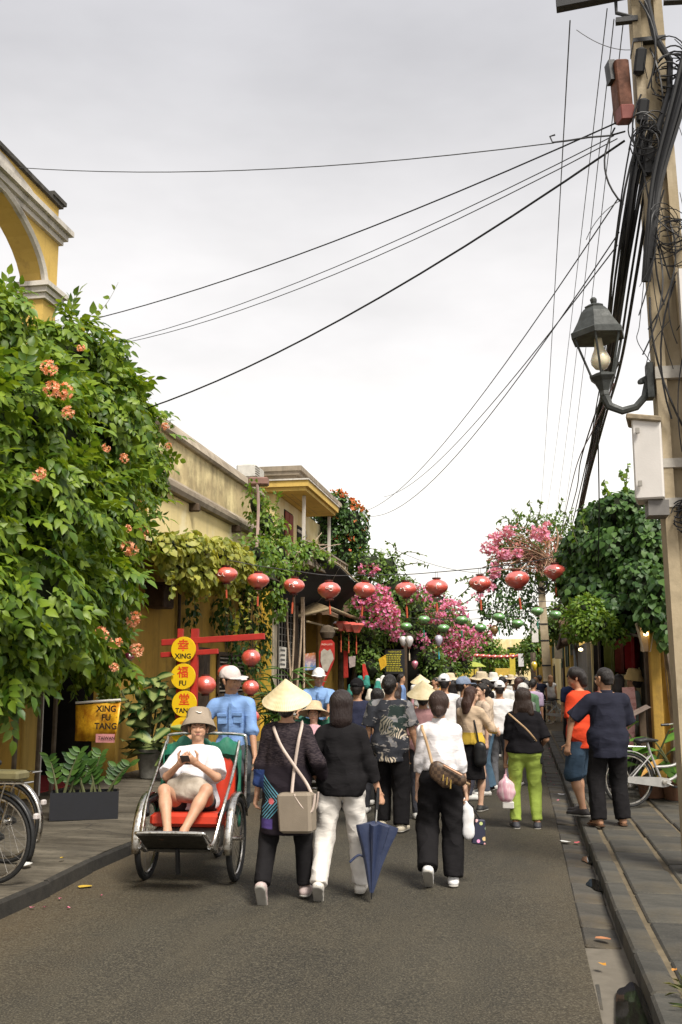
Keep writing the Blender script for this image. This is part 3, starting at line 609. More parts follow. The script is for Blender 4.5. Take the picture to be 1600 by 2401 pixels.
m = MB(); pts = [(1.36, 8.78, 8.3), (1.33, 8.76, 7.9), (1.38, 8.75, 7.55), (1.5, 8.76, 7.3), (1.48, 8.76, 7.0), (1.35, 8.75, 6.6)]; m.tube(pts, .03, 7); [m.tube(spl([(1.78 + d_, 8.6, 7.75), (1.55 + d_, 8.66 + e_, 6.9), (1.34 + d_ * .7, 8.72 + e_, 6.2), (1.25 + d_ * .5, 8.74, 5.7), (1.19 + d_ * .4, 8.8, 5.2)]), r_, 6) for d_, e_, r_ in ((0, 0, .03), (.06, .02, .022), (-.055, -.01, .02), (.02, -.03, .018), (-.03, .03, .024))]; m.build('heavy_cable', M_blk, pole, True)
# second pole down the street
p2 = thing('utility_pole', 'second concrete pole standing among the crowd by the right kerb', 'utility pole', (.93, 37.5, 0))
m = MB(); P = []
for z in np.linspace(0, 6.4, 10):
    h = .17 - .009 * z; P += [(.96 - .035 * z + a * h, 37.5 + b * h, z) for a, b in ((-1, -1), (1, -1), (1, 1), (-1, 1))]
m.add(P, [(i * 4 + j, i * 4 + (j + 1) % 4, i * 4 + 4 + (j + 1) % 4, i * 4 + 4 + j) for i in range(9) for j in range(4)]); m.build('shaft', M_polec, p2, True)
for z in (1.5, 2.1, 3.0, 3.6): MB().box((.95 - .035 * z, 37.5, z), (.37 - .018 * z, .37 - .018 * z, .05)).build('steel_band', M_iron, p2, True)
MB().box((.50, 37.3, 3.35), (.24, .12, .85), bev=.01).build('white_sign', MATS['white_paint'], p2, True); MB().box((1.32, 37.3, 2.55), (.26, .2, .42), bev=.01).build('meter_box', pm('cream_box', (.55, .48, .36), .6), p2, True)
m = MB(); coil(m, (.8, 37.3, 5.0), .35, 14, .02, 11); m.build('wire_tangle', M_blk, p2, True)
# street lamp on its curled bracket
M_lamp = pm('grey_green_lamp_iron', (.050, .055, .052), .55, .4, 14, .35, 60)
lp = thing('street_lamp', 'black four-sided street lantern on a curled iron bracket of the concrete pole', 'street lamp', (.80, 8.95, 4.25))
L = Matrix.Rotation(R(30), 4, 'Z')
def LP(x, y, z): return Vector((.80, 8.95, 4.25)) + Matrix.Rotation(R(-4), 3, 'Y') @ (Matrix.Rotation(R(20), 3, 'Z') @ Vector((x, y, z)))
def sq(r, z, n=6): return [LP(r * math.cos(math.pi * 2 * j / n), r * math.sin(math.pi * 2 * j / n), z) for j in range(n)]
def loft(m, rings, close=True):
    n = len(rings[0]); P = [p for r_ in rings for p in r_]
    F = [(i * n + j, i * n + (j + 1) % n, (i + 1) * n + (j + 1) % n, (i + 1) * n + j) for i in range(len(rings) - 1) for j in range(n)]
    if close: F += [tuple(range(n - 1, -1, -1)), tuple(range(len(P) - n, len(P)))]
    m.add(P, F)
m = MB(); loft(m, [sq(.255, .495), sq(.258, .545), sq(.235, .56), sq(.175, .66), sq(.14, .735), sq(.11, .77), sq(.09, .785), sq(.095, .80), sq(.05, .825), sq(.022, .83), sq(.03, .845), sq(.035, .87), sq(.02, .89)]); m.build('roof', M_lamp, lp, True)
m = MB(); loft(m, [sq(.030, -.09), sq(.05, -.04), sq(.045, .0), sq(.06, .03), sq(.085, .085), (sq(.125, .125)), sq(.125, .145), sq(.1, .15), sq(.06, .17)]); m.build('base', M_lamp, lp, True)
for j in range(6): 
    a = math.pi * 2 * j / 6; MB().tube([LP(.108 * math.cos(a), .108 * math.sin(a), .14), LP(.228 * math.cos(a), .228 * math.sin(a), .505)], .011, 5).build('corner_bar', M_lamp, lp, True)
k = N('bulb_glass'); k.base((.75, .68, .5), .25, 0, .5); k.set(k.b.inputs['Subsurface Weight'], .2); m = MB()
P = [sq(.015, .2, 12), sq(.055, .215, 12), sq(.085, .26, 12), sq(.088, .30, 12), sq(.07, .35, 12), sq(.045, .40, 12), sq(.035, .47, 12), sq(.035, .5, 12)]; loft(m, P); o = m.build('bulb', k.m, lp, True, smooth=True)
m = MB(); m.tube([LP(0, 0, -.05), Vector((.84, 8.95, 4.11)), Vector((.95, 8.95, 4.06)), Vector((1.07, 8.95, 4.09)), Vector((1.15, 8.95, 4.18)), Vector((1.18, 8.95, 4.30)), Vector((1.15, 8.95, 4.35)), Vector((1.125, 8.95, 4.33))], [.045, .04, .036, .034, .034, .036, .03, .024], 8); m.lathe([(0, -.02), (.025, -.018), (.03, 0), (.02, .02), (0, .022)], 8, (1.12, 8.95, 4.32)); m.bb((1.17, 8.88, 4.16), (1.225, 9.02, 4.48)); m.build('bracket', M_lamp, lp, True)
# cables ------------------------------------------------------
def cable(label, pts, r, mat=None, group=None, name='overhead_cable'):
    o = MB().tube(pts, r, 5).build(name, mat or M_gcab); return props(o, label, 'cable', group)
A = lambda x, y, Y: AY(x, y, Y)
# across the street to the left houses
cable('twisted cable from the red box down to the top of the flowering vine', sag(A(1452, 285, 8.95), AX(232, 745, -6.3), .16) , .008, M_blk)
cable('thin nearly level wire crossing the upper sky to the yellow loggia', sag(A(1300, 335, 9), AX(45, 393, -6.4), .16), .0055)
cable('thickest black cable slanting from the pole to the vine by the grey wall', sag(A(1465, 330, 8.95), AX(290, 975, -6.2), .30), .0115, M_blk)
cable('upper of the two thin parallel wires slanting to the left roof', sag(A(1440, 318, 8.95), AX(292, 798, -6.35), .20), .0055)
cable('lower of the two thin parallel wires slanting to the left roof', sag(A(1448, 325, 8.95), AX(292, 804, -6.35), .25), .0055)
cable('short twisted wire end with a loose knot beside the red box', [A(1466, 308, 8.95), A(1430, 318, 8.9), A(1380, 322, 8.9), A(1330, 330, 8.9), A(1296, 334, 8.9), A(1290, 320, 8.9), A(1302, 316, 8.9)], .009, M_blk)
# to the balcony house far left
for (x0, y0), (x1, y1), s_, lb in (((1450, 465), (857, 1198), .55, 'upper of the two wires running to the orange-flowered tree'), ((1452, 545), (860, 1210), .75, 'lower of the two wires running to the orange-flowered tree'), ((1448, 575), (900, 1165), .5, 'faint wire running down the sky toward the left bougainvillea')):
    cable(lb, sag(A(x0, y0, 9), AX(x1, y1, -4.6), s_, 20), .007)
# along the street from the crossarm to the second pole
for j, ((x0, y0), (x1, y1, Y1), lb) in enumerate((((1337, 48), (1268, 1190, 60), 'leftmost upright wire running from the crossarm tip along the street'), ((1424, 20), (1280, 1215, 60), 'second upright wire from the left, running from the crossarm along the street'), ((1440, 45), (1300, 1230, 50), 'third upright wire from the left along the street above the right eaves'), ((1462, 50), (1318, 1235, 45), 'fourth upright wire from the left, sagging past the red box'))):
    cable(lb, sag(A(x0, y0, 8.9), A(x1, y1, Y1), .35, 24), .0055 if j else .007)
cable('loose hanging loop of black cable left of the pole', bez(A(1442, 300, 8.9), A(1385, 400, 8.8), A(1462, 480, 8.9), 10), .009, M_blk)
cable('thin stray wire sprouting left near the crossarm', bez(A(1478, 117, 8.9), A(1420, 120, 8.8), A(1352, 70, 8.8), 10), .0035)
cable('thin stray wire hooked to the left below the cable loop', bez(A(1455, 470, 8.9), A(1400, 500, 8.8), A(1375, 562, 8.8), 8), .004)
# the heavy bundle, sagging along the street to the second pole
cb = thing('cable_bundle', 'thick black bundle of cables sagging from the pole from pole to pole past the lamp', 'cable bundle', (1.1, 9, 5))
rr = random.Random(12)
base = [A(1512, 300, 8.85), A(1484, 440, 8.85), A(1452, 640, 9.3), A(1428, 850, 11.2), A(1408, 960, 13.2), A(1385, 1080, 17), A(1352, 1240, 24), A(1318, 1400, 33), A(1300, 1450, 37)]
for j in range(12):
    o_ = Vector((rr.gauss(0, .05), rr.gauss(0, .02), rr.gauss(0, .05))); pts = [p + o_ * (1.3 if i < 3 else .7) + Vector((rr.gauss(0, .012), 0, rr.gauss(0, .03))) for i, p in enumerate(base)]
    MB().tube(spl(pts), rr.choice((.008, .011, .014, .02)), 5).build('cable', M_blk, cb, True)
for j, (dx, r_) in enumerate(((22, .012), (34, .016), (-14, .010))):
    MB().tube(spl([A(1500 + dx, 380, 8.87), A(1456 + dx, 660, 9.2), A(1430 + dx * .7, 860, 10.8), A(1400 + dx * .4, 1000, 14), A(1345 + dx * .2, 1230, 22), A(1310, 1380, 30)]), r_, 5).build('cable', M_blk, cb, True)
cable('reddish wire hanging in a long curve left of the cable bundle', spl([A(1440, 900, 10), A(1390, 1010, 14), A(1350, 1100, 18), A(1318, 1240, 26)]), .009, pm('faded_red_wire', (.14, .06, .05), .6))
cable('tangled drop wire twisted left of the cable bundle', spl([A(1452, 850, 10), A(1400, 960, 13), A(1362, 1080, 17), A(1352, 1150, 20), A(1325, 1245, 26)]), .011)
cable('vertical drop wire falling into the green creeper', spl([A(1402, 1000, 13), A(1404, 1100, 14), A(1405, 1200, 15), A(1403, 1330, 16)]), .010, M_blk)
cable('thin drop wire left of the pole shaft bowing toward the steel band', spl([A(1512, 640, 8.9), A(1500, 760, 8.8), A(1495, 800, 8.8), A(1530, 855, 8.9)]), .004)
cable('wire from the far lamp pole crossing behind the red lanterns', sag(AY(1290, 1330, 34), AX(930, 1290, -4.6), .5), .009)
# ------------------------------------------------------------ foliage
def tpl(parts):
    V, T = [], []
    for v, t in parts: o = len(V); V += [tuple(p) for p in v]; T += [tuple(i + o for i in f) for f in t]
    return np.array(V, float), np.array(T, int)
def ovate(w=.5, fold=.10, droop=.16, heart=0.):
    v = [(0, 0, 0), (-w * .42, .22 - heart, fold * .7), (0, .25, 0), (w * .42, .22 - heart, fold * .7), (-w * .46, .52, fold - droop * .25), (0, .55, -droop * .25), (w * .46, .52, fold - droop * .25), (-w * .2, .82, -droop * .5), (w * .2, .82, -droop * .5), (0, 1, -droop)]
    t = [(0, 2, 1), (0, 3, 2), (1, 2, 5), (1, 5, 4), (2, 3, 6), (2, 6, 5), (4, 5, 7), (5, 6, 8), (5, 8, 9), (5, 9, 7)]
    return v, t
def xf(part, s, ang, off, tilt=0.):
    v, t = part; M = Matrix.Translation(off) @ Matrix.Rotation(ang, 4, 'Z') @ Matrix.Rotation(tilt, 4, 'X') @ Matrix.Scale(s, 4)
    return [tuple(M @ Vector(p)) for p in v], t
LEAF = tpl([ovate(.62)]); HEART = tpl([ovate(1.0, .06, .14, .12)]); LANCE = tpl([ovate(.16, .03, .25)])
def pinnate(n=3, l=.40):
    P = [([(-.008, 0, 0), (.008, 0, 0), (.004, .95, -.16), (-.004, .95, -.16)], [(0, 1, 2), (0, 2, 3)])]
    for i in range(n):
        y = .22 + .62 * i / n; z = -.16 * y * y
        for s in (-1, 1): P.append(xf(ovate(.60, .08, .22), l * (1 - .10 * i / n), -s * R(58 - 8 * i), (s * .01, y, z), R(-8)))
    P.append(xf(ovate(.60, .08, .22), l * 1.02, 0, (0, .88, -.13), R(-14))); return tpl(P)
PINN = pinnate()
def petals(n, w, cup, seed=0):
    rr = random.Random(seed); return tpl([xf(ovate(w, .05, -.1), 1, 2 * math.pi * i / n + rr.uniform(-.2, .2), (0, 0, 0), cup) for i in range(n)])
BRACT = petals(3, .95, R(38)); 
def unit(a): return a / np.maximum(np.linalg.norm(a, axis=1, keepdims=True), 1e-9)
def scatter(T, pos, ydir, nrm, s):
    """copies of a leaf: y axis along ydir, z axis near nrm"""
    V, F = T; y = unit(ydir); x = unit(np.cross(y, nrm)); z = np.cross(x, y); s = s[:, None, None]
    W = (V[None, :, 0:1] * x[:, None, :] + V[None, :, 1:2] * y[:, None, :] + V[None, :, 2:3] * z[:, None, :]) * s + pos[:, None, :]
    n = len(pos); FF = (F[None] + (np.arange(n) * len(V))[:, None, None]).reshape(-1, 3); return W.reshape(-1, 3), FF
def frames(rng, n, out, droop=.6, spread=.7):
    """leaf tips hang down and outward; faces look out and up"""
    y = unit(out * .6 + np.array([0, 0, -droop]) + rng.normal(0, spread, (n, 3)) * .8); z = unit(out + np.array([0, 0, .7]) + rng.normal(0, .45, (n, 3))); return y, z
def blobX(L): 
    o = []
    for px, py, X, rx, ry, *d in L: c = AX(px, py, X); k = PXM(c); q = d[0] if d else 1.5; o.append((np.array(c), np.array([rx / k * .9, rx / k * q, ry / k])))
    return o
def blobY(L):
    o = []
    for px, py, Y, rx, ry, *d in L: c = AY(px, py, Y); k = PXM(c); q = d[0] if d else 1.; o.append((np.array(c), np.array([rx / k, (rx + ry) / 2 / k * q, ry / k])))
    return o
def shell(rng, blobs, n, inner=.62, clump=.0, cl_n=0, back=.35):
    """points through the outer layer of a group of ellipsoids, gathered in clumps; out = outward direction"""
    A_ = np.array([b[1][0] * b[1][2] + b[1][1] * b[1][2] for b in blobs]); P, O = [], []
    while sum(map(len, P)) < n:
        m_ = n; k = rng.choice(len(blobs), m_, p=A_ / A_.sum()); C = np.array([blobs[i][0] for i in k]); Rr = np.array([blobs[i][1] for i in k])
        d = unit(rng.normal(0, 1, (m_, 3))); rad = inner + (1.04 - inner) * rng.random((m_, 1)) ** .55
        p = C + d * Rr * rad; wob = np.sin(p[:, 0] * 3.1 + p[:, 2] * 4.3) + np.sin(p[:, 1] * 2.9 - p[:, 2] * 3.4 + 2) + .8 * np.sin(p[:, 2] * 8 + p[:, 1] * 6)
        p = p + d * Rr * (wob[:, None] * .075)
        keep = np.ones(m_, bool)
        for c, r in blobs: keep &= (((p - c) / r) ** 2).sum(1) > inner ** 2 * .72
        keep &= (rng.random(m_) < np.clip(1 - (d[:, 1]) * (1 - back), 0, 1))
        if clump: keep &= (np.sin(p[:, 0] * 6.1 + 1) * np.sin(p[:, 1] * 5.2 + p[:, 2]) * np.sin(p[:, 2] * 6.7 + 2) > -clump) 
        P.append(p[keep]); O.append(unit(d / Rr)[keep])
    P = np.concatenate(P)[:n]; O = np.concatenate(O)[:n]; return P, O
def foliage(name, T, P, O, size, mat, parent, rng, droop=.6, spread=.7, kind='stuff', var=.3):
    y, z = frames(rng, len(P), O, droop, spread); s = size * (1 + rng.uniform(-var, var, len(P)))
    V, F = scatter(T, P, y, z, s); o = ORG[parent]; me = np_mesh(name, V - np.array(o), [F], True); q = link(name, me, parent, mat)
    if kind: q['kind'] = kind
    return q
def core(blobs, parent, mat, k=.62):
    """dark blobs inside the plant: colour stands in for deep shade, closes the view through"""
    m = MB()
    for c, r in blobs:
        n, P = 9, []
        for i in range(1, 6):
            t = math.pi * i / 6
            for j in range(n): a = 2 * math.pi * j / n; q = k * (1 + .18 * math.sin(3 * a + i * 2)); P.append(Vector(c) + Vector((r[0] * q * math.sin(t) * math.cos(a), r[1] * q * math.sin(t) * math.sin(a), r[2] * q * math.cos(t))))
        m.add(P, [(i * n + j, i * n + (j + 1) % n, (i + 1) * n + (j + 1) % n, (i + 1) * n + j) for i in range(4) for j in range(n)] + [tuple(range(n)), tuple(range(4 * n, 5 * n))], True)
    m.build('shade_core', mat, parent, True)['kind'] = 'stuff'
def tendril(m_leaf, pts, size, rng, n=9):
    pts = [Vector(p) for p in pts]; P = [pts[0].lerp(pts[1], i / n) if len(pts) == 2 else None for i in range(n)]
    return P
M_core = pm('leaf_gap_shade', (.022, .030, .012), .95, .5, 4, .5, 20)  # blackish green of the cores: shade between the leaves put into colour
M_stem = pm('green_stem', (.10, .11, .045), .8, .4, 8); M_bark = pm('grey_bark', (.16, .125, .09), .9, .5, 6, .6, 25)
L_vine = leaf_mat('trumpet_vine_leaf', (.040, .100, .008), (.235, .335, .032), .46, .38)
L_yel = leaf_mat('yellowing_vine_leaf', (.15, .19, .022), (.46, .45, .09), .5, .38)
L_fresh = leaf_mat('fresh_green_leaf', (.075, .165, .020), (.215, .315, .045), .42, .36)
L_dark = leaf_mat('dark_creeper_leaf', (.018, .058, .012), (.085, .170, .030), .52, .26)
L_boug = leaf_mat('bougainvillea_leaf', (.06, .13, .022), (.17, .26, .05), .5, .36)
F_or = leaf_mat('salmon_trumpet_flower', (.78, .32, .18), (.85, .52, .34), .6, .3)
F_pk = leaf_mat('magenta_bract', (.64, .15, .38), (.82, .40, .58), .6, .3)
F_dry = leaf_mat('faded_pink_bract', (.40, .16, .13), (.62, .30, .27), .7, .3)
F_or2 = leaf_mat('orange_red_flower', (.55, .12, .04), (.68, .26, .10), .6, .25)
rng = np.random.default_rng(3)
# --- the big trumpet vine over the loggia
B = blobX([(2, 745, -6.1, 30, 42), (65, 895, -6.0, 98, 72), (190, 850, -5.95, 90, 70), (255, 850, -5.95, 40, 55), (60, 1000, -5.75, 150, 140), (220, 990, -5.8, 115, 120), (335, 1050, -5.95, 52, 75), (70, 1200, -5.6, 150, 150), (232, 1185, -5.75, 105, 125), (288, 1190, -5.9, 38, 90), (60, 1390, -5.55, 140, 140), (200, 1375, -5.7, 108, 115), (262, 1345, -5.85, 38, 80), (55, 1485, -5.55, 100, 92), (178, 1498, -5.7, 86, 76), (238, 1465, -5.85, 32, 70), (0, 1560, -5.55, 50, 60), (235, 1545, -5.9, 22, 34), (300,940,-6.0,45,45)])
BIG = list(B); rs = np.random.default_rng(44)
for _ in range(46):                                        # sprays standing out of the mass, deep gaps between
    c_, r_ = BIG[rs.integers(len(BIG))]; d_ = unit(np.array([[abs(rs.normal(.6, .5)), rs.normal(-.5, .6), rs.normal(.1, .7)]]))[0]; q_ = rs.uniform(.14, .26); B.append((c_ + d_ * r_ * .92, np.array([q_, q_ * 1.2, q_ * rs.uniform(.8, 1.5)])))
vine = thing('trumpet_vine', 'huge green trumpet vine with salmon flower clusters hanging over the left shopfront', 'vine', AX(100, 1700, -6.2).xy.to_3d())
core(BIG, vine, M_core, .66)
P, O = shell(rng, B, 2600, .66, .03); foliage('foliage', PINN, P, O, .32, L_vine, vine, rng, .55, .55)
P, O = shell(rng, B, 2300, .78, .06); foliage('foliage', LEAF, P, O, .14, L_vine, vine, rng, .5, .7, var=.55)
P, O = shell(rng, B, 500, .97); sel = (O[:, 2] > -.1) | (np.sin(P[:, 1] * 2.1 + P[:, 2] * 1.7) > .3); foliage('highlight_foliage', PINN, P[sel], O[sel], .34, L_fresh, vine, rng, .6, .5)  # paler leaves on upward and outer faces: highlights put into the leaf colour
P, O = shell(rng, B, 40, .99); foliage('yellowed_leaves', LEAF, P, O, .13, L_yel, vine, rng, .8, .6)
me_l = np_mesh('leaf', PINN[0], [PINN[1]], True); me_l.materials.append(L_vine)
P, O = shell(rng, B, 1500, .99); d_ = P - np.array(_c); near = np.argsort((d_ * O).sum(1) / np.linalg.norm(d_, axis=1))[:300]; y, z = frames(rng, 300, O[near], .6, .45)
for i, k_ in enumerate(near):
    yv = Vector(y[i]).normalized(); xv = yv.cross(Vector(z[i])).normalized(); zv = xv.cross(yv); o = bpy.data.objects.new('leaf', me_l); COL.objects.link(o); o.parent = vine
    M = Matrix((xv, yv, zv)).transposed().to_4x4(); s = .33 * (1 + rng.uniform(-.35, .3)); p = Vector(P[k_]) + Vector(O[k_]) * .04 - ORG[vine]
    o.matrix_basis = Matrix.Translation(p) @ M @ Matrix.Scale(s, 4)
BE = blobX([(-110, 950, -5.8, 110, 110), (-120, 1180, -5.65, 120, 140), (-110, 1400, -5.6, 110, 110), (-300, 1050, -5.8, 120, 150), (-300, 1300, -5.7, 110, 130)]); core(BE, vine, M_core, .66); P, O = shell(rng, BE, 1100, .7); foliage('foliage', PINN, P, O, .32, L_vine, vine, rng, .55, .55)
# flower clusters: a ball of small trumpets
def cluster_mesh(name, n, r, fs, seed, flat=.75):
    g = np.random.default_rng(seed); d = unit(g.normal(0, 1, (n, 3)) + np.array([0, 0, -.2])); p = d * r * np.array([1, 1, flat]) * g.uniform(.7, 1.05, (n, 1)); T5 = petals(5, .55, R(35), seed)
    V, F = scatter(T5, p, unit(np.cross(d, g.normal(0, 1, (n, 3)))), d, np.full(n, fs)); return np_mesh(name, V, [F], True)
cm = [cluster_mesh('flower_cluster', 30, .095, .042, s_) for s_ in (1, 2)]
for m_ in cm: m_.materials.append(F_or)
for i, (px, py, s_) in enumerate(((115, 862, .9), (120, 912, .95), (150, 918, 1.), (160, 968, .8), (304, 1285, 1.25), (335, 1242, 1.), (312, 1452, 1.15), (240, 1486, .95), (270, 1507, .9), (322, 1525, 1.05), (92, 1112, .8), (292, 1075, .7), (250, 1050, .6), (388, 1000, .6), (395, 1045, .5), (268, 1565, .6), (190, 815, .5), (300, 1240, .6))):
    p = AX(px, py, -4.8 if px < 200 else -4.95 if px < 280 else -5.05); o = link('flower_cluster', cm[i % 2], vine); o.location = p - ORG[vine]; o.scale = (s_ * .92,) * 3; o.rotation_euler = (random.random(), random.random(), random.random() * 6)
def twig(parent, pts, r, leafT, mat, size, n, name='tendril', start=.15):
    """a loose shoot: thin stem with leaves along it"""
    pts = [Vector(p) for p in pts]; st = spl(pts, 12) if len(pts) > 2 else pts
    stem = MB().tube(st, [r * (1 - .7 * i / len(st)) for i in range(len(st))], 4).build(name, M_stem, parent, True)
    q = [st[min(int((start + (1 - start) * i / n) * (len(st) - 1)), len(st) - 1)].lerp(st[min(int((start + (1 - start) * i / n) * (len(st) - 1)) + 1, len(st) - 1)], ((start + (1 - start) * i / n) * (len(st) - 1)) % 1) for i in range(n)]
    p = np.array(q); o_ = rng.normal(0, 1, (n, 3)); y, z = frames(rng, n, unit(o_), .2, .8); V, F = scatter(leafT, p, y, z, size * rng.uniform(.7, 1.25, n))
    link('leaves', np_mesh('leaves', V - np.array(ORG[parent]), [F], True), stem, mat)['kind'] = 'stuff'
twig(vine, [AX(205, 770, -5.95), AX(240, 725, -5.95), AX(258, 700, -5.95), AX(278, 662, -5.95)], .007, LEAF, L_vine, .11, 5)
twig(vine, [AX(170, 790, -5.9), AX(195, 755, -5.9), AX(226, 730, -5.9)], .008, LEAF, L_vine, .16, 9)
twig(vine, [AX(280, 860, -5.9), AX(300, 900, -5.9), AX(295, 925, -5.9)], .007, LEAF, L_vine, .12, 7)
twig(vine, [AX(340, 980, -5.9), AX(390, 985, -5.9), AX(412, 1000, -5.9)], .006, LEAF, L_vine, .10, 8)
twig(vine, [AX(210, 960, -5.3), AX(212, 1050, -5.25), AX(240, 1130, -5.3), AX(250, 1135, -5.3)], .007, LEAF, L_fresh, .13, 9)
for j, (px, X) in enumerate(((40, -6.3), (130, -6.3), (95, -6.25))): MB().tube(bez(AX(px, 1200, X), AX(px + 15, 1500, X), (X - .05, AX(px, 1800, X).y, .13), 10), .035, 6).build('stem', M_bark, vine, True)
# --- yellowing grape vine over the awning
gv = thing('grape_vine', 'yellowing vine trailing from an awning above the red sign frame', 'vine', (FX + .3, 19, 0))
B = blobX([(395, 1285, -5.6, 42, 38), (450, 1290, -5.45, 60, 42), (510, 1305, -5.4, 55, 45), (460, 1345, -5.4, 50, 42), (555, 1325, -5.4, 42, 45), (405, 1325, -5.6, 38, 38), (520, 1365, -5.4, 38, 32)])
core(B, gv, M_core, .5); P, O = shell(rng, B, 2000, .55); foliage('foliage', HEART, P, O, .115, L_yel, gv, rng, 1.0, .45)
for px, y0, y1 in ((548, 1370, 1500), (556, 1380, 1470), (600, 1400, 1540), (585, 1390, 1480), (530, 1360, 1440), (400, 1340, 1400), (455, 1380, 1420), (485, 1370, 1410)):
    twig(gv, [AX(px, y0, -5.4), AX(px + random.uniform(-6, 8), (y0 + y1) / 2, -5.4), AX(px + random.uniform(-5, 10), y1, -5.4)], .007, HEART, L_yel, .10, 14, 'trailing_shoot', .0)
for j in range(4): MB().tube([(FX, 17.0 + j * 1.3, 4.0), (FX + 1.1, 17.0 + j * 1.3, 3.85)], .03, 6).build('awning_bar', M_wood, gv, True)
MB().tube([(FX + 1.1, 16.6, 3.84), (FX + 1.1, 22, 3.84)], .03, 6).build('awning_bar', M_wood, gv, True)
gs = thing('wall_creeper', 'dark green creeper straggling down the shaded ochre wall', 'vine', (FX + .1, 20, 0))
B = blobX([(450, 1425, -6.35, 18, 50, 1), (520, 1440, -6.3, 30, 50, 1.), (585, 1430, -6.3, 35, 60, 1.), (560, 1530, -6.3, 45, 35, 1), (620, 1500, -6.2, 22, 55, 1), (545, 1480, -6.35, 20, 40, 1), (590, 1560, -6.3, 30, 30, 1)])
P, O = shell(rng, B, 900, .3); foliage('foliage', LEAF, P, O, .125, L_dark, gs, rng, 1.0, .5)
# --- light green climber round the balcony corner
fc = thing('balcony_climber', 'light green climber on a red lamp post in front of the balcony', 'climber', (-5.9, 24, 0))
B = blobX([(600, 1185, -5.9, 34, 42, 1), (625, 1230, -5.8, 45, 55, 1), (590, 1300, -5.7, 70, 40, 1.2), (650, 1300, -5.6, 60, 45, 1.2), (630, 1360, -5.6, 50, 50, 1), (690, 1310, -5.4, 35, 38, 1), (650, 1415, -5.6, 28, 40, 1), (580, 1350, -5.8, 40, 40, 1), (655, 1250, -5.7, 28, 35, 1), (715, 1290, -5.2, 40, 28, 1), (755, 1312, -5.1, 35, 22, 1)])
core(B, fc, M_core, .45); P, O = shell(rng, B, 2300, .5, .28); foliage('foliage', LEAF, P, O, .125, L_fresh, fc, rng, .7, .6)
for a_, b_, c_ in (((560, 1310), (620, 1285), (690, 1300)), ((680, 1300), (720, 1330), (705, 1370)), ((640, 1200), (655, 1170), (645, 1150)), ((600, 1180), (580, 1140), (600, 1125))): twig(fc, [AX(*a_, -5.6), AX(*b_, -5.5), AX(*c_, -5.5)], .012, LEAF, L_fresh, .13, 12)
for j in range(9): 
    x0 = 690 + rng.uniform(-20, 60); MB().tube(bez(AX(x0, 1330, -5.3), AX(x0 + rng.uniform(-20, 30), 1280, -5.2), AX(x0 + rng.uniform(-50, 90), 1265 + rng.uniform(-20, 40), -5.2), 8), .012, 4).build('dry_shoot', MATS['dry_stem'], fc, True)
MB().tube(spl([AX(600, 1320, -5.7), AX(606, 1200, -5.7), AX(604, 1135, -5.7)]), .035, 6).build('post', pm('pinkish_pole', (.42, .30, .26), .8), fc, True)
MB().box(AX(607, 1130, -5.7), (.45, .3, .18), (0, 0, R(10)), .03).build('lamp_head', pm('dull_red_metal', (.24, .13, .10), .6), fc, True)
# --- orange-flowered tree beyond the balcony
ot = thing('orange_flower_tree', 'rounded bush with orange-red flowers rising beyond the balcony', 'tree', AY(800, 1600, 31.5).xy.to_3d())
B = blobY([(790, 1195, 31.5, 42, 42), (825, 1235, 31.5, 38, 55), (770, 1250, 31.5, 45, 50), (815, 1300, 31.5, 42, 45), (845, 1260, 31.5, 20, 45), (760, 1200, 31.8, 30, 30)])
core(B, ot, M_core, .7); P, O = shell(rng, B, 2600, .72); foliage('crown', LEAF, P, O, .125, L_dark, ot, rng, .7, .6)
sel = np.argsort(-(O[:, 2] + O[:, 0] * .6 - O[:, 1] * .3) + rng.normal(0, .35, len(P)))[:95]; foliage('flowers', petals(5, .6, R(25)), P[sel] + O[sel] * .06, O[sel], .105, F_or2, ot, rng, .0, .6)
MB().tube([AY(800, 1600, 31.5).xy.to_3d(), AY(800, 1290, 31.5)], [.12, .07], 7).build('trunk', M_bark, ot, True)
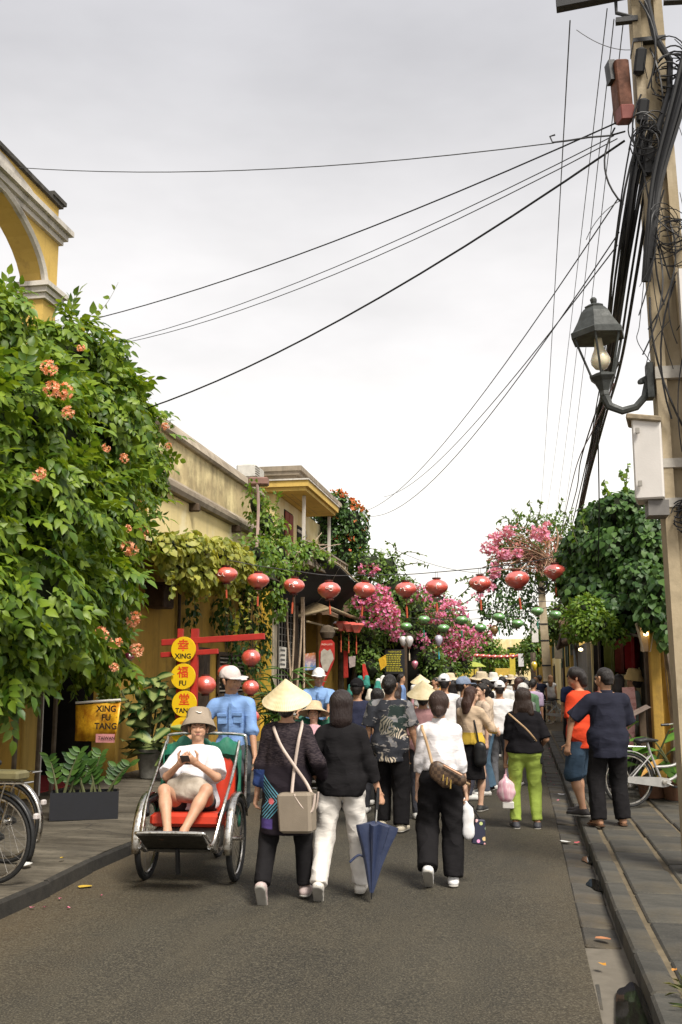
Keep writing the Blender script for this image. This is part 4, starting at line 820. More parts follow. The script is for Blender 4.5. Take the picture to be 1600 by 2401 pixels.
# --- bougainvillea along the left side
def boug(label, name, green, pink, Yc, loc, ng, npk, lsize=.10, extra=()):
    t = thing(name, label, 'bougainvillea', loc); B = blobY(green); core(B, t, M_core, .62); P, O = shell(rng, B, ng, .62, .2); foliage('crown', LEAF, P, O, lsize, L_boug, t, rng, .5, .8)
    B2 = blobY(pink); P, O = shell(rng, B2, npk, .55, .3); foliage('bracts', BRACT, P, O, lsize * .70, F_pk, t, rng, .1, .9); P, O = shell(rng, B2, npk // 2, .6); foliage('crown', LEAF, P, O, lsize, L_boug, t, rng, .4, .9)
    return t
bl = boug('bougainvillea heaped with magenta flowers over the left shops', 'bougainvillea', [(865, 1325, 31, 50, 40), (905, 1330, 33, 45, 40), (855, 1390, 31, 38, 60), (930, 1385, 33, 60, 45), (885, 1440, 32, 60, 60), (960, 1420, 35, 55, 45), (1020, 1420, 38, 55, 35), (1000, 1470, 37, 60, 45), (1060, 1470, 40, 45, 45), (860, 1520, 31, 35, 60), (1035, 1550, 40, 38, 55), (1065, 1530, 42, 32, 45), (1100, 1480, 43, 40, 30), (820, 1470, 31, 22, 60), (905, 1480, 32, 40, 40), (960, 1470, 35, 40, 30), (1012, 1555, 36, 32, 42), (1048, 1580, 37, 34, 32), (868, 1565, 30.5, 30, 38), (1085, 1560, 40, 22, 30)],
    [(885, 1400, 30.2, 35, 30), (905, 1440, 30.4, 32, 35), (870, 1450, 30.2, 25, 25), (925, 1470, 31, 22, 28), (850, 1400, 30, 22, 25), (1000, 1390, 34, 50, 18), (950, 1395, 33, 30, 20), (1060, 1430, 37, 40, 28), (1020, 1440, 36, 25, 25), (1085, 1495, 39, 38, 32), (1110, 1500, 40, 30, 28), (1060, 1520, 39, 20, 30), (1145, 1480, 42, 16, 16), (1090, 1540, 40, 16, 14), (985, 1500, 35, 20, 20), (1040, 1490, 37, 28, 22), (865, 1335, 30.5, 25, 14), (1030,1520,38,20,18)], 33, (-4.6, 33, 0), 9000, 1900, .12)
for a_, b_, c_ in (((905, 1330), (950, 1295), (1000, 1303)), ((915, 1310), (930, 1285), (905, 1270)), ((930, 1330), (980, 1320), (1005, 1328)), ((1075, 1400), (1100, 1375), (1090, 1350)), ((870, 1300), (860, 1285), (885, 1290)), ((1080, 1420), (1120, 1390), (1110, 1360))): twig(bl, [AY(*a_, 33), AY(*b_, 33), AY(*c_, 33)], .02, LEAF, L_boug, .12, 16, 'shoot')
for px in (850, 1010, 1050): MB().tube([G(px, 1690).xy.to_3d() if False else Vector((AY(px, 1600, 34).x - .6, 34 + (px - 850) / 40, .1)), AY(px, 1480, 34 + (px - 850) / 40)], .09, 6).build('stem', M_bark, bl, True)
# --- dry bougainvillea on the right, reaching over the street
br = thing('bougainvillea', 'straggly half-dry bougainvillea overhanging the street from the right', 'bougainvillea', (1.6, 31, 0))
B = blobY([(1190, 1270, 31, 40, 30), (1240, 1270, 31, 50, 38), (1290, 1290, 31, 40, 42), (1200, 1310, 31, 45, 30), (1255, 1325, 31, 50, 30), (1165, 1300, 31, 20, 35)])
rr = random.Random(9)
m = MB()
for j in range(80):
    a = AY(1285 + rr.uniform(-15, 25), 1330 + rr.uniform(-20, 20), 31 + rr.uniform(-.6, .6)); b = AY(1130 + rr.uniform(0, 200), 1235 + rr.uniform(0, 110), 31 + rr.uniform(-1, 1)); mid = (a + b) / 2 + Vector((rr.uniform(-.4, .4), 0, rr.uniform(.1, .9))); m.tube(bez(a, mid, b, 7), rr.choice((.010, .014, .02)), 4)
m.build('dry_twigs', pm('dry_twig', (.36, .22, .14), .9, .4, 5), br, True)['kind'] = 'stuff'
P, O = shell(rng, B, 480, .3, .1); foliage('faded_leaves', LEAF, P, O, .10, F_dry, br, rng, .4, .9)
B2 = blobY([(1165, 1262, 30.5, 28, 14), (1200, 1245, 30.5, 25, 14), (1265, 1250, 30.5, 26, 18), (1185, 1300, 30.5, 20, 14), (1150, 1285, 30.5, 18, 16), (1160, 1340, 30.5, 14, 20), (1150, 1370, 30.5, 12, 18), (1285, 1235, 30.5, 12, 12), (1215, 1300, 30.5, 14, 12), (1120, 1395, 30.5, 14, 12)]); P, O = shell(rng, B2, 420, .2, .2); foliage('bracts', BRACT, P, O, .085, leaf_mat('soft_pink_bract', (.62, .22, .40), (.80, .46, .58), .6, .3), br, rng, .1, .9)
B3 = blobY([(1300, 1250, 32, 40, 45), (1245, 1230, 31.5, 55, 24), (1330, 1300, 32, 30, 45), (1275, 1340, 31.5, 50, 25), (1200, 1280, 31.5, 45, 35), (1240, 1290, 31.5, 50, 35), (1180, 1330, 31.5, 40, 30), (1315, 1380, 32, 30, 40)]); P, O = shell(rng, B3, 2900, .3, .15); foliage('crown', LEAF, P, O, .12, L_boug, br, rng, .4, .9)
B4 = blobY([(1170, 1370, 31, 30, 45), (1210, 1400, 31.5, 40, 60), (1140, 1420, 31, 22, 45), (1240, 1420, 32, 25, 60), (1185, 1450, 31, 35, 40)]); P, O = shell(rng, B4, 1700, .2, .08); foliage('hanging_growth', LEAF, P, O, .105, L_dark, br, rng, .9, .7)
for a_, b_, c_ in (((1230, 1240), (1245, 1200), (1240, 1175)), ((1255, 1240), (1268, 1190), (1262, 1170)), ((1200, 1250), (1190, 1215), (1165, 1225)), ((1280, 1250), (1310, 1200), (1320, 1170)), ((1300, 1270), (1330, 1215), (1312, 1195)), ((1230, 1330), (1200, 1400), (1170, 1470)), ((1190, 1340), (1150, 1400), (1120, 1440)), ((1175, 1400), (1150, 1470), (1135, 1490)), ((1150, 1350), (1100, 1355), (1070, 1365)), ((1215, 1240), (1212, 1205), (1200, 1195))): twig(br, [AY(*a_, 31), AY(*b_, 31), AY(*c_, 31)], .02, LEAF, L_boug, .12, 22, 'shoot')
MB().tube(spl([(1.75, 32, .1), (1.7, 31.8, 2.5), AY(1300, 1330, 31.5)]), .08, 6).build('stem', M_bark, br, True)
# --- heart-leaved creeper over the textile shop
cr = thing('heart_leaf_creeper', 'dense dark green heart-leaved creeper over the textile shop roof', 'creeper', (1.9, 16.5, 0))
B = blobY([(1400, 1220, 17, 50, 50), (1460, 1200, 16.5, 70, 50), (1520, 1270, 16, 55, 75), (1440, 1290, 16.3, 80, 60), (1365, 1290, 17, 45, 50), (1500, 1370, 16, 70, 80), (1400, 1370, 16.5, 75, 60), (1445, 1425, 16, 85, 50), (1545, 1430, 15.6, 38, 90), (1345, 1370, 17, 35, 50), (1560, 1500, 15.2, 25, 30), (1330, 1320, 18, 30, 40), (1535, 1440, 14.4, 40, 38), (1565, 1480, 14.3, 30, 35), (1505, 1380, 14.8, 55, 55), (1552, 1400, 14.5, 36, 70)])
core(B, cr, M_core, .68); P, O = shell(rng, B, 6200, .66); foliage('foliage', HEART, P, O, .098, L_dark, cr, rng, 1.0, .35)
for a_, b_, c_ in (((1415, 1190), (1420, 1150), (1418, 1125)), ((1465, 1170), (1470, 1120), (1472, 1085)), ((1480, 1170), (1465, 1130), (1455, 1100)), ((1440, 1180), (1425, 1155), (1412, 1148)), ((1355, 1280), (1340, 1225), (1345, 1190)), ((1380, 1260), (1365, 1215), (1372, 1190)), ((1540, 1520), (1570, 1560), (1575, 1590))): twig(cr, [AY(*a_, 16.3), AY(*b_, 16.3), AY(*c_, 16.3)], .010, HEART, L_fresh, .085, 12, 'shoot')
MB().tube(spl([(2.0, 14.72, .12), (2.06, 14.7, 1.4), (1.98, 14.7, 2.4), (2.0, 15, 3.2)]), .05, 6).build('stem', M_bark, cr, True)
for j in range(7): x0 = 1.95 + .08 * j; MB().tube(bez((x0, 14.77, .15), (x0 + rr.uniform(-.15, .15), 14.74, 1.2), (x0 + rr.uniform(-.2, .1), 14.76, 2.3), 8), rr.choice((.012, .02, .03)), 5).build('dry_stem', MATS['dry_stem'], cr, True)
lb = thing('leafy_bush', 'small bright green bush hanging below the heart-leaved creeper', 'bush', AY(1385, 1700, 15.4).xy.to_3d())
B = blobY([(1375, 1430, 15.6, 40, 38), (1395, 1465, 15.4, 52, 35), (1350, 1470, 15.6, 32, 32), (1440, 1490, 15.4, 30, 22)]); core(B, lb, M_core, .55); P, O = shell(rng, B, 1500, .6); foliage('crown', LEAF, P, O, .075, L_fresh, lb, rng, .5, .7)
MB().tube(spl([AY(1400, 1470, 15.5), AY(1450, 1480, 15.5), AY(1530, 1500, 15.3)]), .02, 5).build('branch', M_bark, lb, True)
# --- trees farther down the street
def far_tree(label, blobs, n, size, mat, Y, name='street_tree'):
    c = AY(blobs[0][0], 1600, Y); t = thing(name, label, 'tree', (c.x, Y, 0)); B = blobY(blobs); core(B, t, M_core, .6); P, O = shell(rng, B, n, .6); foliage('crown', LEAF, P, O, size, mat, t, rng, .5, .8)
    MB().tube([(c.x, Y, 0), AY(blobs[0][0], blobs[0][1], Y)], .12, 6).build('trunk', M_bark, t, True)
far_tree('dark leafy tree beside the white sign of the second pole', [(1250, 1530, 44, 22, 40), (1262, 1500, 44, 16, 25), (1290, 1470, 40, 30, 40), (1310, 1440, 38, 25, 30)], 1500, .15, L_boug, 42)
far_tree('pale tree in the hazy middle of the street end', [(1150, 1530, 75, 30, 38), (1120, 1530, 75, 22, 25), (1180, 1545, 80, 25, 22)], 900, .28, L_fresh, 75)
far_tree('far tree right of the street end behind the hanging lanterns', [(1215, 1540, 68, 18, 26), (1235, 1520, 66, 16, 26)], 600, .25, L_boug, 68)
far_tree('broad round tree in front of the closing house at the street end', [(1190, 1555, 95, 30, 26), (1160, 1565, 95, 22, 20), (1225, 1560, 98, 16, 22)], 700, .3, L_boug, 95)
far_tree('dark tree behind the yellow sign boards', [(1130, 1560, 88, 18, 20), (1105, 1570, 88, 16, 18)], 450, .28, L_dark, 88)
far_tree('greyish tree at the far left of the street end', [(1090, 1560, 60, 22, 22), (1105, 1545, 62, 18, 20)], 600, .22, L_boug, 60)
# ------------------------------------------------------------ plants in pots and beds
def varieg(name, edge, mid):
    k = N(name); v = k.coord('Generated'); sx_ = k.n('SeparateXYZ', {0: v}); d = k.math('ABSOLUTE', k.math('SUBTRACT', sx_.outputs[0], .5)); oi = k.n('ObjectInfo')
    f = k.math('ADD', d, k.rng(k.noise(k.coord('Object'), 45, 4, .7), 0, 1, -.18, .18)); col = k.mix(k.rng(f, .12, .32), mid, edge)
    col = k.mix(k.rng(oi.outputs['Random'], 0, 1, 0, .5), col, edge); k.base(col, .38, 0, .5)
    tr = k.n('BsdfTranslucent', {'Color': col}); ms = k.n('MixShader', {0: .2, 1: k.b.outputs[0], 2: tr.outputs[0]}); k.t.links.new(ms.outputs[0], k.out.inputs[0]); MATS[name] = k.m; return k.m
def big_leaf(w=.42, droop=.35, n=7):
    V, F = [], []
    for i in range(n + 1):
        u = i / n; ww = w * .5 * math.sin(math.pi * min(1, u ** .8)) ** .75 if 0 < u < 1 else .008; z = -droop * u * u
        V += [(-ww, u, z + .10 * ww), (0, u, z - .03), (ww, u, z + .10 * ww)]
    for i in range(n): a = i * 3; F += [(a, a + 1, a + 4, a + 3), (a + 1, a + 2, a + 5, a + 4)]
    return np_mesh('leaf', np.array(V), [np.array(F)], True)
def put_leaf(me, parent, base, direction, nrm, s, name='leaf'):
    y = Vector(direction).normalized(); x = y.cross(Vector(nrm)); x = (x if x.length > .01 else y.orthogonal()).normalized(); z = x.cross(y); o = bpy.data.objects.new(name, me); COL.objects.link(o); o.parent = parent
    o.matrix_basis = Matrix.Translation(Vector(base) - ORG[parent]) @ Matrix((x, y, z)).transposed().to_4x4() @ Matrix.Scale(s, 4); return o
rr = random.Random(21)
pc = G(352, 1826, .13); dl = big_leaf(.56, .34); dl.materials.append(varieg('dieffenbachia_leaf', (.018, .058, .013), (.36, .42, .15)))
dp = thing('dumb_cane_plant', 'large potted plant with pale-mottled green leaves beside the round sign discs', 'potted plant', pc)
m = MB(); m.lathe([(.13, 0), (.16, .02), (.215, .40), (.235, .41), (.235, .46), (.21, .46), (.20, .42), (.0, .41)], 20, pc, None, False); m.build('pot', pm('grey_cement_pot', (.26, .25, .22), .9, .4, 8, .5), dp, True)
for px, py in ((300, 1640), (330, 1600), (360, 1590), (395, 1610), (345, 1650), (385, 1660), (310, 1700), (360, 1700), (400, 1700), (335, 1740), (375, 1745), (295, 1670), (285, 1620), (415, 1640), (320, 1660), (350, 1620), (410, 1740), (300, 1740), (370, 1630)):
    top = AY(px, py, pc.y + rr.uniform(-.45, .25)); MB().tube(bez(pc + Vector((rr.uniform(-.08, .08), 0, .42)), pc.lerp(top, .5) + Vector((0, 0, .15)), top, 6), .016, 5).build('stem', M_stem, dp, True)
    for q in range(4):
        a = rr.uniform(0, 6.28); d_ = Vector((math.cos(a), math.sin(a) * .8 - .45, rr.uniform(-.45, .75))); put_leaf(dl, dp, top + Vector((0, 0, -.05 * q)), d_, Vector((0, -.6, 1)) + Vector((rr.uniform(-.4, .4), -.3, 0)), rr.uniform(.28, .42))
# planter trough with upright glossy stems
a, b = G(115, 1925, .125), G(277, 1920, .125); c = (a + b) / 2; ang = math.atan2(b.y - a.y, b.x - a.x); W = (b - a).length
pl = thing('planter_trough', 'long black planter trough of upright glossy stems on the left pavement', 'planter', c)
RM = Matrix.Rotation(ang, 3, 'Z')
def PT(x, y, z): return c + RM @ Vector((x, y, z))
m = MB(); 
for (x0, x1, y0, y1) in ((-W / 2, W / 2, 0, .02), (-W / 2, W / 2, .30, .32), (-W / 2, -W / 2 + .02, .021, .299), (W / 2 - .02, W / 2, .021, .299)): m.box(PT((x0 + x1) / 2, (y0 + y1) / 2, .15), (x1 - x0, y1 - y0, .30), RM)
m.build('trough', pm('black_blue_panel', (.018, .019, .024), .45, .3, 5, .1), pl, True)
MB().box(PT(0, .16, .13), (W - .05, .27, .22), RM).build('soil', pm('soil', (.05, .035, .022), .95, .5, 20), pl, True)
zl = big_leaf(.46, .12, 4); zl.materials.append(L_dark)
for j in range(11):
    x = -W / 2 + .08 + (W - .16) * j / 10; base = PT(x, .16 + rr.uniform(-.07, .07), .24); tip = base + Vector((rr.uniform(-.22, .22) + (.22 if j > 8 else 0), rr.uniform(-.1, .1), rr.uniform(.30, .52))); P_ = bez(base, (base + tip) / 2 + Vector((0, 0, .12)), tip, 8)
    st = MB().tube(P_, [.018 * (1 - .8 * i / 8) for i in range(9)], 5).build('stem', M_stem, pl, True)
    for i in range(2, 9):
        for s in (-1, 1): o = put_leaf(zl, pl, P_[i], Vector((s * .8, -.2, .55)), (0, -1, .4), rr.uniform(.10, .145))
# feathery bamboo-like plant behind the cyclo driver
bp = thing('bamboo_palm', 'feathery green bamboo palm behind the cyclo driver and red lanterns', 'potted plant', AY(650, 1800, 18.3).xy.to_3d() + Vector((0, 0, .13)))
b0 = ORG[bp]; la = big_leaf(.13, .30, 5); la.materials.append(leaf_mat('bamboo_leaf', (.03, .085, .012), (.10, .19, .03), .42, .28))
m = MB(); m.lathe([(.15, 0), (.22, .35), (.2, .36), (0, .33)], 16, b0, None, False); m.build('pot', pm('clay_pot', (.20, .10, .06), .9), bp, True)
for j in range(24):
    top = AY(rr.uniform(600, 715), rr.uniform(1555, 1680), 18.3 + rr.uniform(-.5, .4)); P_ = bez(b0 + Vector((rr.uniform(-.12, .12), 0, .3)), (b0 + top) / 2 + Vector((0, 0, .3)), top, 6); MB().tube(P_, .009, 4).build('cane', M_stem, bp, True)
    for q in range(9): a = rr.uniform(0, 6.28); put_leaf(la, bp, P_[rr.choice((4, 5, 6, 6))], (math.cos(a), math.sin(a) * .6 - .3, rr.uniform(-.5, .5)), (0, -.5, 1), rr.uniform(.25, .42))
# broad-leaved plants by the right wall
for k_, (px, py, Yb, n_, sz, lab) in enumerate(((1530, 1850, 14.2, 13, .5, 'broad-leaved green plant behind the silver bicycle saddle'), (1590, 1860, 14.0, 9, .5, 'tall broad-leaved plant with a yellowing leaf at the right edge'), (1575, 1590, 14.3, 0, .3, ''))):
    if not n_: continue
    g = AY(px, py, Yb); g.z = .13; t = thing('arum_plant', lab, 'plant', g); me = big_leaf(.36, .45); me.materials.append(varieg('arum_leaf%d' % k_, (.055, .15, .02), (.13, .26, .04))); my = big_leaf(.22, .3); my.materials.append(pm('yellowed_leaf', (.45, .24, .05), .6))
    for j in range(n_):
        a = 2 * math.pi * j / n_ + rr.uniform(-.2, .2); e_ = g + Vector((.28 * math.cos(a), .2 * math.sin(a) - .05, rr.uniform(.35, 1.0))); P_ = bez(g, g + Vector((0, 0, .4)), e_, 5); MB().tube(P_, .012, 5).build('stalk', M_stem, t, True)
        put_leaf(me if j % 6 or k_ == 0 else my, t, e_, (math.cos(a), math.sin(a) * .7 - .3, rr.uniform(-.1, .5)), (0, -.3, 1), sz * rr.uniform(.7, 1.15))
    MB().lathe([(.16, 0), (.2, .22), (.18, .23), (0, .2)], 14, g, None, False).build('pot', MATS['clay_pot'], t, True)
# tuft of grass on the near right pavement
g0 = G(1590, 2375, .12); n_ = 700; rgp = np.random.default_rng(5); P = np.array(g0) + np.stack([rgp.normal(.04, .10, n_), rgp.normal(.05, .17, n_), np.zeros(n_)], 1); P = P[(P[:, 0] > .76)]; n_ = len(P)
y = unit(rgp.normal(0, .55, (n_, 3)) + np.array([0, 0, .8])); V, F = scatter(tpl([ovate(.1, .02, .5)]), P, y, unit(rgp.normal(0, 1, (n_, 3))), rgp.uniform(.04, .13, n_))
props(link('grass', np_mesh('grass', V, [F], True), None, leaf_mat('grass_blade', (.05, .085, .02), (.17, .16, .05), .6, .3)), 'small tuft of grass on the slabs at the lower right', 'grass', kind='stuff')
# ------------------------------------------------------------ people: bodies and clothes as smooth surfaces
def surf_nets(f, org, h):
    ins = f < 0; nx, ny, nz = f.shape
    cs = np.zeros((nx - 1, ny - 1, nz - 1), np.int8)
    for dx in (0, 1):
        for dy in (0, 1):
            for dz in (0, 1): cs += ins[dx:nx - 1 + dx, dy:ny - 1 + dy, dz:nz - 1 + dz]
    I = np.argwhere((cs > 0) & (cs < 8))
    if not len(I): return np.zeros((0, 3)), np.zeros((0, 4), int)
    acc = np.zeros((len(I), 3)); cnt = np.zeros(len(I)); co = [(a, b, c) for a in (0, 1) for b in (0, 1) for c in (0, 1)]
    val = {c: f[I[:, 0] + c[0], I[:, 1] + c[1], I[:, 2] + c[2]] for c in co}
    for a in co:
        for ax in range(3):
            if a[ax] == 0:
                b = list(a); b[ax] = 1; b = tuple(b); va, vb = val[a], val[b]; x = (va < 0) != (vb < 0); t = np.where(x, va / np.where(x, va - vb, 1), 0)
                p = np.array(a, float)[None] + t[:, None] * (np.array(b) - np.array(a))[None]; acc += p * x[:, None]; cnt += x
    V = (I + acc / cnt[:, None]) * h + org; idx = -np.ones(cs.shape, int); idx[I[:, 0], I[:, 1], I[:, 2]] = np.arange(len(I)); F = []
    for ax in range(3):
        s0 = [slice(None)] * 3; s1 = [slice(None)] * 3; s0[ax] = slice(0, -1); s1[ax] = slice(1, None); a, b = ins[tuple(s0)], ins[tuple(s1)]; E_ = np.argwhere(a != b); u, v = [(1, 2), (2, 0), (0, 1)][ax]
        ok = (E_[:, u] > 0) & (E_[:, v] > 0) & (E_[:, u] < f.shape[u] - 1) & (E_[:, v] < f.shape[v] - 1); E_ = E_[ok]; q = []
        for du, dv in ((-1, -1), (0, -1), (0, 0), (-1, 0)): c = E_.copy(); c[:, u] += du; c[:, v] += dv; q.append(idx[c[:, 0], c[:, 1], c[:, 2]])
        Q = np.stack(q, 1); fl = a[E_[:, 0], E_[:, 1], E_[:, 2]]; Q[~fl] = Q[~fl][:, ::-1]; F.append(Q)
    return V, np.concatenate(F)
def seg(a, b, r0, r1=None, flat=None, k=1., cuts=(), sub=False): return dict(a=np.array(a, float), b=np.array(b, float), r=(r0, r0 if r1 is None else r1), flat=None if flat is None else np.array(flat, float) / np.linalg.norm(flat), k=k, cuts=[(np.array(p, float), np.array(n, float) / np.linalg.norm(n)) for p, n in cuts], sub=sub)
def sdf_mesh(prims, h, blend=.03, folds=0., seed=0, cuts=()):
    lo = np.min([np.minimum(p['a'], p['b']) - max(p['r']) for p in prims], 0) - 3 * h; hi = np.max([np.maximum(p['a'], p['b']) + max(p['r']) for p in prims], 0) + 3 * h
    n = np.ceil((hi - lo) / h).astype(int) + 1; f = np.full(n, .2, np.float32); ax = [lo[i] + h * np.arange(n[i]) for i in range(3)]
    for p in prims:
        mg = max(p['r']) + blend + 2 * h; i0 = np.maximum(((np.minimum(p['a'], p['b']) - mg - lo) / h).astype(int), 0); i1 = np.minimum(((np.maximum(p['a'], p['b']) + mg - lo) / h).astype(int) + 2, n)
        sl = tuple(slice(a, b) for a, b in zip(i0, i1)); X, Y, Z = np.meshgrid(*[ax[i][i0[i]:i1[i]] for i in range(3)], indexing='ij'); q = np.stack([X, Y, Z], -1) - p['a']; ab = p['b'] - p['a']
        if p['flat'] is not None: fn = p['flat']; e_ = (1 / p['k'] - 1); q = q + fn * (q @ fn)[..., None] * e_; ab = ab + fn * (ab @ fn) * e_
        L2 = max(ab @ ab, 1e-9); t = np.clip((q @ ab) / L2, 0, 1); d = np.linalg.norm(q - t[..., None] * ab, axis=-1) - (p['r'][0] + (p['r'][1] - p['r'][0]) * t)
        for c, nn in p['cuts']: d = np.maximum(d, (np.stack([X, Y, Z], -1) - c) @ nn)
        o = f[sl]
        if p['sub']: f[sl] = np.maximum(o, -d)
        else: hh = np.clip(.5 + .5 * (d - o) / blend, 0, 1); f[sl] = d * (1 - hh) + o * hh - blend * hh * (1 - hh)
    if folds or cuts:
        X, Y, Z = np.meshgrid(*ax, indexing='ij')
        if folds: g = np.random.default_rng(seed); a = g.uniform(0, 6, 6); f += folds * (np.sin(X * 42 + Z * 9 + a[0] + 2 * np.sin(Z * 5 + a[3])) * .35 + np.sin(Z * 62 + X * 33 * np.sin(a[4]) + Y * 25 + a[1] + 1.5 * np.sin(X * 12)) * .42 * (np.sin(Z * 7 + a[5]) * .5 + .6) + np.sin(Y * 35 - Z * 22 + X * 14 + a[2]) * .3).astype(np.float32)
        for c, nn in cuts: f = np.maximum(f, (X - c[0]) * nn[0] + (Y - c[1]) * nn[1] + (Z - c[2]) * nn[2])
    return surf_nets(f, lo, h)
def ik(a, t, l1, l2, pole):
    a, t, pole = map(Vector, (a, t, pole)); d = t - a; D = min(d.length, (l1 + l2) * .999); u = d.normalized(); x = (l1 * l1 - l2 * l2 + D * D) / (2 * D); hgt = math.sqrt(max(l1 * l1 - x * x, 0)); w_ = pole - u * pole.dot(u); w_.normalize(); return a + u * x + w_ * hgt, a + u * D
SKIN = [(.50, .29, .185), (.42, .235, .14), (.56, .36, .25), (.33, .18, .105)]
def skin_mat(i):
    nm = 'skin_%d' % i
    if nm in MATS: return MATS[nm]
    k = N(nm); v = k.coord('Object'); c = SKIN[i]; k.base(k.mix(k.rng(k.noise(v, 14, 4), .35, .65), (c[0] * .88, c[1] * .80, c[2] * .78), c), .52, 0, .4); k.set(k.b.inputs['Subsurface Weight'], .06); k.set(k.b.inputs['Subsurface Radius'], (.02, .008, .004)); k.bump(k.noise(v, 120, 3), .15, .002); MATS[nm] = k.m; return k.m
def hair_mat(c=(.012, .009, .008)):
    nm = 'hair_%d_%d' % (int(c[0] * 1000), int(c[1] * 1000))
    if nm in MATS: return MATS[nm]
    k = N(nm); v = k.coord('Object', (1, 1, .12)); f = k.noise(v, 130, 3, .7); k.base(k.mix(f, tuple(x * .5 for x in c), tuple(x * 1.9 for x in c)), .42, 0, .4); k.bump(k.math('ADD', f, k.math('MULTIPLY', k.noise(k.coord('Object', (1, 1, .25)), 28, 3), 1.5)), .9, .010); MATS[nm] = k.m; return k.m
def hand_prims(w_, d, n, side, curl, fist=False):
    """palm, four unequal fingers with two bends, thumb from the side; d = along the hand, n = back of the hand, side = towards the thumb"""
    w_, d, n, side = map(Vector, (w_, d, n, side)); P = [seg(w_, w_ + d * .075, .030, .036, n, .52), seg(w_ - d * .03, w_ + d * .01, .026, .028, n, .8)]
    for i, (off, ln) in enumerate(((.030, .068), (.010, .076), (-.011, .071), (-.030, .056))):
        b = w_ + d * .085 + side * off; ca = curl * (1 + .12 * i); d1 = (d * math.cos(ca) - n * math.sin(ca)).normalized(); d2 = (d * math.cos(2.1 * ca) - n * math.sin(2.1 * ca)).normalized(); j = b + d1 * ln * .5; e_ = j + d2 * ln * .55; P += [seg(b, j, .0095, .0088), seg(j, e_, .0088, .0072)]
    tb = w_ + d * .025 + side * .030; tj = tb + (d * .55 + side * .75 - n * .25 * curl).normalized() * .045; P += [seg(tb, tj, .013, .0105), seg(tj, tj + (d * .85 + side * .25 - n * .4 * curl).normalized() * .035, .0105, .008)]
    return P
def person(label, loc, face=0., H=1.62, skin=0, build=1., sex='f', feet=None, hands=None, lean=0., twist=0., roll=0., head=(0, 0), hair='short', hair_c=(.012, .009, .008), top=None, bottom=None, shoes=(.6, .58, .55), hat=None, det=1, seat=None, group=None, palm=None, curl=.5, extra=None, z=0., elbow=None, facef=False, socks=None, knee=None):
    """local frame: x to the person's right, y forward, z up. All measures for 1.62 m, scaled by H."""
    root = thing('person', label, 'person', (loc[0], loc[1], z), face, group); S = H / 1.62; root.scale = (S, S, S)
    h = {0: .033, 1: .0175, 2: .0114}[det]; w_ = build; top = top or {}; bottom = bottom or {}
    hipz = seat if seat is not None else .86; feet = feet or {}; hands = hands or {}
    Tm = Matrix.Translation((0, 0, hipz)) @ Matrix.Rotation(twist, 4, 'Z') @ Matrix.Rotation(-lean, 4, 'X') @ Matrix.Rotation(roll, 4, 'Y') @ Matrix.Translation((0, 0, -.86))
    T_ = lambda x, y, z_: np.array(Tm @ Vector((x, y, z_)))
    fw_ = np.array((Tm.to_3x3() @ Vector((0, 1, 0)))); shw = (.138 if sex == 'f' else .166) * (.55 + .45 * w_)
    Hm = Tm @ Matrix.Translation((0, .005, 1.40)) @ Matrix.Rotation(head[0], 4, 'Z') @ Matrix.Rotation(head[1], 4, 'X') @ Matrix.Scale(1.07, 4) @ Matrix.Translation((0, 0, -1.41)); H_ = lambda x, y, z_: np.array(Hm @ Vector((x, y, z_)))
    hf = np.array(Hm.to_3x3() @ Vector((0, 1, 0))); hr = np.array(Hm.to_3x3() @ Vector((1, 0, 0))); hu = np.array(Hm.to_3x3() @ Vector((0, 0, 1)))
    # limbs
    J = {}
    for s, nm in ((1, 'R'), (-1, 'L')):
        sh = T_(s * shw, 0, 1.288); tg = hands.get(nm, (s * (shw + .05 * w_), .02, .765)); tg = np.array(tg); el, wr = ik(sh, tg, .265, .235, (elbow or {}).get(nm, (s * .35, -1, -.25))); hp = np.array(Tm @ Vector((s * .088 * (.7 + .3 * w_), 0, .86))) if seat is None else np.array((s * .09, 0, hipz)); ft = feet.get(nm, (s * .10, 0, .075, 0)); kn, an = ik(hp, ft[:3], .405, .395, (knee or {}).get(nm, (s * .12, 1, .1))); J[nm] = (sh, np.array(el), np.array(wr), hp, np.array(kn), np.array(an), ft[3] if len(ft) > 3 else 0., ft[4] if len(ft) > 4 else 0.)
    # ---- body
    P = [seg(T_(-.06, 0, .90), T_(.06, 0, .90), .10 * w_, None, fw_, .85), seg(T_(0, 0, .92), T_(0, 0, 1.10), .115 * w_, .105 * w_, fw_, .78), seg(T_(0, 0, 1.08), T_(0, 0, 1.24), .115 * w_, .13 * w_, fw_, .68), seg(T_(0, -.012, 1.30), H_(0, .0, 1.44), .054, .047)] + [seg(T_(s * .03, -.012, 1.335), T_(s * shw * .92, -.004, 1.295), .046, .046) for s in (-1, 1)]
    HP = [seg(H_(0, -.022, 1.535), H_(0, -.005, 1.545), .081, .079, hr, .90), seg(H_(0, .012, 1.46), H_(0, .018, 1.52), .050, .066, hr, .92), seg(H_(0, .045, 1.437), H_(0, .050, 1.445), .030, .030), seg(H_(-.03, .045, 1.48), H_(.03, .045, 1.48), .032, None), seg(H_(0, .0, 1.40), H_(0, -.005, 1.48), .050, .055)]
    for s in (-1, 1): HP += [seg(H_(s * .074, -.008, 1.495), H_(s * .080, -.016, 1.53), .012, .017, hr, .55)]
    if det == 2 or facef: HP += [seg(H_(0, .078, 1.525), H_(0, .092, 1.492), .009, .0145), seg(H_(-.010, .084, 1.488), H_(.010, .084, 1.488), .009, None), seg(H_(-.018, .075, 1.462), H_(.018, .075, 1.462), .0085, None, hu, .8), seg(H_(-.045, .066, 1.543), H_(.045, .066, 1.543), .013, None)] + [seg(H_(s * .033, .068, 1.503), H_(s * .038, .060, 1.495), .019, None) for s in (-1, 1)]
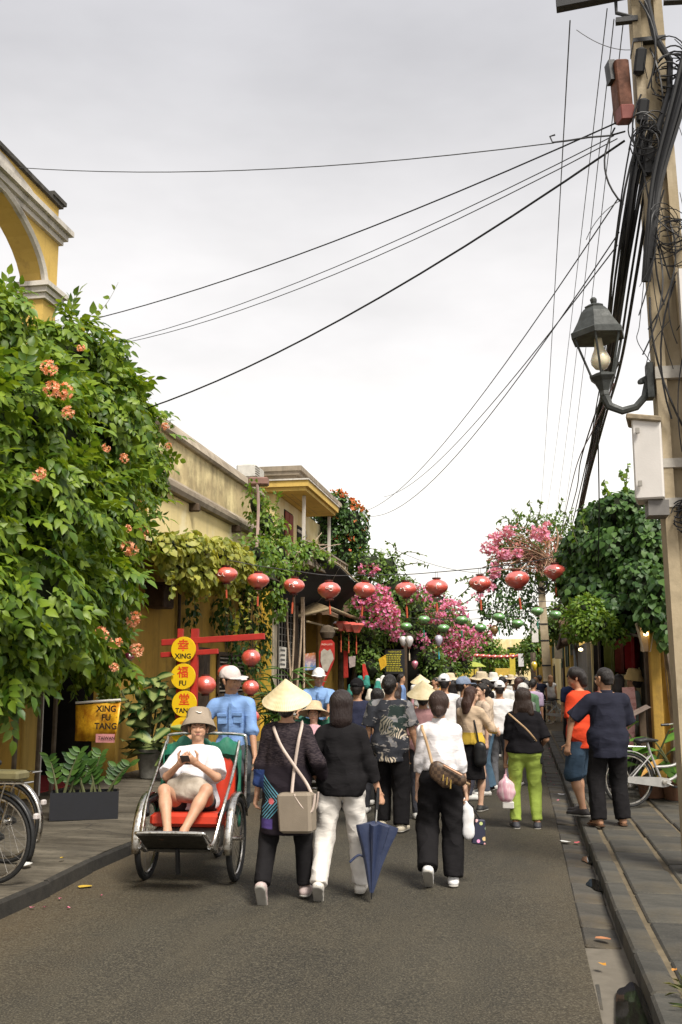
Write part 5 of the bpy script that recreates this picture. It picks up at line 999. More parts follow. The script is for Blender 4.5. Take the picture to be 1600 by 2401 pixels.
    for nm in 'RL':
        sh, el, wr, hp, kn, an, fp, fy = J[nm]; s = 1 if nm == 'R' else -1
        P += [seg(sh, el, .044 * (.6 + .4 * w_), .035), seg(el, wr, .036, .0245), seg(hp, kn, .082 * (.5 + .5 * w_), .052), seg(kn, kn + (an - kn) * .38, .05, .048 * (.6 + .4 * w_)), seg(kn + (an - kn) * .3, an, .050 * (.6 + .4 * w_), .031)]
        fd = np.array((math.sin(fy), math.cos(fy) * math.cos(fp), -math.sin(fp))); dn = np.array((0, -math.sin(fp), -math.cos(fp)))
        P += [seg(an, an + dn * .035 - fd * .02, .034, .034), seg(an + dn * .035, an + dn * .045 + fd * .125, .036, .027, dn, .8)]
        J[nm] += (fd, dn)
    V, F = sdf_mesh(P, {0: .032, 1: .020, 2: .0145}[det], .025); Vs, Fs, o = [V], [F], len(V)
    hv, hfc = sdf_mesh(HP, {0: .022, 1: .0100, 2: .0062}[det], .018); Vs.append(hv); Fs.append(hfc + o); o += len(hv)
    for nm in 'RL':
        sh, el, wr = J[nm][:3]; d = Vector(wr - el).normalized(); s = 1 if nm == 'R' else -1; pn, ps = (palm or {}).get(nm, ((s * 1., 0, 0), (0, 1, .0))); pn = Vector(pn); pn = (pn - d * pn.dot(d)).normalized(); ps = Vector(ps); ps = (ps - d * ps.dot(d) - pn * ps.dot(pn)).normalized()
        hd = d; cu = curl if not isinstance(curl, dict) else curl.get(nm, .5)
        pr = hand_prims(wr, hd, pn, ps, cu) if det else [seg(wr, wr + np.array(hd) * .13, .034, .022, np.array(pn), .6)]
        v, f_ = sdf_mesh(pr, .0053 if det == 2 else .0075 if det else .022, .007 if det else .01); Vs.append(v); Fs.append(f_ + o); o += len(v); J[nm] += (np.array(d), np.array(pn), np.array(ps))
    link('body', np_mesh('body', np.concatenate(Vs), [np.concatenate(Fs)], True), root, skin_mat(skin))
    def skinmesh(nm_, pr, c, blend=.03, folds=0., hh=None, cuts=(), seed=0, mat=None, par=None):
        v, f_ = sdf_mesh(pr, hh or h, blend, folds, seed, cuts); return link(nm_, np_mesh(nm_, v, [f_], True), par or root, mat or cloth('cloth_%02d_%02d_%02d' % tuple(int(x * 99) for x in c), c)) if len(v) else None
    sd_ = abs(hash(label)) % 997 if False else sum(map(ord, label)) % 997
    # ---- lower garment
    bk = bottom.get('kind', 'pants'); bc = bottom.get('c', (.02, .02, .022)); lo = bottom.get('loose', .012); hem = bottom.get('hem', .07); P = [seg(T_(-.055, 0, .90), T_(.055, 0, .90), .108 * w_ + .006, None, fw_, .88), seg(T_(0, 0, .92), T_(0, 0, 1.0), .118 * w_ + .004, .112 * w_, fw_, .78)]
    for nm in 'RL':
        sh, el, wr, hp, kn, an = J[nm][:6]; rk = .057 + lo; ra = .040 + bottom.get('flare', lo * 1.3)
        if bk in ('pants', 'shorts'):
            L_ = bottom.get('len', 1.0 if bk == 'pants' else .0); th = bottom.get('thigh', 1.); P.append(seg(hp, hp + (kn - hp) * min(1, th + .05), .088 * (.45 + .55 * w_) + lo * .4, rk, cuts=[] if th >= 1 else [(hp + (kn - hp) * th, (kn - hp))])); ax_ = (an - kn) / np.linalg.norm(an - kn); end = kn + (an - kn) * max(L_, .04) + ax_ * (.0 if bk == 'pants' else .02); th < 1 or P.append(seg(kn, end + ax_ * .02, rk, rk + (ra - rk) * max(L_, .04), cuts=[(end + ax_ * .015, ax_)]))
    if bk == 'skirt': zc = bottom.get('z', .45); P.append(seg((0, 0, .9), (0, .0, zc - .1), .125 * w_, bottom.get('r', .17), (0, 1, 0), .8, cuts=[((0, 0, zc), (0, 0, -1))]))
    o_ = skinmesh({'pants': 'trousers', 'shorts': 'shorts', 'skirt': 'skirt'}[bk], P, bc, .03, bottom.get('folds', .0045), seed=sd_, mat=bottom.get('mat'), cuts=[(T_(0, 0, 1.03), np.array(Tm.to_3x3() @ Vector((0, 0, 1))))])
    # ---- upper garment
    tcol = top.get('c', (.6, .6, .6)); tl = top.get('loose', .016); hm = top.get('hem', .84); slv = top.get('sleeve', .8); upv = np.array(Tm.to_3x3() @ Vector((0, 0, 1)))
    P = [seg(T_(s * .025, -.012, 1.335), T_(s * shw * .95, -.004, 1.288), .052 + tl * .15, .052 + tl * .3) for s in (-1, 1)] + ([seg(T_(-.055, 0, .90), T_(.055, 0, .90), .116 * w_ + tl * .9, None, fw_, .86, cuts=[(T_(0, 0, hm), -upv)])] if hm < .93 else []) + [seg(T_(0, 0, 1.10), T_(0, 0, 1.24), .118 * w_ + tl, .136 * w_ + tl * .6, fw_, .72), seg(T_(0, 0, min(hm, .95) - .12), T_(0, 0, 1.12), .122 * w_ + tl * top.get('flare', 1.3), .116 * w_ + tl, fw_, .80 if hm > .75 else .84, cuts=[(T_(0, 0, hm), -upv)]), seg(T_(0, -.012, 1.31), H_(0, -.004, 1.375), .064, .056)]
    if sex == 'f' and not top.get('flat'): P += [seg(T_(s * .062, .075, 1.20), T_(s * .062, .08, 1.195), .058, None) for s in (-1, 1)]
    for nm in 'RL':
        sh, el, wr = J[nm][:3]; u = (el - sh) / np.linalg.norm(el - sh); v = (wr - el) / np.linalg.norm(wr - el); sr = top.get('sr', .050) + tl * .3
        if slv <= 1: e_ = sh + (el - sh) * slv; P.append(seg(sh, e_ + u * .03, sr + .004, sr + top.get('sf', .006), cuts=[(e_, u)]))
        else: e_ = el + (wr - el) * (slv - 1); P += [seg(sh, el, sr + .002, sr - .006), seg(el, e_ + v * .03, sr - .004, sr - .012 + top.get('sf', .0), cuts=[(e_, v)])]
    nk = (T_(0, .012, 1.375), np.array(Hm.to_3x3() @ Vector((0, -.25, 1))) * .5 + upv * .5)
    if top.get('vneck'): P.append(seg(T_(0, .10, 1.36), T_(0, .13, 1.27), .035, .01, sub=True))
    so_ = skinmesh(top.get('name', 'shirt'), P, tcol, .035, top.get('folds', .006), seed=sd_ + 5, mat=top.get('mat'), cuts=[nk])
    if top.get('collar'):
        P = [seg(T_(0, -.014, 1.355), T_(0, -.008, 1.385), .069, .064, cuts=[(T_(0, 0, 1.40), upv)])]; skinmesh('collar', P, tcol, .01, 0, .008, par=so_, mat=top.get('mat') or top.get('cmat'))
    # ---- shoes
    for nm in 'RL':
        an, fd, dn = J[nm][5], J[nm][8], J[nm][9]
        if shoes is not None:
            a, b = an + dn * .040 - fd * .034, an + dn * .048 + fd * .165; sh_ = skinmesh('shoe', [seg(an + dn * .018 - fd * .012, an + dn * .03, .042, .044), seg(a, b, .045, .041, dn, .72), seg(an + dn * .015, an + dn * .04 + fd * .09, .040, .036)], shoes, .02, 0, {0: .024, 1: .0145, 2: .011}[det], mat=pm('shoe_%d%d%d' % tuple(int(x * 99) for x in shoes), shoes, .6, .2, 20), cuts=[(an + dn * .070, dn), (an - dn * .012, -dn)])
            if det and sh_: skinmesh('sole', [seg(a + dn * .012, b + dn * .008, .0455, .0405, dn, .9)], (.5, .5, .48), .01, 0, .0105 if det == 2 else .015, mat=pm('sole_grey', (.40, .38, .34), .8), par=sh_, cuts=[(an + dn * .073, dn), (an + dn * .054, -dn)])
        else:
            sh_ = skinmesh('sandal', [seg(an + dn * .066 - fd * .035, an + dn * .066 + fd * .14, .044, .044, dn, .3)], (.09, .05, .03), .01, 0, .010); 
            if sh_ and det: skinmesh('strap', [seg(an + dn * .03 + fd * .08 - np.array((.04, 0, 0)), an + dn * .03 + fd * .08 + np.array((.04, 0, 0)), .012, None)], (.09, .05, .03), .01, 0, .008, par=sh_)
    # ---- hair
    hh = {0: .023, 1: .0115, 2: .0078}[det]; cap = seg(H_(0, -.026, 1.545), H_(0, -.008, 1.556), 0.089, .085, hr, .90, cuts=[(H_(0, .052, 1.575), (hf * .88 - hu * .48)), (H_(0, .0, 1.49), (hf * .72 - hu * .70))])
    P = [cap]
    if hair == 'short': P += [seg(H_(0, -.055, 1.50), H_(0, -.058, 1.47), .062, .05, cuts=[(H_(0, 0, 1.452), -hu)])]
    if hair == 'mop': P += [seg(H_(0, .03, 1.59), H_(0, .055, 1.575), .055, .04), seg(H_(-.04, .0, 1.57), H_(.04, .0, 1.57), .075, None), seg(H_(0, -.055, 1.50), H_(0, -.058, 1.46), .066, .055)]
    if hair in ('bob', 'wavy'): P += [seg(H_(0, -.035, 1.54), H_(0, -.045, 1.42), .097, .097, hf, .80), seg(H_(0, -.02, 1.555), H_(0, -.02, 1.555), .097)] + ([seg(H_(s * .06, -.05, 1.46), H_(s * .08, -.06, 1.36), .05, .045) for s in (-1, 1)] if hair == 'wavy' else [])
    if hair == 'long': P += [seg(H_(0, -.03, 1.53), H_(0, -.07, 1.40), .096, .088, hf, .7), seg(H_(0, -.07, 1.40), T_(0, -.125, 1.12), .088, .055, hf, .55)]
    if hair in ('bun', 'tail', 'low'): P += [seg(H_(0, -.045, 1.52), H_(0, -.06, 1.48), .070, .055)]
    if hair == 'bun': P += [seg(H_(0, -.115, 1.52), H_(0, -.115, 1.52), .045, None)]
    if hair == 'low': P += [seg(H_(0, -.035, 1.545), H_(0, -.05, 1.485), .090, .070, hf, .85), seg(H_(0, -.085, 1.475), H_(0, -.095, 1.445), .040, .030)]
    if hair == 'tail': P += [seg(H_(0, -.10, 1.54), T_(0, -.13, 1.25), .035, .02)]
    if hair: skinmesh('hair', P, hair_c, .02, .0022 if hair in ('wavy', 'mop') else .001, hh, mat=hair_mat(hair_c), cuts=[(H_(0, .062, 1.553), hf * .85 - hu * .5)] if hair in ('bob', 'wavy', 'long', 'low') else ())
    if facef:
        for s in (-1, 1):
            m = MB(); m.lathe([(0, -.006), (.010, -.004), (.0125, 0), (.010, .004), (0, .006)], 10, H_(s * .031, .0735, 1.519), Matrix((Vector(hr) * 1.15, Vector(hu) * .42, Vector(hf))).transposed()); m.build('eye', pm('dark_eye', (.012, .009, .008), .25, 0, 5, 0), root)
            m = MB(); m.tube([H_(s * .014, .080, 1.536), H_(s * .03, .080, 1.541), H_(s * .048, .070, 1.537)], .0042, 5); m.build('eyebrow', hair_mat(), root)
        m = MB(); m.tube([H_(-.022, .0775, 1.4605), H_(-.008, .0850, 1.463), H_(.008, .0850, 1.463), H_(.022, .0775, 1.4605)], [.003, .0055, .0055, .003], 6); m.build('lips', pm('lip_rose', (.36, .12, .10), .5), root)
    # ---- hats
    Hat = Hm @ Matrix.Translation((0, -.016, 1.555))
    if hat:
        kind, hc = hat[0], hat[1]; m = MB(); M3 = Hat.to_3x3(); at = lambda x, y, z_: Hat @ Vector((x, y, z_))
        if kind == 'cone':
            Rr_, Hh = hat[1], hat[2]; z0 = hat[3]; k = MATS.get('palm_leaf_hat')
            if not k:
                q = N('palm_leaf_hat'); v = q.coord('Object'); s3 = q.n('SeparateXYZ', {0: v}); an_ = q.math('ARCTAN2', s3.outputs[1], s3.outputs[0]); rib = q.math('SINE', q.math('MULTIPLY', an_, 70.)); ringz = q.math('SINE', q.math('MULTIPLY', s3.outputs[2], 260.)); c_ = q.mix(q.rng(q.noise(v, 7, 4), .35, .65), (.58, .47, .27), (.72, .63, .42)); q.base(c_, .6, 0, .35); q.bump(q.math('ADD', rib, q.math('MULTIPLY', ringz, .7)), .25, .004); k = MATS['palm_leaf_hat'] = q.m
            m.lathe([(Rr_, 0), (Rr_ * 1.0, .006), (Rr_ * .66, Hh * .36), (Rr_ * .33, Hh * .69), (.006, Hh), (.0, Hh - .004), (Rr_ * .33, Hh * .69 - .008), (Rr_ * .96, -.002)], 40, cap=False); o_ = m.build('conical_hat', k, root, smooth=None); o_.matrix_basis = Hat @ Matrix.Rotation(R(hat[4] if len(hat) > 4 else 14), 4, 'X') @ Matrix.Translation((0, 0, z0)); return root, J, T_, H_
        if kind == 'cap':
            P = [seg(H_(0, -.022, 1.552), H_(0, -.004, 1.560), .103, .098, hr, .90, cuts=[(H_(0, 0, 1.545), -hu)]), ]; o_ = skinmesh('cap', P, hc, .01, 0, .009 if det else .02)
            bd = hat[2] if len(hat) > 2 else 1; P = [seg(H_(-.035, bd * .085, 1.556), H_(.035, bd * .085, 1.556), .075, None, hu, .10, cuts=[(H_(0, bd * .05, 1.5), -hf * bd)]), seg(H_(0, bd * .10, 1.552), H_(0, bd * .125, 1.545), .062, .055, hu, .12)]; skinmesh('peak', P, hc, .012, 0, .0065 if det else .014, par=o_)
            if len(hat) > 3: m = MB(); m.box(H_(0, .098, 1.60), (.05, .008, .022), Hm.to_3x3()); m.build('badge', pm('badge_white', (.7, .7, .7), .6), o_)
            elif bd > 0 and det: m = MB(); m.box(H_(0, -.119, 1.572), (.06, .012, .022), Hm.to_3x3(), .004); m.build('rear_strap', cloth('strap_blk', (.03, .03, .03)), o_)
        if kind in ('bucket', 'straw', 'sun'):
            rb = {'bucket': .148, 'straw': .19, 'sun': .21}[kind]; zb = {'bucket': -.055, 'straw': -.01, 'sun': -.05}[kind]; m.lathe([(rb, zb), (rb, zb + .006), (.125, .005), (.108, .025), (.103, .075), (.085, .108), (.03, .118), (.0, .118), (.03, .112), (.08, .10), (.098, .07), (.103, .02), (.118, -.003), (rb - .008, zb - .002)], 28, cap=False); o_ = m.build({'bucket': 'bucket_hat', 'straw': 'straw_hat', 'sun': 'sun_hat'}[kind], cloth('hat_%d_%d' % (int(hc[0] * 99), int(hc[2] * 99)), hc), root); o_.matrix_basis = Hat @ Matrix.Translation((0, -.006, .026)) @ Matrix.Rotation(R(9), 4, 'X')
            if len(hat) > 2:
                m = MB(); m.tube([(-.026, .112, .052), (-.014, .1135, .043), (-.002, .114, .044), (.012, .113, .050), (.028, .111, .058)], [.0012, .0045, .005, .0035, .001], 5); q = m.build('swoosh_mark', pm('mark_white', (.8, .8, .78), .6), root); q.parent = o_
    return root, J, T_, H_
def W(root, p): 
    """a point of a person's own frame, in the scene"""
    S = root.scale[0]; return Vector(root.location) + Matrix.Rotation(root.rotation_euler[2], 3, 'Z') @ (Vector(p) * S)
# ------------------------------------------------------------ the people near the camera
def tropical():
    k = N('palm_print_cotton'); v = k.coord('Object'); base = (.035, .037, .045)
    warp = k.n('Mix', {6: v, 7: k.n('TexNoise', {'Vector': v, 'Scale': 6.}).outputs['Color'], 0: .18}, data_type='RGBA').outputs[2]
    f1 = k.n('TexVoronoi', {'Vector': warp, 'Scale': 6.}); leaf = k.rng(f1.outputs['Distance'], .52, .47); pk0 = k.n('SeparateColor', {0: f1.outputs['Color']}).outputs[2]; an_ = k.math('MULTIPLY', pk0, 6.28); sw = k.n('SeparateXYZ', {0: warp}); fr = k.math('SINE', k.math('MULTIPLY', k.math('ADD', k.math('MULTIPLY', sw.outputs[0], k.math('COSINE', an_)), k.math('MULTIPLY', sw.outputs[2], k.math('SINE', an_))), 260.)); fr2 = k.rng(fr, -.5, .3)
    c = k.mix(k.math('MULTIPLY', leaf, fr2), base, (.54, .46, .35)); pick = k.n('SeparateColor', {0: f1.outputs['Color']}); c = k.mix(k.math('MULTIPLY', leaf, k.rng(pick.outputs[0], .62, .64)), c, (.20, .195, .20)); c = k.mix(k.math('MULTIPLY', leaf, k.rng(pick.outputs[1], .68, .70)), c, (.026, .04, .036))
    w_ = k.noise(k.coord('Object', (1, 1, 2.4)), 9, 4); c = k.mix(k.rng(w_, .60, .64, 0, .8), c, (.36, .33, .31)); k.base(c, .8, 0, .15); crease(k); return k.m
def tunic_mat():
    k = N('patterned_tunic'); v = k.coord('Object'); s3 = k.n('SeparateXYZ', {0: v}); x, z_ = s3.outputs[0], s3.outputs[2]
    d = k.math('ADD', k.math('ABSOLUTE', k.math('SUBTRACT', z_, .76)), k.math('MULTIPLY', x, 1.1)); lines = k.rng(k.math('SINE', k.math('MULTIPLY', d, 210.)), .1, .4)
    inpan = k.math('MULTIPLY', k.math('MULTIPLY', k.rng(x, .03, .02), k.rng(z_, .545, .555)), k.rng(z_, 1.0, .99)); tri = k.rng(k.math('ADD', k.math('ABSOLUTE', k.math('SUBTRACT', z_, .76)), k.math('MULTIPLY', x, 1.1)), .03, .02)
    c = k.mix(k.math('MULTIPLY', inpan, k.math('MULTIPLY', lines, tri)), (.016, .012, .016), (.10, .28, .36)); edge = k.math('MULTIPLY', inpan, k.rng(x, -.165, -.175)); c = k.mix(k.math('MULTIPLY', edge, k.rng(z_, .7, .72)), c, (.03, .055, .17)); c = k.mix(k.math('MULTIPLY', k.math('MULTIPLY', k.rng(x, -.08, -.09), k.rng(z_, .63, .62)), inpan), c, (.09, .06, .22))
    dot = k.n('VectorMath', {0: v, 1: (-.10, 0, .76)}, operation='SUBTRACT'); sc_ = k.n('VectorMath', {0: dot.outputs[0], 1: (1, 0, 1)}, operation='MULTIPLY'); ln = k.n('VectorMath', {0: sc_.outputs[0]}, operation='LENGTH').outputs['Value']; c = k.mix(k.rng(ln, .026, .022), c, (.55, .12, .13))
    brown = k.math('MULTIPLY', k.rng(x, -.20, -.21), k.math('MULTIPLY', k.rng(z_, .78, .77), k.rng(z_, .55, .56))); c = k.mix(brown, c, (.11, .05, .025)); rib = k.noise(k.coord('Object', (1, 1, 7)), 30, 2); c = k.mix(k.math('MULTIPLY', k.rng(z_, 1.02, 1.06), k.rng(rib, .45, .6)), c, (.055, .042, .045)); k.base(c, .85, 0, .12); crease(k, .8); return k.m
def yoke_mat(name, a, b, zc):
    k = N(name); v = k.coord('Object'); s3 = k.n('SeparateXYZ', {0: v}); k.base(k.mix(k.rng(s3.outputs[2], zc - .004, zc + .004), b, a), .85, 0, .15); crease(k); return k.m
WALK = lambda s, f=.22, b=.24, lift=.10: {('R' if s > 0 else 'L'): (s * .085, f, .078, 0), ('L' if s > 0 else 'R'): (-s * .085, -b, .075 + lift, R(50))}
blk = (.012, .012, .014)
# person in the conical hat, walking away
g = G(668, 2108); woman_hat, J1, T1, H1 = person('person seen from behind in a conical palm-leaf hat and long dark patterned tunic', (g.x, g.y + .02), R(4), 1.60, 0, 1.10, 'f', feet={'R': (.145, .10, .078, 0), 'L': (-.15, -.22, .135, R(52))}, hands={'R': (.30, .10, .90), 'L': (-.25, .06, .80)}, hair='low', top=dict(mat=tunic_mat(), sleeve=1.75, hem=.50, loose=.028, flare=2.9, name='tunic', sr=.054, folds=.005), bottom=dict(c=(.012, .011, .012), loose=.02, flare=.026, len=.93), shoes=(.50, .40, .38), hat=('cone', .190, .180, -.015, 24), det=2)
# person in black with white trousers and umbrella
g = G(800, 2103); woman_umb, J2, T2, H2 = person('person with black bob, black jacket and white trousers carrying a blue umbrella', (g.x, g.y + .03), R(0), 1.58, 0, 1.12, 'f', feet={'R': (.13, .14, .078, 0), 'L': (-.15, -.20, .125, R(42), -.1)}, hands={'R': (.34, .08, .70), 'L': (-.235, .12, .92)}, elbow={'L': (-.7, -.8, -.3)}, hair='bob', hair_c=(.016, .009, .008), top=dict(c=(.013, .012, .014), sleeve=1.62, hem=.80, loose=.03, name='jacket', sr=.056), bottom=dict(c=(.70, .66, .61), loose=.022, flare=.032, len=.96, folds=.008), shoes=(.66, .62, .56), det=2, palm={'R': ((.6, -.2, 0), (0, 1, 0))}, curl={'R': 1.2, 'L': .5})
# person in white shirt and wide black trousers
g = G(1035, 2080); woman_wht, J3, T3, H3 = person('person in a white shirt and wide black trousers with a brown belt bag', (g.x, g.y + .06), R(2), 1.58, 2, .96, 'f', feet={'R': (.10, -.02, .078, 0), 'L': (-.105, -.16, .17, R(38))}, hands={'R': (.215, .04, .77), 'L': (-.205, .05, .74)}, hair='low', hair_c=(.028, .014, .010), top=dict(c=(.76, .73, .74), sleeve=1.42, hem=.96, loose=.030, collar=True, sr=.048, folds=.009), bottom=dict(c=(.012, .012, .013), loose=.040, flare=.048, len=.97, folds=.009), shoes=(.74, .73, .72), det=2, curl={'L': .35, 'R': 1.1})
# person in the palm-leaf shirt
g = G(915, 1950); man_palm, J4, T4, H4 = person('person in a grey palm-leaf print shirt and black trousers walking away', (g.x, g.y + .05), R(-2), 1.72, 1, 1.12, 'm', feet={'R': (.12, -.05, .078, 0, .2), 'L': (-.10, .10, .10, R(12))}, hands={'R': (.30, .06, .80), 'L': (-.29, .03, .78)}, hair='bun', top=dict(mat=tropical(), sleeve=.80, hem=.72, loose=.034, flat=True, sr=.064, sf=.016, folds=.009), bottom=dict(c=blk, loose=.04, flare=.045, len=.98), shoes=(.62, .55, .42), det=2, curl={'R': 1.0, 'L': .4})
# person in lime trousers
g = G(1236, 1946); woman_lime, J5, T5, H5 = person('person in a black blouse and lime green trousers holding a pink carrier bag', (g.x, g.y + .04), R(8), 1.56, 1, 1.26, 'f', feet={'R': (.125, 0, .078, 0, .15), 'L': (-.125, .02, .078, 0, -.1)}, hands={'R': (.22, .15, .95), 'L': (-.225, .07, .76)}, hair='wavy', hair_c=(.022, .012, .008), top=dict(c=(.011, .010, .012), sleeve=.98, hem=.89, loose=.028, sr=.055, name='blouse'), bottom=dict(c=(.34, .44, .085), loose=.016, flare=.020, len=.90, folds=.009), shoes=(.05, .05, .06), det=2, curl={'L': 1.2, 'R': .5}, head=(R(-12), 0))
# person in beige and yellow
g = G(1108, 1905); woman_bei, J6, T6, H6 = person('person with long brown hair in a beige and yellow top and black skirt', (g.x, g.y + .1), R(-22), 1.57, 2, 1.0, 'f', feet={'R': (.10, .03, .078, 0), 'L': (-.10, .0, .078, 0)}, hands={'R': (.22, .36, 1.02), 'L': (-.14, .32, 1.00)}, hair='long', hair_c=(.045, .020, .014), top=dict(mat=yoke_mat('beige_yellow_knit', (.56, .42, .29), (.62, .42, .06), 1.03), sleeve=1.55, hem=.88, loose=.03, sr=.053), bottom=dict(kind='skirt', c=(.016, .016, .019), z=.42, r=.20), shoes=(.04, .04, .04), det=2, head=(R(-25), R(-8)))
# person in jeans beyond her
g = G(1142, 1852); person('person in flared blue jeans and beige jacket standing past the beige and yellow top', (g.x, g.y), R(120), 1.66, 2, 1.0, 'f', hands={'R': (.12, .3, 1.05), 'L': (-.12, .28, 1.0)}, hair='bun', top=dict(c=(.56, .44, .33), sleeve=1.7, hem=.84, loose=.03), bottom=dict(c=(.075, .13, .19), loose=.02, flare=.06, len=1.0), shoes=(.03, .025, .025), det=1)
# the two people on the right pavement
g = G(1366, 1912, .125); man_red, J7, T7, H7 = person('person in a red T-shirt and denim shorts standing on the right pavement', (g.x + .02, g.y), R(62), 1.68, 1, 1.14, 'm', feet={'R': (.10, .06, .078, 0, .2), 'L': (-.10, -.04, .078, 0)}, hands={'L': (-.24, .05, .775), 'R': (.23, .05, .78)}, hair='mop', top=dict(c=(.62, .060, .022), sleeve=.86, hem=.74, loose=.036, flat=True, sr=.060, sf=.018), bottom=dict(kind='shorts', c=(.045, .075, .115), loose=.045, len=.02), shoes=(.022, .022, .026), det=2, z=.125, facef=True, head=(R(12), R(-10)))
g = G(1440, 1938, .125); man_dark, J8, T8, H8 = person('person in a dark navy shirt with back turned on the right pavement', (g.x - .02, g.y + .03), R(14), 1.67, 1, 1.18, 'm', feet={'R': (.13, .02, .078, 0, .2), 'L': (-.14, -.02, .078, 0, -.35)}, hands={'R': (.16, .30, 1.02), 'L': (-.30, .30, 1.13)}, elbow={'L': (-.9, -.3, -.9), 'R': (.7, -.5, -.9)}, hair='short', top=dict(c=(.020, .021, .034), sleeve=.98, hem=.70, loose=.04, flat=True, sr=.060, sf=.012, collar=True), bottom=dict(c=(.016, .016, .018), loose=.034, flare=.042, len=.99), shoes=None, det=2, z=.125, head=(R(22), R(-8)))
# second row
def row(label, px, py_head, Y, face=0., H=1.62, z=0., **k):
    """a standing figure whose head appears at a photo pixel; feet on the ground"""
    c = AY(px, py_head, Y); return person(label, (c.x, Y), face, H, z=z, **k)
row('person in a navy T-shirt and black cap seen from behind', 838, 1620, 13.0, R(-4), 1.66, skin=1, build=1.1, sex='m', hair='short', hat=('cap', (.012, .012, .014)), top=dict(c=(.030, .033, .062), sleeve=.85, hem=.78, loose=.03, flat=True), bottom=dict(c=(.03, .03, .035)), det=1)
row('person in a mauve shirt under a conical palm-leaf hat in the crowd', 992, 1640, 12.6, R(6), 1.56, skin=1, build=1.05, hair='low', hat=('cone', .195, .175, -.01, 18), top=dict(c=(.40, .22, .22), sleeve=1.0, hem=.8), bottom=dict(c=(.05, .05, .06)), det=1)
row('person in a white cap and white T-shirt behind the conical hat', 1042, 1600, 15.5, R(0), 1.72, skin=1, build=1.12, sex='m', hair='short', hat=('cap', (.72, .72, .73)), top=dict(c=(.74, .72, .71), sleeve=.85, flat=True, loose=.04), bottom=dict(c=(.10, .10, .12)), det=1)
row('person in a blue-grey cap looking right in the crowd', 1088, 1608, 14.6, R(-70), 1.68, skin=1, build=1.05, sex='m', hair='short', hat=('cap', (.22, .27, .37)), top=dict(c=(.42, .38, .38), sleeve=1.3, flat=True), bottom=dict(c=(.06, .06, .08)), det=1, facef=True)
row('person with a dark bun in a beige blouse facing left', 1130, 1625, 15.2, R(115), 1.60, skin=2, hair='bun', top=dict(c=(.60, .47, .36), sleeve=1.2), bottom=dict(c=(.09, .10, .13)), det=1, facef=True)
row('person in a white T-shirt with a black strap across the back and a white cap', 1172, 1640, 16.0, R(5), 1.62, skin=1, build=1.15, sex='m', hair='short', hat=('cap', (.74, .73, .72)), top=dict(c=(.76, .75, .75), sleeve=.9, flat=True, loose=.04), bottom=dict(c=(.12, .12, .13)), det=1)
row('person in a white cap and pale shirt left of the bicycle wheel', 1228, 1648, 16.5, R(-15), 1.58, skin=1, hair='short', hat=('cap', (.72, .70, .66)), top=dict(c=(.50, .53, .50), sleeve=1.0), bottom=dict(c=(.15, .12, .1)), det=1)
row('short-haired person with a white hair clip behind the palm-leaf shirt', 886, 1650, 13.8, R(-5), 1.53, hair='bob', top=dict(c=(.03, .03, .034), sleeve=1.2), bottom=dict(c=(.03, .03, .03)), det=1)
row('person with long dark hair just right of the palm-leaf shirt', 930, 1620, 16.5, R(-5), 1.60, hair='long', hair_c=(.03, .016, .012), top=dict(c=(.45, .48, .55), sleeve=1.2), bottom=dict(c=(.1, .12, .16)), det=1)
row('person in a lavender T-shirt leaning forward in the crowd', 1246, 1622, 22, R(-20), 1.66, skin=1, build=1.1, sex='m', hair='short', top=dict(c=(.46, .36, .50), sleeve=.9, flat=True), bottom=dict(c=(.12, .1, .12)), det=0, lean=R(12))
row('person with brown hair and grey top left of the lavender T-shirt', 1216, 1608, 24, R(0), 1.66, hair='bob', hair_c=(.05, .022, .016), top=dict(c=(.30, .29, .31), sleeve=1.), det=0)
row('vendor in a pale T-shirt facing the street from the dark stall', 983, 1598, 27, R(180), 1.64, skin=1, sex='m', hair='short', top=dict(c=(.62, .60, .56), sleeve=.9), det=0, z=.12)
row('person in a blue shirt and face mask at the dark stall', 942, 1602, 24, R(-80), 1.64, skin=1, sex='m', hair='short', top=dict(c=(.16, .25, .46), sleeve=1.1), det=0, z=.12)
row('person in brown beside the vendor at the dark stall', 1021, 1598, 26, R(120), 1.66, skin=1, hair='short', top=dict(c=(.30, .2, .1), sleeve=1.), det=0)
row('person in a straw hat beyond the white cap', 1056, 1600, 24, R(0), 1.70, hair='short', hat=('straw', (.62, .52, .36)), top=dict(c=(.5, .42, .34)), det=0)
row('person in a red shirt with black hair behind the white cap', 1062, 1622, 19, R(0), 1.62, skin=1, hair='bob', top=dict(c=(.55, .06, .10)), det=0)
row('person in a wide white sun hat above the crowd', 1157, 1588, 26, R(0), 1.72, hair='low', hat=('sun', (.74, .70, .64)), top=dict(c=(.74, .64, .30)), det=0)
row('person in a yellow shirt at the middle of the crowd', 1138, 1618, 21, R(-60), 1.60, skin=1, hair='short', top=dict(c=(.66, .58, .16), sleeve=1.), det=0)
row('person in a white shirt with dark hair at the middle of the crowd', 1178, 1598, 22, R(0), 1.70, skin=1, sex='m', hair='short', top=dict(c=(.76, .74, .70), flat=True), det=0, build=1.15)
row('person with reddish hair far left in the crowd', 1106, 1596, 27, R(0), 1.64, hair='bob', hair_c=(.16, .05, .02), top=dict(c=(.3, .2, .2)), det=0)
row('person in a navy vest walking by the second pole', 1266, 1588, 36, R(10), 1.74, skin=1, sex='m', hair='short', top=dict(c=(.022, .025, .045), sleeve=.2), bottom=dict(c=(.03, .03, .03)), det=0)
row('person in pale blue left of the second pole', 1256, 1590, 40, R(170), 1.72, skin=1, hair='short', top=dict(c=(.5, .56, .68)), det=0)
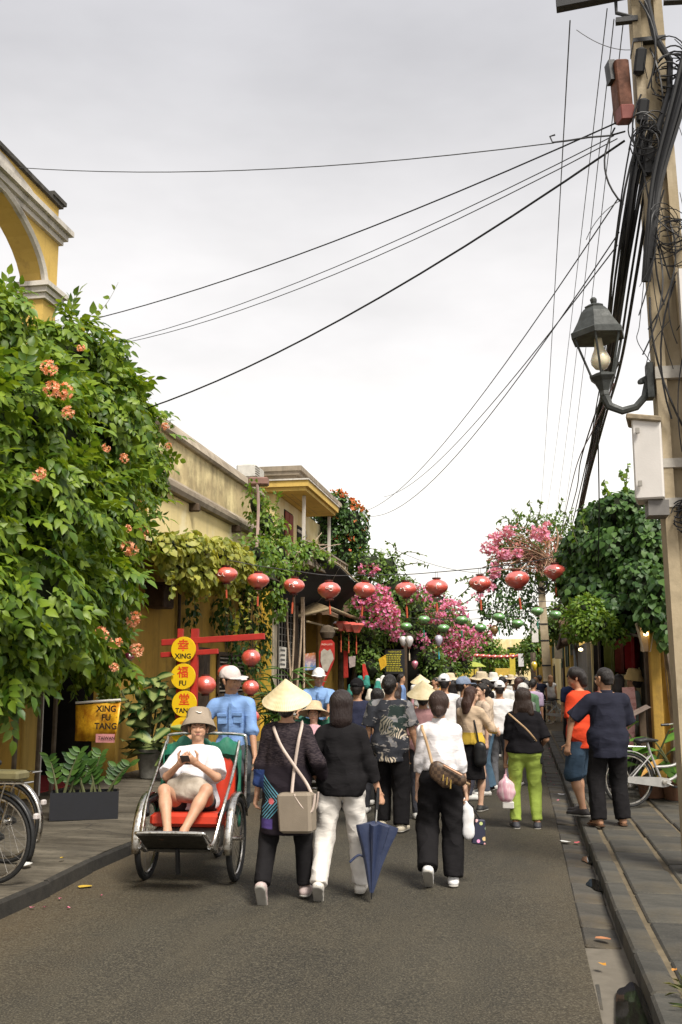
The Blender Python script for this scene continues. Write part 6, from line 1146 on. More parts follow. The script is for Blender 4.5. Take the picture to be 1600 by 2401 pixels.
row('person with long light brown hair in a white top standing by the white bicycle', 1292, 1606, 36.5, R(-8), 1.62, hair='long', hair_c=(.17, .09, .045), top=dict(c=(.72, .70, .68), sleeve=.2), bottom=dict(kind='shorts', c=(.3, .3, .3)), det=0, z=.12)
row('person in a red skirt beside the navy vest', 1254, 1608, 34, R(0), 1.5, hair='short', top=dict(c=(.6, .5, .5)), bottom=dict(kind='skirt', c=(.55, .05, .05), z=.5), det=0)
rr = random.Random(33); COLS = (('white', (.74, .72, .69)), ('white', (.74, .72, .69)), ('cream', (.66, .60, .48)), ('pale grey', (.5, .49, .48)), ('black', (.02, .02, .022)), ('grey', (.28, .27, .28)), ('pink', (.62, .34, .38)), ('beige', (.5, .42, .32)), ('blue', (.13, .2, .36)), ('maroon', (.26, .05, .06)), ('green', (.12, .22, .12)), ('orange', (.6, .25, .08)))
for i in range(48):
    Y = 20 + 42 * (i / 48) ** .95 + rr.uniform(-.6, .6); X = rr.uniform(-2.6, .25) if Y < 34 else rr.uniform(-3.4, .3); cn, cc = rr.choice(COLS); hr_ = rr.choice(('short', 'bob', 'low', 'short', 'tail')); ht = rr.choice((None, None, None, None, ('cap', (.7, .7, .7)), ('straw', (.6, .5, .35)), ('cone', .23, .18, -.02)))
    bn_, bc_ = rr.choice((('black trousers', (.03, .03, .035)), ('blue jeans', (.08, .11, .16)), ('tan trousers', (.3, .27, .22)))); hn = {'short': 'short hair', 'bob': 'bobbed hair', 'low': 'pinned-up hair', 'tail': 'ponytail'}[hr_]
    person('%s person in %s top and %s with %s in the crowd' % ('nearer' if Y < 30 else 'distant' if Y < 45 else 'far', cn, bn_, hn if ht is None else {'cap': 'white cap', 'straw': 'straw hat', 'cone': 'conical hat'}[ht[0]]), (X, Y), rr.choice((0, .2, -.2, 3.1)), rr.uniform(1.52, 1.72), rr.choice((0, 1, 2)), rr.uniform(.95, 1.15), rr.choice('fm'), hair=hr_, hat=ht, top=dict(c=cc, sleeve=rr.choice((.8, 1.3))), bottom=dict(c=bc_), det=0, group='crowd down the street')
row('person in black standing under the right eaves behind the red T-shirt', 1410, 1600, 14.6, R(200), 1.62, skin=2, hair='long', top=dict(c=(.5, .05, .04), sleeve=1.), bottom=dict(c=(.05, .05, .06)), det=1, z=.13, facef=True)
row('person in navy with a dark cap just left of the red T-shirt', 1340, 1605, 21, R(20), 1.64, skin=1, sex='m', hair='short', hat=('cap', (.02, .022, .03)), top=dict(c=(.03, .04, .09), sleeve=.9), det=0, z=.13)
row('shopkeeper with a tan sun hat in a pale green shirt beside the pink board', 1484, 1590, 16.2, R(70), 1.62, skin=1, hair='low', hat=('bucket', (.62, .44, .20)), top=dict(c=(.46, .56, .52), sleeve=1.3, loose=.03), bottom=dict(c=(.5, .5, .47)), det=1, z=.13)
row('dark-dressed person with long black hair behind the navy shirt', 1452, 1600, 15.2, R(-30), 1.60, skin=1, hair='long', top=dict(c=(.02, .02, .02), sleeve=1.2), bottom=dict(c=(.03, .03, .03)), det=0, z=.13)
# ------------------------------------------------------------ cyclos and bicycles
def chrome_mat():
    k = N('worn_chrome'); v = k.coord('Object'); k.base(k.mix(k.rng(k.noise(v, 30, 4), .5, .75), (.62, .60, .56), (.22, .17, .12)), k.rng(k.noise(v, 12, 3), .3, .7, .16, .42), 1., .5); return k.m
M_chr = chrome_mat(); M_tyre = pm('tyre_rubber', (.016, .016, .016), .75, .3, 20, .3, 90); M_seat = pm('red_vinyl', (.58, .045, .018), .42, .2, 5, .25, 14); M_hood = pm('green_canvas', (.016, .16, .095), .5, .45, 5, .7, 16); M_blkp = pm('black_paint', (.016, .016, .017), .4, .4, 9, .2)
def wheel(parent, c, r, tw=.02, spokes=26, plane='yz', name='wheel', rimm=None):
    """a wheel lying in the local plane x = const; tyre, rim, hub, spokes as sub-parts"""
    c = Vector(c); hub = MB(); M = Matrix.Rotation(R(90), 3, 'Y'); hub.lathe([(.012, -.05), (.03, -.045), (.03, -.035), (.018, -.03), (.018, .03), (.03, .035), (.03, .045), (.012, .05)], 10, c, M); w_ = hub.build(name, M_chr, parent)
    MB().tube(arc(c, r - tw, 0, 2 * math.pi * 39 / 40, 39), tw, 8, closed=True).build('tyre', M_tyre, w_)
    MB().tube(arc(c, r - 2 * tw - .006, 0, 2 * math.pi * 39 / 40, 39), .011, 6, closed=True).build('rim', rimm or M_chr, w_)
    m = MB()
    for i in range(spokes):
        a = 2 * math.pi * i / spokes; b = a + (.35 if i % 2 else -.35); s = .03 if i % 4 < 2 else -.03; m.tube([c + Vector((s, .026 * math.cos(b), .026 * math.sin(b))), c + Vector((0, (r - 2 * tw - .01) * math.cos(a), (r - 2 * tw - .01) * math.sin(a)))], .0014, 3, False)
    o = m.build('spokes', pm('dull_spoke', (.16, .15, .14), .5, .3, 9, 0, metal=.7), w_); o['kind'] = 'stuff'; return w_
def strip(m, pts, width, th=.004):
    """a curved mudguard: a strip with a rolled section along a path in the y-z plane"""
    n = len(pts); sec = [(-width / 2, -.012), (-width / 4, 0), (width / 4, 0), (width / 2, -.012)]; P = []
    for i, p in enumerate(pts):
        t = (pts[min(i + 1, n - 1)] - pts[max(i - 1, 0)]).normalized(); nn = Vector((0, -t.z, t.y)); nn = nn if nn.dot(p - m.cen) > 0 else -nn; P += [p + Vector((x, 0, 0)) + nn * z_ for x, z_ in sec]
    m.add(P, [(i * 4 + j, i * 4 + j + 1, i * 4 + 5 + j, i * 4 + 4 + j) for i in range(n - 1) for j in range(3)], True)
def cyclo(name, label):
    t = thing(name, label, 'cyclo'); r = .35; hw_ = .385
    for s in (-1, 1):
        wheel(t, (s * hw_, 0, r), r, .027)
        m = MB(); m.cen = Vector((s * hw_, 0, r)); strip(m, arc(m.cen, r + .035, R(-12), R(158), 22), .075); o = m.build('mudguard', M_chr, t); o.modifiers.new('s', 'SOLIDIFY').thickness = .005
        MB().tube([(s * (hw_ - .06), 0, r), (s * (hw_ + .07), 0, r)], .012, 8).build('axle_end', M_chr, t)
    MB().tube([(-hw_ + .05, 0, r), (hw_ - .05, 0, r)], .018, 8).build('axle', M_blkp, t)
    # seat box, red cushion and back
    MB().box((0, -.02, .36), (.56, .50, .20), None, .02).build('seat_box', pm('stainless_panel', (.30, .28, .25), .45, .4, 6, .2, metal=.6), t)
    m = MB(); m.box((0, .02, .515), (.60, .54, .11), (R(4), 0, 0), .04); m.build('seat_cushion', M_seat, t)
    m = MB(); m.box((0, -.30, .76), (.62, .12, .52), (R(13), 0, 0), .045); m.build('backrest', M_seat, t)
    for s in (-1, 1):
        m = MB(); m.tube(spl([(s * .31, .33, .58), (s * .345, .20, .66), (s * .35, -.05, .67), (s * .345, -.30, .70)]), .025, 7); m.build('armrest', M_blkp, t)
        m = MB(); m.tube(spl([(s * .285, .62, .38), (s * .30, .52, .40), (s * .32, .38, .56), (s * .335, .24, .70), (s * .34, -.05, .90), (s * .335, -.32, 1.14)]), .0135, 8); m.build('side_rail', M_chr, t)
        m = MB(); m.tube(spl([(s * .285, .60, .37), (s * .295, .35, .30), (s * .30, .0, .33), (s * .25, -.5, .34)]), .016, 8); m.build('chassis_rail', M_chr, t)
        MB().tube([(s * .325, .38, .56), (s * .295, .35, .30)], .010, 6).build('stay', M_chr, t); MB().tube([(s * .30, .30, .30), (s * (hw_ - .05), 0, r)], .012, 6).build('stay', M_chr, t)
    # folded green hood
    m = MB(); n = 18; P = []
    for i in range(n + 1):
        u = i / n; x = -.33 + .66 * u
        for j in range(9):
            v = j / 8; a_ = 2 * math.pi * v; q = .085 + .022 * math.sin(u * 21 + j * 2) + .015 * math.sin(u * 9 + 1); P.append((x, -.36 + q * math.cos(a_) * .9, 1.02 + q * math.sin(a_) * 1.25 + .03 * math.sin(math.pi * u)))
    m.add(P, [(i * 9 + j, i * 9 + (j + 1) % 9, (i + 1) * 9 + (j + 1) % 9, (i + 1) * 9 + j) for i in range(n) for j in range(9)] + [tuple(range(8, -1, -1)), tuple(range(n * 9, n * 9 + 9))], True); m.build('folded_hood', M_hood, t)
    m = MB()
    for s in (-1, 1):
        P = []; 
        for i in range(11):
            u = i / 10; c_ = Vector((s * .335, -.34, 1.06)).lerp(Vector((s * .36, -.20, .42)), u); w_ = .11 * (1 - .55 * u) + .012 * math.sin(u * 14); P += [c_ + Vector((.01 * math.sin(u * 11), -w_ / 2, 0)), c_ + Vector((s * .02, 0, .0)), c_ + Vector((.012 * math.cos(u * 9), w_ / 2, 0))]
        m.add(P, [(i * 3 + j, i * 3 + j + 1, i * 3 + 4 + j, i * 3 + 3 + j) for i in range(10) for j in (0, 1)], True)
    o = m.build('hood_side_flap', M_hood, t); o.modifiers.new('s', 'SOLIDIFY').thickness = .012
    # push bar, footrest
    MB().tube(spl([(-.37, -.44, .62), (-.37, -.47, .95), (-.365, -.48, 1.14), (-.32, -.485, 1.19), (0, -.49, 1.20), (.32, -.485, 1.19), (.365, -.48, 1.14), (.37, -.47, .95), (.37, -.44, .62)], 40), .0145, 8).build('push_bar', M_chr, t)
    m = MB(); m.box((0, .60, .405), (.52, .36, .016), (R(28), 0, 0)); m.box((0, .44, .335), (.50, .12, .016), (R(-8), 0, 0)); m.build('footrest', pm('checker_plate', (.05, .045, .035), .5, .4, 12, .6, 60, metal=.5), t)
    MB().tube(spl([(-.27, .42, .36), (-.275, .70, .475), (-.25, .755, .50), (0, .765, .505), (.25, .755, .50), (.275, .70, .475), (.27, .42, .36)], 24), .012, 8).build('footrest_rail', M_chr, t)
    MB().tube([(.0, .50, .34), (.0, .46, .14)], .02, 6).build('stand', M_blkp, t)
    m = MB()                                                # pale number plate under the seat
    m.box((.02, .245, .33), (.20, .006, .10), (R(5), 0, 0)); m.build('number_plate', pm('plate_white', (.55, .54, .56), .5), t)
    # rear half: driver's saddle, chain, rear wheel
    wheel(t, (0, -1.12, r), r, .021)
    m = MB(); m.cen = Vector((0, -1.12, r)); strip(m, arc(m.cen, r + .035, R(30), R(175), 18), .07); m.build('mudguard', M_chr, t).modifiers.new('s', 'SOLIDIFY').thickness = .005
    m = MB(); m.tube([(0, -.45, .34), (0, -.70, .40), (0, -.86, .62), (0, -.91, .93)], .018, 7); m.tube([(-.04, -1.12, r), (-.03, -.9, .7)], .012, 6); m.tube([(.04, -1.12, r), (.03, -.9, .7)], .012, 6); m.tube([(-.04, -1.12, r), (-.03, -.72, .36)], .012, 6); m.tube([(.04, -1.12, r), (.03, -.72, .36)], .012, 6); m.build('rear_frame', M_blkp, t)
    m = MB(); m.box((0, -.93, .96), (.20, .28, .07), None, .03, .85); m.build('saddle', M_blkp, t)
    m = MB(); m.lathe([(.09, -.004), (.095, 0), (.09, .004), (.02, .006), (.02, -.006)], 20, (.06, -.72, .36), Matrix.Rotation(R(90), 3, 'Y')); m.tube([(.08, -.72, .36), (.09, -.60, .27)], .011, 6); m.tube([(-.05, -.72, .36), (-.06, -.84, .45)], .011, 6); m.build('crank', M_chr, t)
    for x, y_, z_ in ((.13, -.60, .26), (-.10, -.84, .46)): MB().box((x, y_, z_), (.09, .07, .025), None, .005).build('pedal', M_blkp, t)
    return t
def bicycle(name, label, frame, rimm=None, guard=(.4, .4, .38), saddle=(.02, .02, .02), rack=True, basket=False, r=.33):
    """a town bicycle: local y is forward, rear wheel at the origin"""
    t = thing(name, label, 'bicycle'); mf = pm('frame_%d_%d_%d' % tuple(int(c * 99) for c in frame), frame, .35, .2, 10, .1, metal=.3); mg = pm('guard_%d_%d' % (int(guard[0] * 99), int(guard[2] * 99)), guard, .4, .25, 8, .1, metal=.35)
    wheel(t, (0, 0, r), r, .018, 24, rimm=rimm); wheel(t, (0, 1.06, r), r, .018, 24, rimm=rimm)
    for y_, a0, a1 in ((0, 10, 205), (1.06, 5, 165)): m = MB(); m.cen = Vector((0, y_, r)); strip(m, arc(m.cen, r + .028, R(a0), R(a1), 24), .055); m.build('mudguard', mg, t).modifiers.new('s', 'SOLIDIFY').thickness = .004
    m = MB(); bb_ = Vector((0, .44, .30)); m.tube([bb_, (0, .30, .66), (0, .27, .78)], .016, 8); m.tube(spl([bb_, (0, .62, .36), (0, .82, .58), (0, .90, .76)]), .019, 8); m.tube(spl([(0, .36, .48), (0, .60, .50), (0, .80, .62), (0, .89, .72)]), .017, 8); m.tube([(0, .885, .68), (0, .875, .92)], .017, 8)
    for s in (-1, 1): m.tube([(s * .045, 0, r), (s * .03, .42, .30)], .010, 6); m.tube([(s * .045, 0, r), (s * .02, .30, .62)], .009, 6); m.tube([(s * .045, 1.06, r), (s * .03, .93, .62), (s * .0, .90, .70)], .011, 6)
    m.build('frame', mf, t)
    m = MB(); m.tube(spl([(-.28, .70, .98), (-.22, .82, 1.0), (-.05, .87, .96), (.05, .87, .96), (.22, .82, 1.0), (.28, .70, .98)]), .011, 8); m.build('handlebar', M_chr, t)
    for s in (-1, 1): MB().tube([(s * .28, .70, .98), (s * .285, .60, .975)], .017, 8).build('grip', M_blkp, t)
    v, f_ = sdf_mesh([seg((0, .17, .80), (0, .23, .81), .075, .06, (0, 0, 1), .5), seg((0, .25, .81), (0, .40, .80), .045, .022, (0, 0, 1), .7)], .011, .03); link('saddle', np_mesh('saddle', v, [f_], True), t, pm('saddle_%d' % int(saddle[0] * 99), saddle, .5, .3, 12))
    m = MB(); m.prism([(-.05, .35), (.0, .375), (.40, .36), (.50, .345), (.535, .30), (.50, .25), (.42, .24), (-.02, .30), (-.06, .32)], .045, .062, 'x'); m.build('chain_guard', mg, t)
    m = MB(); m.tube([(.075, .44, .30), (.085, .56, .25)], .010, 6); m.tube([(-.06, .44, .30), (-.075, .32, .35)], .010, 6); m.lathe([(.03, -.01), (.03, .01), (.01, .012)], 12, (.075, .44, .30), Matrix.Rotation(R(90), 3, 'Y')); m.build('crank', M_chr, t)
    for x, y_, z_ in ((.12, .56, .25), (-.11, .32, .35)): MB().box((x, y_, z_), (.085, .06, .024), None, .004).build('pedal', M_blkp, t)
    if rack:
        m = MB(); 
        for s in (-.06, 0, .06): m.tube([(s, -.28, .74), (s, .22, .73)], .007, 5)
        for s in (-.06, .06): m.tube([(s * .8, 0, r), (s, -.12, .73)], .007, 5)
        m.tube([(-.06, -.28, .74), (.06, -.28, .74)], .007, 5); m.build('rear_rack', M_chr, t)
    m = MB(); m.box((0, -.36, .50), (.05, .035, .045), None, .01); m.build('tail_light', pm('reflector', (.55, .5, .48), .3), t)
    MB().tube([(-.05, .04, .30), (-.14, -.04, .03)], .008, 5).build('kickstand', M_chr, t)
    if basket:
        bm_ = MB()
        for q in range(6): bm_.tube([(-.15 + .06 * q, 1.02, .72), (-.17 + .068 * q, 1.06, .95)], .005, 4); bm_.tube([(-.15 + .06 * q, 1.22, .74), (-.17 + .068 * q, 1.26, .95)], .005, 4)
        for z_ in (.72, .80, .88, .95): u = (z_ - .72) * .2; bm_.tube([(-.16 - u * .3, 1.0, z_), (.16 + u * .3, 1.0, z_), (.16 + u * .3, 1.24 + u, z_), (-.16 - u * .3, 1.24 + u, z_)], .005, 4, closed=True)
        bm_.build('basket', M_chr, t)
    return t
# the cyclo coming towards the camera
wl, wr_ = G(343, 2066), G(553, 2062); cc = (wl + wr_) / 2; CYA = R(185)
cy1 = cyclo('cyclo', 'chrome cyclo with red seat and folded green hood carrying the seated passenger'); place(cy1, (cc.x, cc.y, 0), CYA)
cy2 = dup(cy1); c2 = AY(752, 1700, 13.6); place(cy2, (c2.x - .05, 13.3, 0), R(186), 'second cyclo with green hood mostly hidden behind the people')
def on_cyclo(cy, x, y_): return Vector(cy.location) + Matrix.Rotation(cy.rotation_euler[2], 3, 'Z') @ Vector((x, y_, 0))
q = on_cyclo(cy1, 0, -.10)
passenger, JP, TP, HP_ = person('passenger in a white T-shirt and bucket hat sitting in the cyclo with a phone', (q.x, q.y), cy1.rotation_euler[2], 1.62, 0, 1.08, 'f', seat=.60, lean=R(-4), feet={'R': (.085, .60, .475, R(-12)), 'L': (-.045, .58, .475, R(-12))}, knee={'R': (.45, .5, 1), 'L': (-.45, .5, 1)}, hands={'R': (.075, .30, .985), 'L': (-.075, .30, .985)}, elbow={'R': (.8, -.5, -.8), 'L': (-.8, -.5, -.8)}, palm={'R': ((.6, .5, -.5), (0, .2, 1)), 'L': ((-.6, .5, -.5), (0, .2, 1))}, curl=.9, hair='short', hat=('bucket', (.30, .245, .19), 1), top=dict(c=(.76, .74, .77), sleeve=.92, hem=.84, loose=.036, sr=.062, sf=.022, flat=True), bottom=dict(kind='shorts', c=(.03, .03, .035), loose=.02, thigh=.45), shoes=None, det=2, facef=True, head=(R(12), R(8)))
q = on_cyclo(cy1, -.17, -.93)
driver, JD, TD, HD = person('cyclo driver in a blue shirt and pale cap turning to look at the street', (q.x, q.y), cy1.rotation_euler[2], 1.66, 1, .92, 'm', seat=.985, lean=R(6), feet={'R': (.14, .26, .32, 0), 'L': (-.12, .16, .52, 0)}, hands={'R': (.40, .26, 1.09), 'L': (-.235, .20, .93)}, elbow={'R': (.5, -.6, -.8), 'L': (-.4, -.9, -.4)}, hair='short', hat=('cap', (.60, .53, .50)), top=dict(c=(.20, .33, .60), sleeve=1.02, hem=.80, loose=.026, folds=.009, flat=True, collar=True, sr=.052, sf=.014), bottom=dict(c=(.05, .055, .06), loose=.03, flare=.03), shoes=(.05, .05, .05), det=2, facef=True, head=(R(58), R(-6)), roll=R(3))
q = on_cyclo(cy2, 0, -.85)
driver2, JD2, TD2, HD2 = person('cyclo driver in a blue shirt and white cap facing the camera behind the second cyclo', (q.x, q.y), cy2.rotation_euler[2], 1.66, 1, 1.02, 'm', seat=1.0, feet={'R': (.14, .26, .32, 0), 'L': (-.12, .16, .52, 0)}, hands={'R': (.25, .40, 1.15), 'L': (-.16, .42, 1.13)}, hair='short', hat=('cap', (.74, .72, .70)), top=dict(c=(.22, .36, .62), sleeve=.95, hem=.80, loose=.032, flat=True, collar=True, sr=.058), bottom=dict(c=(.05, .055, .06)), shoes=(.05, .05, .05), det=1, facef=True, head=(R(8), R(-6)))
q = on_cyclo(cy2, 0, -.10)
person('passenger in pink with a straw sun hat in the second cyclo', (q.x, q.y), cy2.rotation_euler[2], 1.56, 2, 1.0, 'f', seat=.60, lean=R(-8), feet={'R': (.09, .58, .475, 0), 'L': (-.09, .58, .475, 0)}, hands={'R': (.12, .30, .86), 'L': (-.12, .30, .86)}, hair='low', hat=('sun', (.60, .47, .30)), top=dict(c=(.68, .40, .44), sleeve=1.3), bottom=dict(c=(.3, .3, .34)), det=1, facef=True)
for drv, TT in ((driver, TD), (driver2, TD2)):                # breast pockets with flaps, shoulder tabs and shirt front
    for s_ in (-1, 1):
        M_ = Matrix.Rotation(R(-8), 3, 'X'); pk_ = MB().box(TT(s_ * .072, .108, 1.175), (.085, .016, .09), M_, .006).build('pocket', cloth('shirt_pocket', (.19, .32, .58)), drv); MB().box(TT(s_ * .072, .120, 1.215), (.09, .012, .03), M_, .004).build('flap', cloth('shirt_flap', (.17, .29, .54)), pk_)
    MB().box(TT(0, .123, 1.12), (.028, .010, .40), Matrix.Rotation(R(-4), 3, 'X'), .003).build('placket', cloth('shirt_flap', (.17, .29, .54)), drv)
# bicycles
def recolour(o, part, mat):
    for q_ in o.children:
        if q_.name.startswith(part): q_.data = q_.data.copy(); q_.data.materials[0] = mat
M_goldrim = pm('cream_rim', (.60, .55, .44), .4, .2, 9)
b = bicycle('bicycle', 'dark old bicycle with padded rear seat at the left edge, nearest the road', (.02, .02, .022), None, (.03, .03, .03)); p = G(-22, 2074, .12); place(b, (p.x, p.y, .12), R(84), scale=1.05)
MB().box((0, -.06, .79), (.17, .36, .07), None, .03).build('rear_cushion', pm('khaki_vinyl', (.16, .14, .065), .5, .3, 9), b)
b2_ = dup(b); [bpy.data.objects.remove(q_) for q_ in list(b2_.children) if q_.name.startswith('rear_cushion')]; p = G(10, 2024, .12); place(b2_, (p.x, p.y, .12), R(80), 'dark old bicycle with chrome mudguard parked behind the one nearest the road at left'); 
recolour(b2_, 'mudguard', M_chr)
bR = bicycle('bicycle', 'silver bicycle with white chain guard leaning beside the two people on the right pavement', (.36, .35, .34), None, (.44, .43, .41)); p = AY(1474, 1843, 13.1); place(bR, (p.x, p.y, .125), R(-72))
bM = bicycle('bicycle', 'white town bicycle with cream tyres half across the right kerb in the crowd', (.55, .62, .64), M_goldrim, (.66, .65, .63)); p = AY(1284, 1674, 35.9); place(bM, (p.x, p.y, .06), R(-80), scale=1.06)
for o in [c_ for w_ in bM.children if w_.name.startswith('wheel') for c_ in w_.children if c_.name.startswith('tyre')]: o.data = o.data.copy(); o.data.materials[0] = M_goldrim
bP = bicycle('bicycle', 'pink bicycle pushed along left of the white bicycle', (.62, .20, .26), None, (.6, .35, .38)); place(bP, (AY(1250, 1650, 32).x, 31.2, 0), R(-8))
# ------------------------------------------------------------ lanterns
def silk(name, c, rough=.30):
    if name in MATS: return MATS[name]
    k = N(name); v = k.coord('Object'); k.base(k.mix(k.rng(k.noise(v, 12, 4), .35, .65), tuple(x * .8 for x in c), c), rough, 0, .5); k.set(k.b.inputs['Coat Weight'], 1.); k.set(k.b.inputs['Coat Roughness'], .26); k.set(k.b.inputs['Coat IOR'], 2.5); k.bump(k.noise(v, 90, 3), .12, .002); MATS[name] = k.m; return k.m
GLYPH = {'a': [[(.02, .35), (-.35, .25), (-.42, -.1), (-.1, -.3), (.2, -.1), (.28, .35), (.25, -.15), (.45, -.4)]], 'l': [[(.12, .45), (-.1, .25), (-.12, -.15), (.05, -.42)]], 'n': [[(-.4, -.3), (-.35, .3), (-.28, .1), (.0, .35), (.1, .1), (.12, -.25), (.3, -.2)]], '8': [[(.1, .1), (-.35, .35), (-.42, .0), (-.05, .0), (.25, .1), (.45, -.15), (.2, -.42), (-.05, -.2), (.1, .1)]], 'y': [[(-.3, .4), (-.1, .0), (.3, .4)], [(-.05, .05), (-.2, -.45)]]}
RED = (.76, .115, .08); SHAPE = [(.03, .50), (.06, .47), (.20, .42), (.38, .31), (.48, .14), (.50, .02), (.46, -.14), (.34, -.31), (.18, -.44), (.06, -.50), (.05, -.52)]
def lantern(label, c, w_, hgt, col, mat, tassel=None, glyph=None, group=None, cordlen=.10, shape=SHAPE, ribs=16, name='silk_lantern', yaw=0.):
    t = thing(name, label, 'lantern', c, yaw, group); m = MB(); n = ribs * 2; P = []
    for r_, z_ in shape: P += [(w_ * r_ * (1 if j % 2 == 0 else .975) * math.cos(math.pi * j / ribs), w_ * r_ * (1 if j % 2 == 0 else .975) * math.sin(math.pi * j / ribs), hgt * z_) for j in range(n)]
    k_ = len(shape); m.add(P, [(i * n + j, i * n + (j + 1) % n, (i + 1) * n + (j + 1) % n, (i + 1) * n + j) for i in range(k_ - 1) for j in range(n)] + [tuple(range(n)), tuple(range((k_ - 1) * n, k_ * n))], True); m.build('shade', mat, t)
    for z_ in (.505, -.525): MB().lathe([(0, -.012), (.06 * w_ / .37 + .01, -.012), (.06 * w_ / .37 + .01, .012), (0, .012)], 12, (0, 0, hgt * z_)).build('cap', pm('lantern_wood', (.10, .02, .012), .5), t)
    MB().tube([(-.02, 0, hgt * .5), (-.015, 0, hgt * .5 + cordlen)], .003, 4).tube([(.02, 0, hgt * .5), (.015, 0, hgt * .5 + cordlen)], .003, 4).build('cord', M_blk, t)
    if tassel:
        L_, tc_ = tassel; m = MB(); m.tube([(0, 0, -hgt * .52), (0, 0, -hgt * .52 - L_ * .45)], .004, 4); m.build('string', tc_, t); m = MB(); m.tube([(0, 0, -hgt * .52 - L_ * .42), (0, 0, -hgt * .52 - L_ * .5), (.004, 0, -hgt * .52 - L_)], [.010, .019, .017], 8); m.build('tassel', tc_, t)
    if glyph:
        for st in GLYPH[glyph]:
            pts = []
            for i in range(len(st) - 1):
                for q in range(4): a, b_ = Vector(st[i]), Vector(st[i + 1]); pts.append(a.lerp(b_, q / 4))
            pts.append(Vector(st[-1])); pts = [(pts[max(i - 1, 0)] + pts[i] * 2 + pts[min(i + 1, len(pts) - 1)]) / 4 for i in range(len(pts))]; S3 = []
            for p in pts:
                z_ = p.y * .34; x = p.x * .36; rz_ = np.interp(-z_, [-s[1] for s in shape], [s[0] for s in shape]); y_ = -math.sqrt(max(rz_ ** 2 - x * x, .01)); S3.append(Vector((x * w_, y_ * w_ * 1.012, z_ * hgt)))
            MB().tube(S3, [.004 + .008 * math.sin(math.pi * (i + .5) / len(S3)) for i in range(len(S3))], 5, flat=.4).build('painted_letter', pm('pale_paint', (.80, .70, .62), .5, .1), t)
    return t
M_red = silk('red_silk', RED); M_rt = cloth('red_tassel', (.50, .10, .05)); M_grn = silk('green_silk', (.15, .38, .10)); M_gt = cloth('green_tassel', (.03, .22, .14))
LR = [(531, 1347), (606, 1361), (690, 1373), (772, 1384), (855, 1383), (952, 1382), (1024, 1377), (1126, 1368), (1213, 1359), (1302, 1341)]
GL = 'alnyln l8an8'.replace(' ', ''); GL = ['a', 'l', 'n', '8', 'l', 'n', 'l', 'a', 'n', '8']; ORD = ['leftmost', 'second', 'third', 'fourth', 'fifth', 'sixth', 'seventh', 'eighth', 'ninth', 'rightmost']
strP = []
for i, (px, py) in enumerate(LR):
    c = AY(px, py, 17.0); sz_ = random.uniform(.97, 1.10); ln_ = lantern('%s red lantern of the near string across the street, counted from the left' % ORD[i] if i not in (0, 9) else '%s red lantern of the near string across the street' % ORD[i], c, .385 * sz_, .285 * sz_ * random.uniform(.95, 1.05), RED, M_red, (.26 + .04 * (i % 3), M_rt), GL[i], 'near string of red lanterns', .12, yaw=R(random.uniform(-20, 20))); ln_.rotation_euler = (R(random.uniform(-5, 5)), R(random.uniform(-7, 7)), R(random.uniform(-20, 20))); strP.append(c + Vector((0, 0, .258)))
cable('cord carrying the near row of red lanterns across the street', spl([(FX + .1, 17, 3.95), AY(480, 1312, 17)] + strP + [AY(1345, 1295, 17), (1.7, 17, 3.9)], 60), .008, M_gcab)
LG = [(952, 1469), (994, 1453), (1040, 1473), (1083, 1454), (1127, 1472), (1170, 1447), (1214, 1462), (1260, 1433), (1302, 1441)]; ORD9 = ['leftmost', 'second', 'third', 'fourth', 'fifth', 'sixth', 'seventh', 'eighth', 'rightmost']
for i, (px, py) in enumerate(LG): lantern('%s green lantern of the two rows down the street' % ORD9[i] + ('' if i in (0, 8) else ', counted from the left'), AY(px, py, 30 if i % 2 == 0 else 29), .37, .27, None, M_grn, (.36, M_gt) if i % 2 else None, None, 'green lanterns', .14)
for par in (0, 1): cable('cord of the %s row of green lanterns' % ('nearer' if par else 'farther'), spl([AX(900, 1440, -4.4) if not par else AX(935, 1440, -4.2)] + [AY(px, py, 30 if par == 0 else 29) + Vector((0, 0, .27)) for i, (px, py) in enumerate(LG) if i % 2 == par] + [AY(1330, 1410, 30)], 40), .010, M_gcab)
for i in range(9): lantern('tiny red lantern, number %s from the left, in the farthest string' % ('one', 'two', 'three', 'four', 'five', 'six', 'seven', 'eight', 'nine')[i], AY(1118 + i * 14, 1537 - 3 * math.sin(i / 8 * 3.14) * -1, 52), .33, .22, RED, M_red, None, None, 'farthest string of red lanterns', .1, ribs=8)
DROP = [(.05, .5), (.25, .44), (.44, .30), (.50, .1), (.42, -.12), (.26, -.34), (.12, -.48), (.08, -.5)]
for lb, px, py, Y, w_, h_, c_, tt in (('white drop-shaped lantern left of its twin under the bougainvillea', 945, 1503, 28.5, .22, .30, (.66, .62, .60), None), ('white drop-shaped lantern with a tassel under the bougainvillea', 960, 1504, 28, .24, .34, (.68, .64, .62), (.35, cloth('cream_tassel', (.6, .5, .36)))), ('pale lilac drop-shaped lantern with a blue tassel', 1029, 1502, 29, .24, .34, (.50, .46, .58), (.36, cloth('blue_tassel', (.05, .3, .38)))), ('amber drop-shaped lantern below the green lanterns', 1160, 1478, 31, .26, .30, (.45, .25, .06), None), ('bright yellow lantern beside the second pole', 1253, 1562, 36, .22, .36, (.75, .55, .03), None), ('pink drop lantern under the left bougainvillea', 973, 1558, 30, .2, .24, (.7, .2, .3), None)):
    lantern(lb, AY(px, py, Y), w_, h_, c_, silk('silk_' + lb[:14].replace(' ', '_'), c_), tt, None, None, .12, DROP, 12)
BALL = [(.05, .5), (.2, .46), (.38, .33), (.48, .14), (.5, 0), (.48, -.14), (.38, -.33), (.2, -.46), (.05, -.5)]
